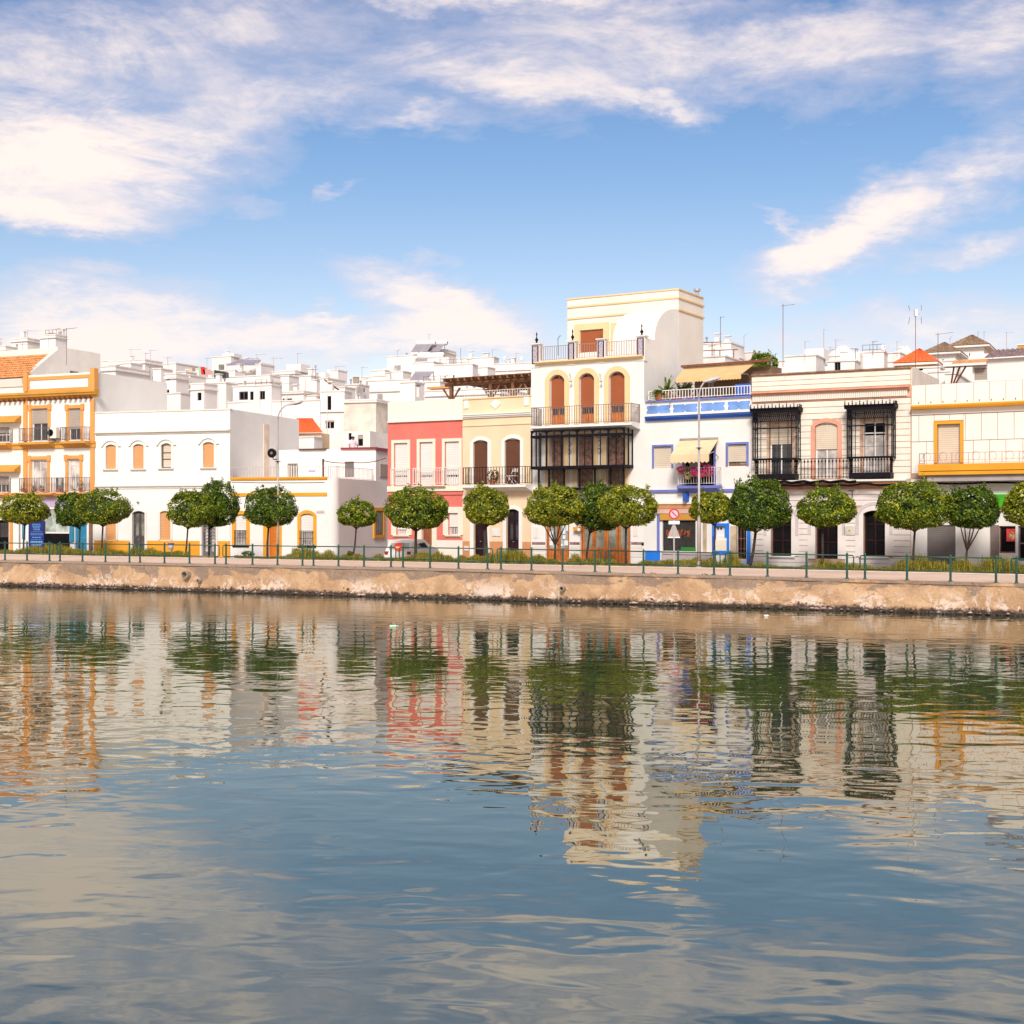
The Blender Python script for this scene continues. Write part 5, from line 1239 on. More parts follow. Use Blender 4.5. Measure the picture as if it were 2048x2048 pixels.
def tree(label, x0, y0, x1, y1, xt, xb, d, mat, n=3400, gaps=.14, shoots=3, tr=.055, fork=0, core=.70, grp='round clipped orange trees along the promenade', ground=None):
    xm = (x0 + x1) / 2; gz = (gzp(xm) if d < bedd(xm) + 2 else RZ) if ground is None else ground
    X, Y = P(xb, d); k = d / F; rx = (x1 - x0) / 2 * k * .97; zt, zb = zy(y0, d), zy(y1, d); H_ = zt - zb; rz = H_ / 1.66; cz = zb + rz * .66
    g = thing('orange_tree', label, 'tree', (X, Y, gz), rnd.uniform(-.3, .3) * 0, grp)
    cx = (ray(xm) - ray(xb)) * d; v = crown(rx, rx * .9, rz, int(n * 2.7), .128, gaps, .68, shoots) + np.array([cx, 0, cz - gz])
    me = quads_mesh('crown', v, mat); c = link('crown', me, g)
    if core > 0:  # solid dark lump, painted shade showing between the leaf clumps
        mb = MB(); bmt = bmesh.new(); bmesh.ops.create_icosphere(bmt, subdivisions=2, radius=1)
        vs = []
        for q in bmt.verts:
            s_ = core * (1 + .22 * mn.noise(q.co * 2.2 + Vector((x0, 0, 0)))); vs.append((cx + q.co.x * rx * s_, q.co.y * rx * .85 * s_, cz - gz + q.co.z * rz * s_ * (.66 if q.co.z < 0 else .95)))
        mb.add(vs, [tuple(w_.index for w_ in f.verts) for f in bmt.faces]); bmt.free(); mb.obj('shade_core', lm_core, c)
    mb = MB(); tx = (ray(xt) - ray(xb)) * d; hz = zb - gz
    fz = hz * (.5 if fork else .92)
    p0, p1 = Vector((0, 0, -.05)), Vector((tx * fz / hz, 0, fz))
    mid = p0.lerp(p1, .5) + Vector((rnd.uniform(-.04, .04), 0, 0))
    mb.tube([p0, p0 + Vector((0, 0, .12)), mid, p1], [tr * 1.45, tr * 1.1, tr * .9, tr * .85], 8)
    for i in range(4 if not fork else 5):
        a = i * 1.4 + (.2 if not fork else 0); e = Vector((cx + (math.cos(a) * rx * .55 if not fork else (-.5 + i * .25) * rx * 1.1), math.sin(a) * rx * .5 if not fork else 0.15 * (i % 2), hz + rz * .45))
        m_ = p1.lerp(e, .45) + Vector((0, 0, -.06)); mb.tube([p1, m_, e], [tr * .75, tr * .5, tr * .2], 6)
    mb.obj('trunk', barkm, g, smooth=True); return g
TR = [ # label, crown box, trunk top x, base x, depth offset from bed front, material, options
 ('small round tree in front of the blue sign board at the left', 1, 986, 96, 1046, 50, 47, .8, lm_yel, {}),
 ('dark tree half hidden behind its brighter neighbour before the blue door', 112, 985, 180, 1053, 160, 160, 3.6, lm_dark, dict(gaps=.02)),
 ('bright round tree before the yellow based house wall', 155, 980, 259, 1048, 206, 203, .8, lm_mid, dict(gaps=.03)),
 ('round tree with a thin leaning trunk above the drain pipe', 336, 982, 428, 1053, 376, 371, .8, lm_mid, dict(tr=.05)),
 ('tall dark shaggy tree behind the one above the drain pipe', 394, 963, 478, 1053, 418, 418, 3.2, lm_dark, dict(shoots=9, gaps=.03, fork=0)),
 ('round dark green tree beside the left street lamp', 489, 974, 594, 1051, 537, 535, .8, lm_dark, dict(gaps=.02)),
 ('smallest tree, with a gap in its crown and a leaning trunk', 676, 1000, 753, 1052, 713, 705, .8, lm_mid, dict(gaps=.28, core=.42, n=2300, tr=.045)),
 ('largest dense tree with a split trunk before the coral house', 771, 976, 896, 1057, 832, 832, .8, lm_mid, dict(shoots=4, gaps=.03, tr=.075, n=4600)),
 ('tree with a thick trunk before the sand yellow house', 928, 974, 1018, 1048, 970, 970, .8, lm_yel, dict(tr=.11)),
 ('leftmost of the three merging trees before the tall house', 1049, 970, 1168, 1050, 1111, 1110, .8, lm_yel, dict(fork=1, n=4400, shoots=3)),
 ('dark middle tree of the three before the tall house', 1150, 966, 1246, 1060, 1180, 1172, 2.9, lm_dark, dict(shoots=4, gaps=.02)),
 ('rightmost of the three merging trees, with light gaps', 1196, 973, 1313, 1051, 1252, 1252, .8, lm_yel, dict(gaps=.2, core=.5, n=4000)),
 ('small yellow green tree right of the tall street lamp', 1380, 983, 1462, 1044, 1430, 1430, 1.0, lm_yel, dict(tr=.045)),
 ('big dark tree before the blue pilasters', 1455, 958, 1581, 1059, 1512, 1500, .9, lm_dark, dict(shoots=7, n=4600, gaps=.03, tr=.07)),
 ('tree before the plaque of the ironwork house, lower left side thin', 1598, 976, 1709, 1052, 1645, 1645, .8, lm_mid, dict(gaps=.2, core=.5)),
 ('wide tree before the corner of the panelled house', 1755, 961, 1900, 1056, 1830, 1825, .8, lm_mid, dict(n=5200, gaps=.03)),
 ('dark tree with a wide Y shaped fork before the panelled house', 1893, 974, 1994, 1056, 1936, 1932, 1.4, lm_dark, dict(fork=1, shoots=6, gaps=.05)),
 ('tree cut off by the right edge of the picture', 2010, 964, 2120, 1052, 2062, 2062, .8, lm_yel, dict(n=4200))]
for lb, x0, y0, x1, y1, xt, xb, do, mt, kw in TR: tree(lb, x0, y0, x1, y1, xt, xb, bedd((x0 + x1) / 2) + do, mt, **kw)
# weeds in the bed
def weeds(label, xa, xb, dens, hmax, mat=weedm, o0=.12, o1=1.6):
    L = abs(P(xb, bedd(xb))[0] - P(xa, bedd(xa))[0]); n = int(L * 800 * dens)
    xs_ = NR.uniform(xa, xb, n); off = NR.uniform(o0, o1, n)
    dd = np.interp(xs_, [q[0] for q in BED], [q[1] for q in BED]) + off
    X = (xs_ - 1024) / F * dd
    hn = np.array([.55 + .9 * mn.noise(Vector((x * .45, 1.7, 0))) + .75 * mn.noise(Vector((x * 1.9, 4, 0))) for x in X[:: max(1, n // 3000)]]); xr_ = X[:: max(1, n // 3000)]
    o_ = np.argsort(xr_); hh = np.clip(np.interp(X, xr_[o_], hn[o_]), .12, 1.15) * hmax * 1.0
    top = NR.uniform(.1, 1.0, n) * hh; c = np.stack([X + NR.normal(size=n) * .03, dd, np.array([gzp(q_) for q_ in xs_]) + .03 + top], 1)
    nr_ = NR.normal(size=(n, 3)) * .8 + np.array([0, -.5, .5]); nr_ /= np.linalg.norm(nr_, axis=1)[:, None]
    v = leaves_np(c, nr_, .075, .35)
    m_ = n // 2; b = np.stack([X[:m_], dd[:m_], np.array([gzp(q_) for q_ in xs_[:m_]])], 1); hgt = hh[:m_] * NR.uniform(.7, 1.25, m_); le = NR.normal(size=(m_, 2)) * .08
    w_ = np.empty((m_, 4, 3)); w_[:, 0] = b - [.008, 0, 0]; w_[:, 1] = b + [.008, 0, 0]
    t_ = b.copy(); t_[:, 0] += le[:, 0]; t_[:, 1] += le[:, 1]; t_[:, 2] += hgt; w_[:, 2] = t_ + [.004, 0, 0]; w_[:, 3] = t_ - [.004, 0, 0]
    me = quads_mesh('weeds', np.vstack([v, w_.reshape(-1, 3)]), mat); o = link('weeds', me); o['kind'] = 'stuff'; o['label'] = label
weeds('yellow green weeds left of the road gap', -60, 378, 1.0, .50); weeds('low plants by the left street lamp', 470, 600, .45, .32)
weeds('yellow green weeds before the coral and sand houses', 585, 1120, 1.1, .58); weeds('weeds before the tall and blue houses', 1120, 1478, 1.1, .58)
weeds('weeds before the ironwork and panelled houses', 1512, 2200, 1.15, .62); weeds('sparse weeds at the gap', 1440, 1530, .4, .3)
# ================================================================== street furniture
def pole_lamp(label, xb, d, ytop, xh, yh, r0, r1, collar=()):
    GZ = gzp(xb); X, Y = P(xb, d); g = thing('street_lamp', label, 'street lamp', (X, Y, GZ), 0, 'curved street lamps')
    zt = zy(ytop, d) - GZ; hx, hz = (ray(xh) - ray(xb)) * d, zy(yh, d) - GZ
    pts = [(0, 0, 0), (0, 0, 2.2), (0, 0, 2.3), (0, 0, zt)]; rad = [r0, r0, r0 * .72, r1]
    MB().lathe([(r0 * 2.2, 0), (r0 * 2.2, .03), (r0 * 1.1, .10), (r0 * 1.05, .3)], (0, 0, 0), 12).obj('base', steel, g)
    MB().tube(pts, rad, 10).obj('pole', steel, g, smooth=True)
    cv = []
    for i in range(11):
        t = i / 10; x = hx * (1 - math.cos(t * math.pi / 2)); z = zt + (hz - zt) * math.sin(t * math.pi / 2); cv.append((x * .96, -.02 * i / 10, z))
    MB().tube(cv, [r1 * (1 - .25 * i / 10) for i in range(11)], 8).obj('arm', steel, g, smooth=True)
    mb = MB(); c = Vector((hx, -.02, hz)); ax = Vector((.97, 0, .24)); up = Vector((-.24, 0, .97)); sd_ = Vector((0, 1, 0)); vs, fs = [], []
    prof = [(-.24, .05, .05), (-.12, .10, .08), (.10, .15, .12), (.36, .15, .11), (.52, .09, .06), (.58, .01, .01)]; n = 10
    for a, w_, h in prof:
        for k in range(n): th = 2 * math.pi * k / n; q = c + ax * a + sd_ * w_ * math.cos(th) + up * (h * math.sin(th) * (1 if math.sin(th) > 0 else .55)); vs.append(tuple(q))
    for i in range(len(prof) - 1):
        for k in range(n): fs.append((i*n+k, i*n+(k+1)%n, (i+1)*n+(k+1)%n, (i+1)*n+k))
    fs += [tuple(range(n - 1, -1, -1)), tuple((len(prof) - 1) * n + k for k in range(n))]
    hd = mb.add(vs, fs).obj('lamp_head', M('lamp_housing', (.52, .47, .47), .35, .08, 3), g, smooth=True)
    mb = MB(); vs = []
    for a, w_, h in ((-.02, .07, 0), (.10, .12, .045), (.34, .12, .045), (.48, .06, 0)):
        for k in range(6): th = math.pi + math.pi * k / 5; vs.append(tuple(c + ax * a + sd_ * w_ * math.cos(th) + up * (-.05 + h * math.sin(th))))
    mb.add(vs, [(i*6+k, i*6+k+1, (i+1)*6+k+1, (i+1)*6+k) for i in range(3) for k in range(5)]).obj('glass_bowl', glassgy, hd)
    for z in collar: MB().lathe([(.03, -.03), (.19, 0), (.03, .03)], (0, 0, zy(z, d) - GZ), 10).obj('collar', iron, g)
    return g
l1 = pole_lamp('left street lamp with a round black floodlight on its pole', 556, bedd(556) + .5, 838, 586, 808, .06, .035, (923,))
fl = tag(bpy.data.objects.new('floodlight', None), 'round black floodlight clamped to the left street lamp', 'floodlight'); COL.objects.link(fl)
dl = bedd(556) + .5; X, Y = P(545.5, dl); fl.location = (X, Y, zy(906, dl))
MB().lathe([(.10, -.16), (.20, -.05), (.24, .08), (.24, .13), (.20, .14)], (0, 0, 0), 16).obj('housing', iron, fl, smooth=True).rotation_euler = (R(95), 0, R(-20))
MB().lathe([(.21, .12), (.01, .15)], (0, 0, 0), 16).obj('lens', glassgy, fl).rotation_euler = (R(95), 0, R(-20))
mb = MB(); zb_ = zy(918.5, dl) - zy(906, dl); xp = (ray(556) - ray(545.5)) * dl
mb.tube([(0, .1, -.22), (.0, .1, zb_), (xp, 0, zb_)], .025, 6); mb.obj('bracket', iron, fl)
pole_lamp('tall street lamp in front of the blue trimmed house', 1398, bedd(1398) + .35, 797, 1416, 762, .085, .045, (896,))
def disc(mb, c, r, y0, y1, n=28): return mb.extr([(c[0] + r * math.cos(2*math.pi*k/n), c[1] + r * math.sin(2*math.pi*k/n)) for k in range(n)], 'y', y0, y1)
# no parking sign with the back of a triangle below it
GZ = gzp(1348); d = bedd(1348) + .3; X, Y = P(1348, d); k = d / F
g = thing('no_parking_sign', 'round red no parking sign above a white plate and the back of a triangle', 'road sign', (X, Y, GZ))
zz = zy(1028, d) - GZ
MB().box(-.03, .03, -.02, .04, 0, zz + .2).obj('pole', steel, g)
disc(MB(), (0, zz), 10.8 * k, -.045, -.02).obj('disc_rim', redm, g); disc(MB(), (0, zz), 7.6 * k, -.052, -.045).obj('disc_face', M('sign_faded_grey_blue', (.48, .47, .56), .5, .08, 4), g)
s_ = math.sqrt(.5); a, b = 6.9 * k, .028
MB().extr([(-a*s_-b*s_, zz+a*s_-b*s_), (-a*s_+b*s_, zz+a*s_+b*s_), (a*s_+b*s_, zz-a*s_+b*s_), (a*s_-b*s_, zz-a*s_-b*s_)], 'y', -.058, -.052).obj('diagonal_bar', redm, g)
zp = zy(1045, d) - GZ; MB().box(-11 * k, 11 * k, -.05, -.03, zp - 3.4 * k, zp + 3.4 * k).obj('plate', whitem, g)
z0, z1 = zy(1075, d) - GZ, zy(1046, d) - GZ
MB().extr([(-12 * k, z0), (12 * k, z0), (1.5 * k, z1), (-1.5 * k, z1)], 'y', .045, .06).obj('triangle_back', steel, g)
MB().extr([(-12.4 * k, z0 - .02), (12.4 * k, z0 - .02), (12.2 * k, z0 + .03), (-12.2 * k, z0 + .03)], 'y', .04, .065).obj('triangle_edge', whitem, g)
# no entry sign
GZ = gzp(797); d = bedd(797) + 1.0; X, Y = P(797.5, d); k = d / F; g = thing('no_entry_sign', 'low red round no entry sign in the weeds in front of the white car', 'road sign', (X, Y, GZ)); zz = zy(1094.5, d) - GZ
MB().box(-.025, .025, -.01, .03, 0, zz).obj('pole', steel, g); disc(MB(), (0, zz), 9 * k, -.05, -.02).obj('disc', redm, g)
MB().box(-6.6 * k, 6.6 * k, -.058, -.05, zz - 1.5 * k, zz + 1.3 * k).obj('bar', M('yellowed_white', (.75, .5, .12), .5), g)
# litter bin
d = bedd(342) + .2; X, Y = P(342, d); k = d / F; g = thing('litter_bin', 'grey blue litter bin with a blue rim before the yellow wall', 'bin', (X, Y, GZ)); z0 = zy(1099, d) - GZ; z1 = zy(1086, d) - GZ
MB().lathe([(4.6 * k, z0), (5.8 * k, z1 - .05)], (0, 0, 0), 14).obj('basket', M('bin_grey', (.42, .40, .50), .5, .1, 3), g, smooth=True); MB().lathe([(6.1 * k, z1 - .08), (6.1 * k, z1)], (0, 0, 0), 14).obj('rim', M('bin_blue', (.05, .09, .28), .5), g)
MB().box(-.03, .03, .1, .16, 0, z1).obj('post', steel, g)
# small shrubs and things in the bed
def shrub(name, label, cat, xm, ym, wpx, hpx, d, mat, n, gz=None, size=.11, grp=None):
    k = d / F; X, Y = P(xm, d); zc = zy(ym, d); g = thing(name, label, cat, (X, Y, zc), 0, grp)
    v = crown(wpx / 2 * k, wpx / 2 * k * .7, hpx / 2 * k, n, size, .15, 1.0, 0, 40); link('foliage', quads_mesh('foliage', v, mat), g); return g
for x, w_, lb in ((496, 24, 'low leafy shrub left of the small door tree'), (612, 26, 'low shrub under the right yellow framed window'), (700, 10, 'tiny weed clump by the leaning tree')):
    d = bedd(x) + .9; g = shrub('shrub', lb, 'shrub', x, 1107, w_, 9, d, lm_dark, 300); MB().tube([(0, 0, GZ - g.location.z), (0, 0, 0)], .02, 5).obj('stem', barkm, g)
# white car
d = bedd(795) + 2.4; X, Y = P(795, d); g = thing('parked_car', 'white hatchback parked behind the weeds in front of the coral house', 'car', (X, Y, RZ - .004), R(-20))
cw_ = M('white_car_paint', (.80, .76, .70), .25, .02, 1); hw_ = .78
prof = [(0, .28), (0, .62), (.12, .80), (.35, 1.22), (.8, 1.34), (1.9, 1.36), (2.6, 1.0), (3.5, .86), (3.6, .6), (3.6, .28)]
mb = MB(); vs = []; ins = [0, 0, .03, .13, .16, .16, .08, .03, .05, .05]
for s_ in (-1, 1):
    for (y, z), i_ in zip(prof, ins): vs.append((s_ * (hw_ - i_), y, z))
n = len(prof); mb.add(vs, [tuple(range(n)), tuple(range(2 * n - 1, n - 1, -1))] + [(i, n + i, n + (i + 1) % n, (i + 1) % n) for i in range(n)]); bd = mb.obj('body', cw_, g)
bv = bd.modifiers.new('bevel', 'BEVEL'); bv.width = .06; bv.segments = 3
MB().quad((-.56, .155, .86), (.56, .155, .86), (.5, .335, 1.18), (-.5, .335, 1.18)).obj('rear_window', lace_sky, g, loc=(0, -.014, 0))  # sky reflection in the rear glass put into its pale colour
for s_ in (-1, 1):
    MB().box(s_ * .62 - .09, s_ * .62 + .09, -.02, .08, .60, .76).obj('rear_light', M('tail_light_red', (.30, .02, .02), .3), g)
    for y in (.62, 2.95): w_ = MB().lathe([(.02, -.09), (.27, -.09), (.29, -.05), (.29, .05), (.27, .09), (.02, .09)], (0, 0, 0), 16).obj('wheel', dark, g, loc=(s_ * .68, y, .29)); w_.rotation_euler = (0, R(90), 0)
    MB().quad((s_ * (hw_ - .06), .7, .88), (s_ * (hw_ - .06), 2.2, .9), (s_ * (hw_ - .15), 1.8, 1.24), (s_ * (hw_ - .15), .75, 1.24)).obj('side_window', glass, g, loc=(s_ * .012, 0, 0))
MB().box(-.26, .26, -.02, .01, .52, .62).obj('number_plate', whitem, g); MB().box(-.76, .76, -.05, .05, .32, .46).obj('bumper', M('grey_bumper', (.3, .28, .27)), g)
gt = Fac(800, bedd(800) + 4.5, 832, bedd(832) + 4.5); g = thing('garden_gate', 'low pale slatted gate beside the white car', 'gate', (gt.O.x, gt.O.y, RZ), gt.rz)
MB().box(0, gt.W, -.03, .03, .1, .17).box(0, gt.W, -.03, .03, 1.05, 1.12).obj('frame', cream, g)
for i in range(9): MB().box(gt.W * i / 9 + .02, gt.W * (i + 1) / 9 - .03, -.02, .02, .17, 1.05).obj('slat', cream, g)
# ================================================================== things on the balconies and terraces
def onH(Hs, x, y, o): return Hs.w(Hs.u(x, o), o, Hs.z(x, y, o))
def potplant(label, Hs, x, y, o, w_, h, mat, pw_=.22, cat='flower pot', n=160, size=.09):
    q = onH(Hs, x, y, o); g = thing('potted_plant', label, cat, q, Hs.rz)
    MB().lathe([(pw_ * .32, 0), (pw_ * .5, .17), (pw_ * .54, .17), (pw_ * .54, .2)], (0, 0, 0), 10).obj('pot', pot, g)
    v = crown(w_ / 2, w_ / 2 * .7, h / 2, n, size, .1, 1, 0, 30) + np.array([0, 0, .2 + h * .4]); link('foliage', quads_mesh('foliage', v, mat), g); return g
for x, lb in ((46, 'leftmost terracotta trough plant on the lower orange trimmed balcony'), (68, 'second trough plant on the lower orange trimmed balcony'), (84, 'third trough plant on the lower orange trimmed balcony'), (118, 'trough plant at the left end of the right lower balcony')):
    potplant(lb, A, x, 984, .45, .3, .25, lm_dark, .34, n=70)
potplant('taller red leaved potted plant at the right end of the lower balcony', A, 161, 984, .4, .4, .6, lm_mid, .26, n=140)
# air conditioner
q = onH(A, 107, 880.5, .35); g = thing('air_conditioner', 'white wall air conditioner with a dark round fan between the upper balconies', 'air conditioner', q, A.rz)
MB().box(-.36, .36, -.16, .14, .12, .80).obj('housing', white2, g); disc(MB(), (-.10, .46), .22, -.18, -.155, 20).obj('fan_grille', dark, g)
for s_ in (-.25, .25): MB().box(s_ - .02, s_ + .02, -.15, .34, .06, .12).obj('bracket', rust, g)
# dog-like brown planter and chair on the sand yellow balcony
g = potplant('brown bushy plant in a pot in the middle of the sand yellow balcony', E, 985, 969, .45, .75, .65, leaf_mat('dry_brown_leaves', (.05, .03, .01), (.16, .08, .03), (.3, .15, .05)), .4, n=260, size=.12)
q = onH(E, 1025, 969, .4); g = thing('folding_chair', 'white folding chair on the sand yellow balcony', 'chair', q, E.rz)
MB().box(-.24, .2, -.2, .2, .44, .47).obj('seat', whitem, g)
for y in (-.19, .19): MB().tube([(-.25, y, 0), (.2, y, .85)], .014, 5).obj('leg', whitem, g); MB().tube([(.22, y, 0), (-.22, y, .46)], .014, 5).obj('leg', whitem, g)
MB().box(.14, .2, -.2, .2, .66, .84).obj('backrest', whitem, g)
# bougainvillea and variegated plant on the blue balcony
for x, y, w_, h, lb, mt, nm in ((1364, 938, 20, 13, 'small crimson flowering plant at the left end of the blue balcony', petm, 'bougainvillea'), (1405, 941, 46, 28, 'large magenta bougainvillea hanging on the blue balcony railing', petm, 'bougainvillea'), (1377, 946, 17, 27, 'cream and green variegated plant hanging between the magenta flowers', petw, 'trailing_plant')):
    d = G.dep(x, .78); g = shrub(nm, lb, 'flowers', x, y, w_, h, d, mt, 900 if w_ > 30 else 320, size=.08)
    MB().box(-w_ * .3 * d / F, w_ * .3 * d / F, .08, .3, -.28, -.1).obj('trough', pot, g)
# terrace plants on the blue house
def frondy(label, Hs, x, y, o, rad, mat, n=26, gz=0, cat='plant', up=.9, droop=1.2):
    q = onH(Hs, x, y, o); g = thing('terrace_plant', label, cat, q, 0); vs = []
    for i in range(n):
        a = rnd.uniform(0, 6.28); e = rnd.uniform(.3, 1.2); p = Vector((0, 0, .3)); dr = Vector((math.cos(a) * math.cos(e), math.sin(a) * math.cos(e), math.sin(e) * up)); L = rad * rnd.uniform(.7, 1.1)
        for s_ in range(12):
            t = s_ / 11; c = p + dr * L * t + Vector((0, 0, -droop * .5 * rad * t * t))
            for sg in (-1, 1):
                side = Vector((-dr.y, dr.x, 0)).normalized() * sg * .16 * (1 - t * .7); tip = c + side + dr * .06 + Vector((0, 0, -.05)); vs += [c, c + dr * .035, tip, c - dr * .01 + side * .3]
    link('fronds', quads_mesh('fronds', np.array([tuple(v) for v in vs]), mat), g)
    MB().lathe([(.16, 0), (.24, .35), (.26, .35)], (0, 0, -.02), 10).obj('pot', pot, g); return g
frondy('palm like plant hanging over the left end of the blue house terrace', G, 1318, 800, -.15, .95, lm_mid, 34, droop=1.9)
frondy('upright plant behind the hanging palm on the blue house terrace', G, 1333, 798, -1.0, .7, lm_dark, 16, droop=.5, up=1.6)
frondy('tall leafy plant at the left end of the beige terrace awning', G, 1361, 796, -1.6, .85, lm_mid, 26, droop=.8, up=1.2); frondy('leafy plant under the beige terrace awning', G, 1376, 796, -2.4, .75, lm_dark, 20, droop=.7, up=1.2)
for i, x in enumerate((1347, 1358, 1381, 1410, 1440)): potplant('terracotta pot number %s from the left behind the blue house terrace railing' % ('one', 'two', 'three', 'four', 'five')[i], G, x, 799.5, -.5, .35, .3, lm_dark, .34, n=60)
# plant on the tall house terrace, small weeds on the quay edge
potplant('small potted conifer between the tall house terrace piers', T, 1203, 702, -.2, .25, .75, lm_dark, .2, n=140, size=.05)
for x, lb in ((1307, 'tiny weed at the foot of the railing below the blue dado'), (1410, 'tiny weed on the quay edge below the tall lamp'), (1419, 'weed tuft by the railing post near the kiosk')):
    q = QF.w(QF.u(x, -.2), -.2, gzp(x) + .04); g = thing('weed_tuft', lb, 'weed', q); link('foliage', quads_mesh('foliage', crown(.16, .1, .08, 40, .07, 0, 1, 0, 10), weedm), g)
# tree behind the roofs, right of the blue house awning
dT = 78; g = tree('large leafy tree rising behind the roofs between the blue and ironwork houses', 1497, 706, 1556, 760, 1527, 1527, dT, lm_mid, n=2200, gaps=.2, core=.5, grp='trees behind the roofs', ground=RZ, tr=.12)
# ================================================================== town on the slope behind
def bgh(label, xl, xc, xr, yt, d, th=None, mat=None, wins=(), ledge=(), par=.5, ybot=None, cat='house', name='hill_house', cop=True, side_wins=(), shade=None):
    th = R(22 + 8 * xc / 2048) if th is None else R(th); X, Y = P(xc, d); r = ray(xl); s_ = (X - r * Y) / (math.cos(th) + r * math.sin(th)); dl = Y + math.sin(th) * s_
    h = House(name, label, xl, dl, xc, d, cat, 'white houses stacked up the slope behind')
    zb = hill(X, Y) - 1.2 ; h.bz = min(zb, RZ); h.root.location.z = h.bz
    zt = zy(yt, d); dep_ = max(1.5, h.side_t(xc, xr)) if xr > xc + .5 else 7
    for w_ in wins: window(h, w_[0], w_[1], w_[2], w_[3], frac=w_[4] if len(w_) > 4 else 0, sh=shgrey if len(w_) > 4 else None, pane=dark, fr=w_[5] if len(w_) > 5 else irong, mull=1 if w_[2] - w_[0] > 10 else 0, dep=.15)
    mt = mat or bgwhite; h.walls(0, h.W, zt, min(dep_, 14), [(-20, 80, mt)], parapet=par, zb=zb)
    if cop: h.part('coping', MB().box(-.06, h.W + .06, -.06, .2, zt, zt + .09).box(h.W - .2, h.W + .06, .2, min(dep_, 14), zt, zt + .09), bgwhite2)
    hr = random.Random(int(xl * 7 + yt)); dd_ = min(dep_, 14)
    if h.W > 2.2 and not wins and mt is not gold and 'wall' not in label:
        for i in range(max(1, int(h.W / 2.6))):
            u = .5 + (h.W - 1.3) * (i + hr.uniform(.15, .7)) / max(1, int(h.W / 2.6)); z1 = zt - hr.uniform(.75, 1.3); w0, h0 = hr.choice(((.5, .7), (.8, .8), (.75, 1.7), (.4, .5)))
            f_ = h.part('window', MB().box(u - .05, u + w0 + .05, -.03, 0, z1 - h0 - .05, z1 + .05), bgwhite2); MB().box(u, u + w0, -.04, -.031, z1 - h0, z1).obj('pane', hr.choice((irong, glassgy, irong, shgrey, steel)), f_)
    if dd_ > 2 and xr > xc + 6:
        for i in range(hr.choice((0, 1, 2))):
            v = hr.uniform(.5, max(.6, dd_ - 1.2)); z1 = zt - hr.uniform(.8, 1.6); h.part('side_window', MB().box(h.W, h.W + .03, v, v + .5, z1 - .8, z1), hr.choice((steel, irong, glassgy)))
    for i in range(hr.choice((1, 1, 2, 3)) if h.W > 1.4 and cop else 0):
        k_ = hr.random(); u = hr.uniform(.1, max(.2, h.W - 1.2)); v = hr.uniform(.5, 3)
        if k_ < .35: h.part('chimney', MB().box(u, u + .35, v, v + .35, zt - .3, zt + hr.uniform(.5, .8)).box(u - .05, u + .4, v - .05, v + .4, zt + .8, zt + .86), hr.choice((bgwhite, bgwhite2, bgwhite2)))
        elif k_ < .6: h.part('vent_pipe', MB().tube([(u, v, zt - .3), (u, v, zt + .5)], .06, 6).tube([(u, v, zt + .5), (u, v, zt + .6)], .11, 6), steel)
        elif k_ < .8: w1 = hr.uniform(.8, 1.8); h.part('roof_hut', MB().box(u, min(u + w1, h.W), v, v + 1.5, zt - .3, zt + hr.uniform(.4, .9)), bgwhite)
        else:
            m2 = MB()
            for z in (.2, .5): m2.tube([(u, .1, zt + z), (min(h.W, u + 2), .1, zt + z)], .02, 4)
            for q_ in range(4): m2.tube([(u + (min(h.W, u + 2) - u) * q_ / 3, .1, zt), (u + (min(h.W, u + 2) - u) * q_ / 3, .1, zt + .5)], .02, 4)
            h.part('roof_rail', m2, irong)
    if h.W > 1.6 and hr.random() < .6: u = hr.uniform(.2, h.W - .2); h.part('drain_pipe', MB().tube([(u, -.06, zt - 4), (u, -.06, zt - .1)], .04, 5), bgwhite2)
    for y, t_ in ledge:
        z = h.z(xc, y); h.part('ledge', MB().box(-.05, h.W + .12, -.14, 0, z - t_, z).box(h.W, h.W + .12, 0, min(dep_, 14), z - t_, z), bgwhite2)
    return h
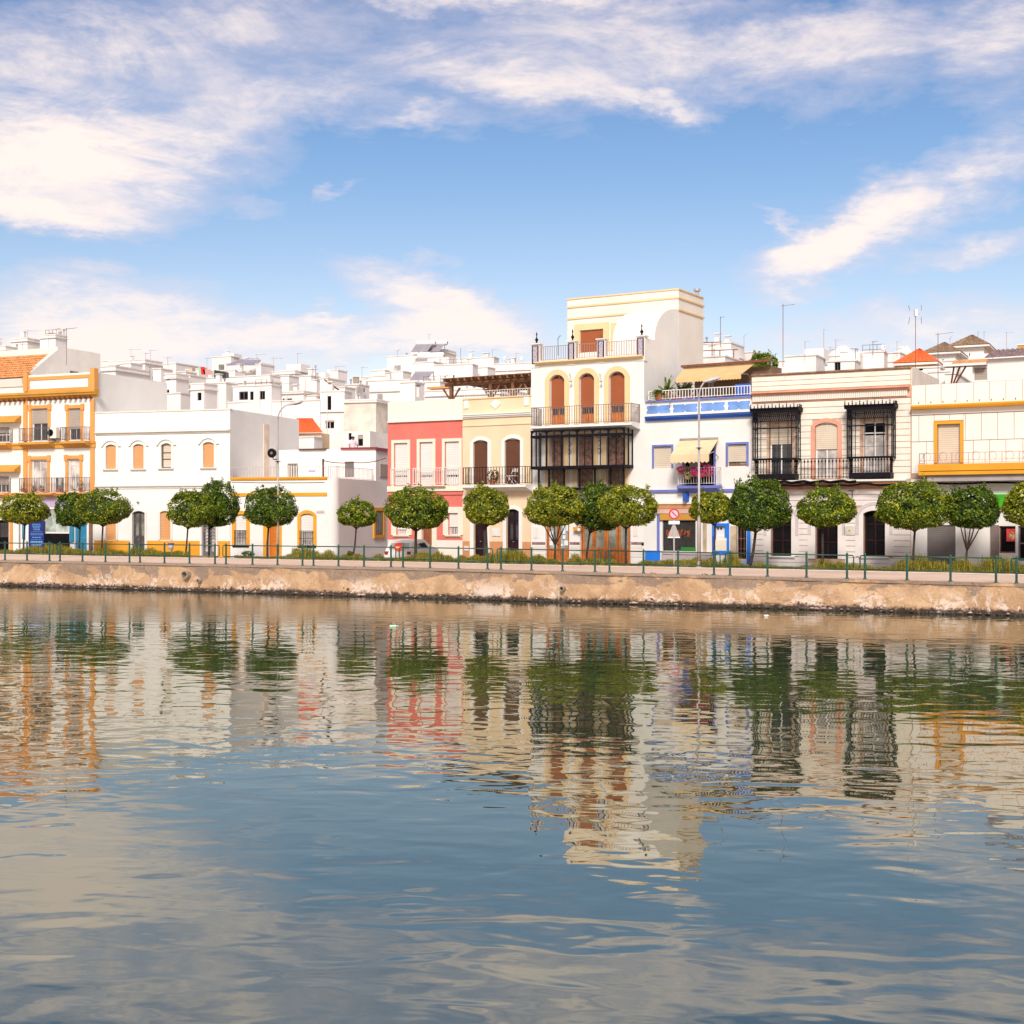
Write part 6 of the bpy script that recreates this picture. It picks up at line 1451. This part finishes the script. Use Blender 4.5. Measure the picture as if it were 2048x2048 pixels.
def roofed(h, zt, y0, over, rise, mat, nrow=8, hip=True, dep=5, name='roof_tiles'):
    """hipped roof built from rows of small tiles"""
    W_ = h.W; a = [(-over, -over), (W_ + over, -over), (W_ + over, dep + over), (-over, dep + over)]; m_ = min(W_, dep) / 2 + over; ins = m_
    r0, r1 = (-over + ins, -over + ins) if hip else (-over, dep / 2), (W_ + over - ins, -over + ins)
    if W_ + 2 * over - 2 * ins < .1: r0 = r1 = (W_ / 2, dep / 2)
    else: r0 = (-over + ins, dep / 2); r1 = (W_ + over - ins, dep / 2)
    mb = MB()
    for (p, q, t0, t1) in ((a[0], a[1], r0, r1), (a[1], a[2], r1, r1), (a[2], a[3], r1, r0), (a[3], a[0], r0, r0)):
        n = max(4, int(math.hypot(q[0] - p[0], q[1] - p[1]) / .28))
        for j in range(nrow):
            f0, f1 = j / nrow, (j + 1) / nrow + .02
            for i in range(n):
                def pt(s_, f, dz): 
                    f = min(f, 1); b0 = (p[0] + (q[0] - p[0]) * s_, p[1] + (q[1] - p[1]) * s_); tp = (t0[0] + (t1[0] - t0[0]) * s_, t0[1] + (t1[1] - t0[1]) * s_); return (b0[0] + (tp[0] - b0[0]) * f, b0[1] + (tp[1] - b0[1]) * f, zt + rise * f + dz)
                s0, s1 = i / n, (i + 1) / n; sm = (s0 + s1) / 2
                mb.add([pt(s0, f0, .03), pt(sm, f0, .09), pt(s1, f0, .03), pt(s1, f1, 0), pt(sm, f1, .06), pt(s0, f1, 0)], [(0, 1, 4, 5), (1, 2, 3, 4), (0, 2, 1)])
    o = h.part(name, mb, mat); o['kind'] = 'stuff'
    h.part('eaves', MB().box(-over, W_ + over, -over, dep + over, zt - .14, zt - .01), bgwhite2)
bgh('small white rooftop block at the far left edge', -20, 11, 30, 693, 118, wins=((4, 712, 7, 718),), ledge=((700, .1),)); bgh('low white wall behind the small rooftop block at the far left', -30, 22, 34, 712, 112)
bgh('white stair tower left of the peaked rooftop room', 22, 55, 80, 677, 125, ledge=((681, .08),)); bgh('white rooftop room with a stepped top above the tiled roof', 80, 111, 129, 670, 120, ledge=((674, .08),)); bgh('tiny chimney room on top of the stepped rooftop room', 82, 100, 110, 667, 121)
bgh('white terrace wall right of the long shaded gable', 201, 231, 300, 733, 101, wins=(), ledge=((739, .1),)); bgh('long low parapet house behind the terrace wall', 218, 290, 326, 720, 122, wins=((296, 726, 300, 732),)[:0], ledge=((725, .08),))
bgh('narrow white tower with small windows right of the long shaded gable', 331, 352, 354, 748, 97, wins=((333, 779, 338.5, 788, 0), (334, 738 + 16, 339, 760, 0)), ledge=((752, .2),), name='hill_tower')
bgh('lit wall behind the narrow white tower', 326, 352, 414, 727, 118, wins=((333, 738, 338, 744),)); bgh('low parapet wall at the foot of the narrow tower', 333, 361, 363, 787, 94)
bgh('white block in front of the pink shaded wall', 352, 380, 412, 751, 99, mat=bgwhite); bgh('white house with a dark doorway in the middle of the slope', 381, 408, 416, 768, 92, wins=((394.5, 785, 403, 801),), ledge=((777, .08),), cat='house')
bgh('long white parapet with washing above it', 390, 540, 552, 751, 108, ledge=((760, .15), (767, .1)), th=24); bgh('house with a solar panel on top', 454, 520, 546, 727, 128); bgh('pale gabled building on the skyline left of the solar panel', 424, 462, 470, 713, 150)
bgh('white block right of the solar panel house', 512, 522, 549, 729, 124); bgh('house with an open columned gallery', 466, 543, 546, 771, 100, wins=((478, 783, 496, 800), (500, 783, 507, 800), (518, 782, 530, 799)), th=20)
bgh('long bright white wall behind the lamp head', 455, 640, 642, 801, 99, th=17); bgh('white house with a row of small dark vents', 545, 607, 641, 783, 104, wins=((565, 797, 569, 800.5), (571, 797, 584, 800.5)), ledge=((785, .08),))
bgh('tall pinkish house with a chimney block at its right end', 545, 590, 622, 742, 118, ledge=((746, .08),)); bgh('pale block behind the tall pinkish house', 590, 622, 634, 752, 115); bgh('slim white chimney block', 622, 633, 642, 761, 108, name='chimney_block', cat='chimney')
hh = bgh('tall narrow white house with a dark balcony door and one window', 641, 689, 690, 783, 98, wins=((654.5, 792, 662.5, 820), (650, 841, 669, 858, .12, shwhite)), th=14, ledge=((822, .06),))
bgh('small white house with a dark sloping roof edge', 640, 655, 690, 757, 104, wins=()); mb = MB()
bgh('white stair house with two dark openings and a water tank', 688, 720, 737, 770, 110, wins=((700, 777, 704, 783), (698, 791, 702, 799), (725, 776, 727, 783))); bgh('weathered stone wall house left of the coral house', 688, 752, 779, 800, 96, mat=stonew, th=18, ledge=((801, .12),)); bgh('broken lower wall of the weathered house', 688, 740, 780, 862, 93.5, mat=bgwhite2, th=18, cop=False, wins=((697, 866, 703, 880), (716, 870, 726, 892, .3)))
bgh('long white building behind the stair house', 722, 776, 780, 752, 135, ledge=((764, .1), (780, .1))); bgh('white block with a rounded roof corner', 774, 830, 832, 711, 140); bgh('wide white terrace block below the rounded one', 735, 860, 862, 758, 118, ledge=((778, .12),), th=20)
bgh('white roof room with dark narrow windows below the upper water heaters', 827, 890, 912, 700, 128, wins=((831, 717, 843, 724, 0), (893, 717, 896, 731))[:1], ledge=((704, .08),)); bgh('white terrace room with a shaded right side below the lower water heater', 825, 867, 940, 724, 118)
bgh('low white block right of the terrace room', 868, 945, 948, 729, 112, wins=((889, 751, 891, 756), (906, 750, 909, 756)), ledge=((759, .1),), th=16); bgh('white building with red chimneys behind the pergola', 915, 988, 990, 715, 132, ledge=((736, .08), (744, .08)), th=18)
bgh('widest plain white building left of the tall house', 985, 1066, 1068, 726, 125, ledge=((738, .08), (760, .08)), th=20); bgh('white terrace wall behind the pergola', 850, 1000, 1064, 777, 96, th=24, ledge=((785, .1),))
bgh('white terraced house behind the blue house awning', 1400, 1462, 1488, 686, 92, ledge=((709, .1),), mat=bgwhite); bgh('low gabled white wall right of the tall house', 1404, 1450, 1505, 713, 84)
bgh('pale rooftop wall left of the leafy roof tree', 1470, 1505, 1506, 705, 95, mat=bgwhite2); bgh('white rooftop house behind the left iron bay', 1570, 1632, 1650, 711, 84, th=26)
bgh('white roof room with a grey shuttered door', 1655, 1712, 1713, 722, 82, wins=((1669, 724, 1681, 742, .0),), th=24); bgh('low white block behind the middle of the ironwork house', 1712, 1768, 1772, 704, 84, th=24); bgh('white block beyond the ironwork parapet', 1772, 1800, 1812, 706, 96)
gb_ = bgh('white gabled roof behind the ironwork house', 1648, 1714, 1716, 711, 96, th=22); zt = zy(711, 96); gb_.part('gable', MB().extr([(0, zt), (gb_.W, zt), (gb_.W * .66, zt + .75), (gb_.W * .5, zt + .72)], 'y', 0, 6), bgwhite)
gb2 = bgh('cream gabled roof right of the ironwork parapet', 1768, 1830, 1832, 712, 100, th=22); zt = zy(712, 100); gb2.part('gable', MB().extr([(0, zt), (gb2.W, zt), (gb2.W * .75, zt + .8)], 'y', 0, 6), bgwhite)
h = bgh('house with a bright orange hipped roof at the right', 1795, 1869, 1872, 724.5, 80, th=24, cop=False); roofed(h, h.z(1869, 724), 0, .25, 1.0, tiler, 7, dep=3.2); h.part('eaves_band', MB().box(-.1, h.W + .1, -.12, 0, h.z(1869, 731), h.z(1869, 726)), gold)
h = bgh('white house with a lichened brown hipped roof, the lower one', 1853, 1911, 1921, 704, 98, th=26, cop=False, wins=((1884, 719, 1888, 724), (1890, 731, 1897, 737))); roofed(h, h.z(1911, 704), 0, .4, .95, tilebr, 6, dep=3.6)
h = bgh('white house with a lichened brown hipped roof, the higher one', 1908, 1968, 1978, 690, 104, th=26, cop=False, wins=((1921, 709, 1928, 716), (1938, 706, 1940, 712))); roofed(h, h.z(1968, 690), 0, .45, 1.05, tilebr, 6, dep=3.8)
h.part('eaves_band', MB().box(-.2, h.W + .25, -.3, 0, h.z(1968, 693.5), h.z(1968, 690.5)), orange)
bgh('ochre wall and flat roof at the far right skyline', 1975, 2052, 2060, 697, 110, mat=gold, th=24, cop=False); bgh('ochre chimney block at the right edge', 2035, 2050, 2056, 690, 108, mat=gold, th=24, name='chimney_block', cat='chimney')
bgh('white wall below the ochre roof at the right', 1960, 2060, 2062, 703, 90, th=24, cop=False); bgh('white wall with an ochre coping below the brown roofs', 1856, 1895, 1899, 744, 76, th=26); bgh('stepped white wall left of the dark carport', 1890, 1914, 1950, 748, 75, th=26); bgh('plain white house front below the orange hipped roof', 1826, 1880, 1884, 735, 79, th=26, wins=((1838, 737, 1846, 741),))
# more houses packed into the slope
for i, (lb, xl, xc, xr, yt, d, kw) in enumerate((
 ('small white house with a single window above the washing', 372, 398, 412, 739, 116, {}), ('narrow white house front left of the washing', 356, 372, 380, 744, 113, {}), ('white house behind the dark green screen', 436, 470, 476, 741, 116, {}),
 ('low white terrace house under the washing line', 412, 452, 470, 766, 101, {}), ('white stair room between the pinkish house and the lamp', 560, 578, 590, 752, 112, {}), ('small white house above the bright shed', 606, 632, 646, 792, 104, {}),
 ('stepped white house left of the tall narrow one', 604, 628, 642, 815, 102, dict(ledge=((820, .06),))), ('white house peeking over the dark sloping roof sheet', 655, 676, 690, 741, 118, {}), ('low white house left of the stair house', 664, 690, 702, 775, 103, {}),
 ('white house between the stair house and rounded block', 742, 770, 782, 741, 138, {}), ('small stepped house below the rounded block', 782, 806, 816, 743, 121, {}), ('white cube house under the lowest water heater', 800, 830, 846, 765, 103, {}),
 ('low white house above the orange awning strip', 842, 880, 892, 764, 106, {}), ('white cube left of the red chimney', 952, 975, 990, 735, 114, {}), ('small white house right of the red chimney', 1036, 1058, 1068, 746, 112, {}),
 ('white house half hidden by the yellow corner gable', 205, 228, 246, 722, 126, {}), ('small white house above the terrace wall at the left', 240, 262, 276, 727, 112, {}), ('white rooftop cube right of the parapet house', 306, 322, 332, 738, 108, {}),
 ('tiny white house right of the roof tree', 1556, 1578, 1590, 722, 100, {}), ('low white house behind the grey shuttered roof room', 1632, 1660, 1672, 715, 99, {}), ('white cube house left of the orange hipped roof', 1776, 1792, 1800, 724, 86, {}), ('pale house between the brown hipped roofs', 1886, 1912, 1922, 722, 90, {}))):
    bgh(lb, xl, xc, xr, yt, d, **kw)
# carport with a dark interior on the panelled house roof
h = bgh('roof shelter with an orange canopy and a grey shutter', 1945, 1975, 1980, 731, 70, th=28, cop=False, wins=((1949, 736, 1974, 760, 1),)); zt = h.z(1975, 731)
h.part('canopy', MB().box(-1.4, h.W, -.5, .3, zt, zt + .12), white); h.part('canopy_roof', MB().extr([(-.45, zt + .125), (.6, zt + .42), (.6, zt + .125)], 'x', -1.0, h.W), tileo)
for k_ in range(3): h.part('brace', MB().tube([(-.3 - k_ * .3, -.2, zt), (-.9 - k_ * .1, .1, zt - .9)], .05, 5), wood2)
# small tiled-roof house left of centre
h = bgh('small house with an orange tiled hipped roof behind the left lamp', 571, 643, 645, 866, 94.5, th=14, mat=sand, cop=False); zt = h.z(643, 866)
mb = MB(); W_ = h.W
for j in range(7):
    f0, f1 = j / 7, (j + 1) / 7 + .02
    def ed(f): return -1.0 + (1.0) * f * 1.0, W_ + .25 - (W_ * .66) * f
    n = 26
    for i in range(n):
        def pt(s_, f, dz): a, b = ed(min(f, 1)); return (a + (b - a) * s_, -.3 + 2.4 * f, zt + 1.18 * f + dz)
        s0, s1 = i / n, (i + 1) / n; sm = (s0 + s1) / 2
        mb.add([pt(s0, f0, .02), pt(sm, f0, .07), pt(s1, f0, .02), pt(s1, f1, 0), pt(sm, f1, .05), pt(s0, f1, 0)], [(0, 1, 4, 5), (1, 2, 3, 4), (0, 2, 1)])
o = h.part('roof_tiles', mb, tiler); o['kind'] = 'stuff'
bgh('bright white shed under the orange tiled roof', 597, 628, 636, 875, 93, th=15)
# rooftop things ------------------------------------------------------------
def at(x, y, d): X, Y = P(x, d); return (X, Y, zy(y, d))
def antenna(label, x, yt, yb, d, boom=1.0, n=6, kind='yagi', ang=0.0, m=None, extra=()):
    q = at(x, yb, d); g = thing('tv_antenna', label, 'antenna', q, 0, 'television antennas on the roofs'); H_ = zy(yt, d) - q[2]; m = m or irong; k = d / F
    MB().tube([(0, 0, -.2), (0, 0, H_)], max(.018, .42 * k), 5).obj('mast', m, g)
    for (z, bl, a0) in [(H_ * .97, boom, ang)] + [(H_ * e[0], e[1], e[2]) for e in extra]:
        ca, sa = math.cos(a0), math.sin(a0)
        MB().tube([(-bl * .12 * ca, 0, z - bl * .12 * sa), (bl * .88 * ca, 0, z + bl * .88 * sa)], max(.012, .28 * k), 4).obj('boom', m, g)
        if kind == 'yagi':
            for i in range(n):
                t = -.1 + .95 * i / max(1, n - 1); c = Vector((bl * t * ca, 0, z + bl * t * sa)); L = .32 - .02 * i
                MB().tube([c + Vector((-.05, -L, -L * .15)), c + Vector((.05, L, L * .15))], .017 if m is rust else .011, 3).obj('element', m, g)
        if kind == 'grid':
            for i in (-1, 1):
                for j in (-1, 1): MB().tube([(i * .32, 0, z + j * .18 + .02), (i * .36, .1, z + j * .52)], .014, 4).obj('element', m, g)
            MB().box(-.06, .1, -.1, .1, z - .12, z + .25).obj('receiver', whitem, g)
    return g
pal = M('pale_antenna_metal', (.42, .34, .36), .5, .1)  # even pale pinkish grey for most of the antennas
for a in (('tall thin antenna standing on the long shaded gable at the left', 133, 656, 724, 88, .75, 5, 'yagi', .12, irong), ('antenna on the stair tower at the far left', 55.5, 661, 678, 124, 1.0, 5, 'yagi', 0, pal), ('antenna with a low crossbar above the tiled roof', 45, 688, 713, 95, .5, 4, 'yagi', 0, pal),
  ('pale antenna left of the pair behind the shaded gable', 262, 698, 723, 118, .9, 5, 'yagi', 0, pal), ('dark T shaped antenna before the parapet house', 300, 733, 761, 96, .35, 3, 'yagi', 0, irong), ('antenna beside the reddish roof tiles at the left', 291.5, 706, 731, 110, .3, 3, 'yagi', 0, pal), ('pale antenna right of the reddish roof tiles', 301, 700, 722, 120, .55, 4, 'yagi', 0, pal),
  ('small antenna above the narrow tower', 335, 715, 728, 118, .3, 4, 'yagi', 0, pal), ('small antenna above the washing', 414, 716, 750, 115, .7, 4, 'yagi', .1, pal), ('faint antenna above the dark green box', 454, 726, 752, 106, .7, 4, 'yagi', 0, pal), ('antenna right of the solar panel', 514, 708, 745, 122, .8, 4, 'yagi', 0, pal),
  ('tallest thin antenna right of the solar panel house', 547, 714, 800, 103, .7, 3, 'yagi', 0, pal), ('antenna with a long tilted boom above the left lamp', 562.5, 766, 838, 88, .75, 5, 'yagi', .12, irong), ('antenna with two booms above the pinkish house', 595.5, 706, 742, 117, .35, 4, 'yagi', 0, pal), ('dark short mast on the slim chimney block', 631, 733, 757, 107, .12, 2, 'yagi', 1.3, rust),
  ('pale antenna above the dark sloping roof edge', 672, 732, 770, 108, .8, 5, 'yagi', 0, pal), ('pinkish antenna above the water tank', 724, 734, 775, 108, .45, 4, 'yagi', 0, pal), ('faint antenna on the rounded block', 795, 701, 712, 139, .4, 4, 'yagi', .5, pal), ('antenna above the double water heaters', 858, 668, 684, 127, .2, 2, 'yagi', 0, pal), ('dark bottle shaped vent on the white roof', 921.5, 697, 716, 131, .1, 1, 'yagi', 1.5, irong),
  ('pale antenna left of the red chimney', 985, 699, 716, 131, .5, 4, 'yagi', 0, pal), ('tall pinkish antenna behind the pergola', 1032, 705, 765, 120, .3, 4, 'yagi', 0, pal), ('short antenna beside the tall house', 1053, 748, 775, 115, .7, 4, 'yagi', .15, pal), ('red tipped antenna on a tall mast right of the tall house', 1441, 633, 688, 84, .3, 4, 'yagi', .1, rust),
  ('double antenna on the white terraced house', 1488, 671, 705, 93, .35, 5, 'yagi', .6, pal), ('tallest antenna on its mast left of the ironwork house', 1566, 608, 727, 76, .75, 8, 'yagi', .12, rust), ('short dark antenna right of the roof tree', 1551, 707, 724, 80, .15, 2, 'yagi', 0, irong), ('antenna with level crossbars behind the left iron bay', 1610, 682, 708, 84, .3, 4, 'yagi', 0, pal),
  ('very thin tall antenna behind the left iron bay', 1647.5, 658, 709, 86, .2, 3, 'yagi', 0, pal), ('antenna with long level crossbars at the gabled roof', 1671.5, 679, 712, 84, .6, 5, 'yagi', 0, pal), ('low antenna left of the gabled roof', 1660, 694, 712, 84, .4, 4, 'yagi', 0, pal), ('reddish antenna right of the gabled roof', 1711, 698, 735, 82, .2, 4, 'yagi', 0, rust), ('small reddish antenna above the low white block', 1746, 683, 704, 84, .3, 4, 'yagi', .2, rust),
  ('faint antenna left of the orange hipped roof', 1794, 683, 710, 95, .3, 3, 'yagi', 0, pal), ('large antenna with spread elements on a dark mast at the right', 1831, 625, 737, 75, .25, 3, 'grid', 0, rust), ('antenna with a long tilted boom before the lower brown roof', 1876, 666, 757, 72, .95, 7, 'yagi', .14, irong),
  ('pale antenna between the brown hipped roofs', 1900, 676, 690, 96, .3, 4, 'yagi', .8, pal), ('first of two small masts right of the higher brown roof', 1956, 663, 690, 105, .15, 3, 'yagi', 0, pal), ('second of two small masts right of the higher brown roof', 1968, 663, 690, 106, .15, 3, 'yagi', 0, pal), ('thin antenna at the far right skyline', 2013, 664, 696, 108, .7, 5, 'yagi', 0, pal), ('fork shaped antenna on the tall house terrace', 1116, 676, 704, 78, .25, 5, 'yagi', .9, irong)):
    antenna(*a[:9], a[9])
def heater(label, x, y, d, s_=1.0):
    q = at(x, y, d); g = thing('solar_water_heater', label, 'water heater', q, R(-18), 'solar water heaters on the white roofs'); L = .95 * s_; r = .25 * s_
    pr = [(-L, 0, 0), (-L + .05, 0, 0), (L - .05, 0, 0), (L, 0, 0)]; MB().tube(pr, [r * .7, r, r, r * .7], 14).obj('tank', whitem, g, smooth=True)
    MB().lathe([(.06, 0), (.06, .05)], (0, 0, 0), 8).obj('end_cap', dark, g, loc=(L, 0, 0)).rotation_euler = (0, R(90), 0)
    MB().quad((-L, -.15, -.1), (L * .8, -.15, -.1), (L * .65, -1.2, -.95), (-L * 1.1, -1.2, -.95)).obj('collector', M('solar_collector', (.30, .27, .30), .4, .1, 2), g)
    for a in (-L * .8, L * .7): MB().tube([(a, 0, -.2), (a, .1, -1.0)], .03, 5).obj('stand', steel, g)
heater('left of the two topmost water heaters', 852, 686, 127); heater('right of the two topmost water heaters', 876, 686, 127.5); heater('long water heater in the middle of the group', 862, 712.5, 124, 1.35); heater('lowest water heater of the group', 852, 741, 116)
q = at(492, 727.5, 126); g = thing('roof_solar_array', 'grey solar panel tilted on the white roof left of centre', 'solar panel', q); MB().add([(-1.9, 0, -.1), (1.0, 0, -.1), (1.2, 1.1, .5), (-.9, 1.1, .5), (-1.9, 0, -.16), (1.0, 0, -.16), (1.2, 1.1, .44), (-.9, 1.1, .44)], [(0, 1, 2, 3), (7, 6, 5, 4), (0, 4, 5, 1), (1, 5, 6, 2), (2, 6, 7, 3), (3, 7, 4, 0)]).obj('panel', M('solar_glass', (.25, .22, .28), .2, .1), g)
q = at(441, 755, 106.5); g = thing('rooftop_screen', 'dark green canvas screen on the long white parapet', 'screen', q); MB().extr([(-.5, 0), (.55, 0), (.55, .42), (-.5, .6)], 'y', 0, .5).obj('canvas', M('dark_green_canvas', (.03, .04, .03), .8, .1), g)
for x, y, w_, h_, c, lb in ((406.5, 749, .16, .52, (.75, .02, .04), 'bright red towel hanging above the white parapet'), (416, 749.5, .3, .36, (.75, .30, .25), 'salmon cloth hanging beside the red towel'), (400, 749.5, .1, .5, (.35, .6, .35), 'pale green cloth hanging left of the red towel'), (388, 743, .12, .25, (.3, .22, .2), 'dark cloth hanging on the washing line'), (382, 745, .1, .25, (.7, .55, .3), 'beige cloth hanging on the washing line')):
    q = at(x, y, 106); m_ = M('cloth_' + lb.split()[0] + lb.split()[1], c, .9, .1); o = MB().extr([(-w_, 0), (w_, 0), (w_ * .7, h_ * 1.15), (-w_ * 1.3, h_ * 1.15)], 'y', -.02, .02).obj('hanging_cloth', m_); o.location = q; tag(o, lb, 'laundry')
q = at(712, 766, 109); g = thing('water_tank', 'brown rooftop water tank left of the coral house', 'water tank', q); MB().box(-.22, .22, -.2, .2, 0, .42).obj('tank', M('brown_tank', (.42, .27, .17), .8), g); MB().box(-.24, .24, -.22, .22, .42, .46).obj('lid', rust, g)
q = at(1028, 770, 84); g = thing('brick_chimney', 'red brick chimney with a grey cap behind the pergola', 'chimney', q); MB().box(-.14, .14, -.14, .14, -.4, .32).obj('shaft', brick, g); MB().lathe([(.10, .32), (.12, .38), (.16, .42), (.12, .47)], (0, 0, 0), 10).obj('cap', steel, g)
q = at(836, 785, 88); g = thing('chimney_cowl', 'dark capped chimney pipe behind the coral parapet', 'chimney', q); MB().box(-.08, .08, -.08, .08, -.3, .42).obj('pipe', white2, g); MB().lathe([(.2, .42), (.17, .48), (.02, .54)], (0, 0, 0), 10).obj('cap', irong, g)
for x, y, d, r, lb in ((1768, 695, 84, .22, 'round white satellite dish right of the low white block'), (480, 740, 106, .2, 'satellite dish on the white parapet left of centre'), (1010, 716, 128, .2, 'satellite dish right of the pergola'), (1044, 717, 126, .2, 'satellite dish near the tall house')):
    q = at(x, y, d); g = thing('satellite_dish', lb, 'satellite dish', q); o = MB().lathe([(.03, .09), (r * .6, .04), (r, -.02), (r, 0), (r * .55, .07), (.03, .11)], (0, 0, 0), 14).obj('dish', whitem, g); o.rotation_euler = (R(70), 0, R(20)); MB().tube([(0, 0, 0), (0, -.22, .05)], .02, 4).obj('feed', dark, g); MB().tube([(0, .05, -.4), (0, .05, 0)], .02, 4).obj('stand', steel, g)
# orange awning strip behind the pergola, dark roof edge, roof pergola rails
q = at(875, 777, 90); o = MB().box(-.8, .8, 0, .8, 0, .13).obj('rolled_awning', orange); o.location = q; o.rotation_euler = (0, 0, R(-22)); tag(o, 'thin orange rolled awning left of the pergola', 'awning')
a, b = at(648, 757, 100), at(672, 774, 100); mb = MB().add([(*a[:2], a[2]), (*b[:2], b[2]), (b[0], b[1] + 2, b[2]), (a[0], a[1] + 2, a[2]), (*a[:2], a[2] - .14), (*b[:2], b[2] - .14), (b[0], b[1] + 2, b[2] - .14), (a[0], a[1] + 2, a[2] - .14)], [(0, 1, 2, 3), (7, 6, 5, 4), (0, 4, 5, 1), (1, 5, 6, 2), (2, 6, 7, 3), (3, 7, 4, 0)])
tag(mb.obj('sloping_roof_sheet', rust), 'dark brown sloping roof sheet above the tall narrow house', 'roof sheet')
g = thing('roof_frame', 'rusty pipe frame on the roof right of the tall house', 'frame', at(1430, 712, 83))
for x0, z0, x1, z1 in ((-.75, .82, .4, .86), (-.75, .32, 1.4, .40), (-.18, 0, -.18, .84), (.3, .0, .3, .35), (1.15, -.1, 1.15, .38)): MB().tube([(x0, 0, z0), (x1, 0, z1)], .03, 5).obj('pipe', rust, g)
# person on the flat roof
dP = 86.6; q = at(706, 0, dP); zh = zy(873.5, dP); g = thing('person', 'person in a pale pink shirt standing at the red edged parapet', 'person', (q[0], q[1], zh - 1.70), R(20))
J = {'pelvis': (0, 0, .92), 'waist': (0, 0, 1.08), 'chest': (0, -.02, 1.28), 'neck': (0, -.01, 1.45), 'nb': (0, -.02, 1.52), 'head': (0, -.03, 1.60), 'top': (0, -.02, 1.66),
     'ls': (-.19, 0, 1.39), 'le': (-.27, -.02, 1.13), 'lw': (-.2, -.2, .95), 'rs': (.19, 0, 1.39), 're': (.30, 0, 1.14), 'rw': (.22, -.18, .94),
     'lh': (-.09, 0, .86), 'lk': (-.1, -.02, .48), 'la': (-.1, .02, .08), 'lf': (-.1, -.12, .04), 'rh': (.09, 0, .86), 'rk': (.1, -.02, .48), 'ra': (.1, .02, .08), 'rf': (.1, -.12, .04)}
RD = dict(pelvis=.13, waist=.12, chest=.15, neck=.06, nb=.055, head=.098, top=.085, ls=.06, le=.042, lw=.028, rs=.06, re=.042, rw=.028, lh=.09, lk=.06, la=.04, lf=.035, rh=.09, rk=.06, ra=.04, rf=.035)
E_ = [('pelvis', 'waist'), ('waist', 'chest'), ('chest', 'neck'), ('neck', 'nb'), ('nb', 'head'), ('head', 'top'), ('chest', 'ls'), ('ls', 'le'), ('le', 'lw'), ('chest', 'rs'), ('rs', 're'), ('re', 'rw'), ('pelvis', 'lh'), ('lh', 'lk'), ('lk', 'la'), ('la', 'lf'), ('pelvis', 'rh'), ('rh', 'rk'), ('rk', 'ra'), ('ra', 'rf')]
ks = list(J)
vs = [J[k_] for k_ in ks]; ed = [(ks.index(a), ks.index(b)) for a, b in E_]; rad = [RD[k_] for k_ in ks]
for s_, wr in ((-1, 'lw'), (1, 'rw')):   # five fingers and a thumb-side spread, each its own chain
    w0 = Vector(J[wr]); vs.append(tuple(w0 + Vector((0, -.07, -.03)))); pi_ = len(vs) - 1; ed.append((ks.index(wr), pi_)); rad.append(.026)
    for i, L in enumerate((.055, .07, .075, .068, .05)):
        f0 = w0 + Vector(((i - 2) * .017, -.11 if i else -.08, -.045)); f1 = f0 + Vector(((i - 2) * .006 - (s_ * .03 if i == 0 else 0), -L * .8, -L * .5)); vs += [tuple(f0), tuple(f1)]; n = len(vs); ed += [(pi_, n - 2), (n - 2, n - 1)]; rad += [.009, .008]
me = bpy.data.meshes.new('body'); me.from_pydata(vs, ed, []); skin = M('brown_skin', (.22, .10, .06), .6, .05); me.materials.append(skin); body = link('body', me, g)
sk = body.modifiers.new('skin', 'SKIN'); sv = me.skin_vertices[0].data
for i, r_ in enumerate(rad): sv[i].radius = (r_, r_ * (.72 if i in (0, 1, 2) else 1)); 
sv[0].use_root = True; body.modifiers.new('sub', 'SUBSURF').levels = 1; body.modifiers['sub'].render_levels = 1
def garment(nm, prof, mat, sy=.62, c=(0, 0)):
    n = 14; mb = MB(); v_ = []
    for rx_, z in prof:
        for k_ in range(n): v_.append((c[0] + rx_ * math.cos(2*math.pi*k_/n), c[1] + rx_ * sy * math.sin(2*math.pi*k_/n), z))
    mb.add(v_, [(i*n+k_, i*n+(k_+1)%n, (i+1)*n+(k_+1)%n, (i+1)*n+k_) for i in range(len(prof)-1) for k_ in range(n)]); return mb.obj(nm, mat, g, smooth=True)
shm = M('pale_pink_shirt', (.78, .62, .66), .9, .08, 6); garment('shirt', [(.185, .86), (.18, 1.0), (.175, 1.12), (.20, 1.28), (.235, 1.38), (.19, 1.45), (.08, 1.49)], shm, .68)
for s_ in (-1, 1): MB().tube([(s_ * .19, 0, 1.42), (s_ * .235, -.01, 1.28), (s_ * .27, -.01, 1.16)], [.075, .07, .062], 10).obj('sleeve', shm, g, smooth=True)
for s_ in (-1, 1): MB().tube([(s_ * .09, 0, .92), (s_ * .1, -.02, .5), (s_ * .1, .01, .1)], [.115, .085, .065], 10).obj('trouser_leg', M('dark_trousers', (.04, .04, .06), .9), g, smooth=True)
MB().lathe([(.02, 1.73), (.075, 1.715), (.108, 1.67), (.112, 1.61), (.10, 1.57)][::-1], (0, .012, 0), 12).obj('hair', dark, g, smooth=True)
for s_ in (-1, 1): MB().lathe([(.002, -.008), (.012, 0), (.002, .008)], (s_ * .035, -.125, 1.615), 6).obj('eye', dark, g)
MB().extr([(-.012, 1.57), (.012, 1.57), (.004, 1.615), (-.004, 1.615)], 'y', -.155, -.11).obj('nose', skin, g); MB().box(-.022, .022, -.128, -.12, 1.545, 1.552).obj('mouth', rust, g)
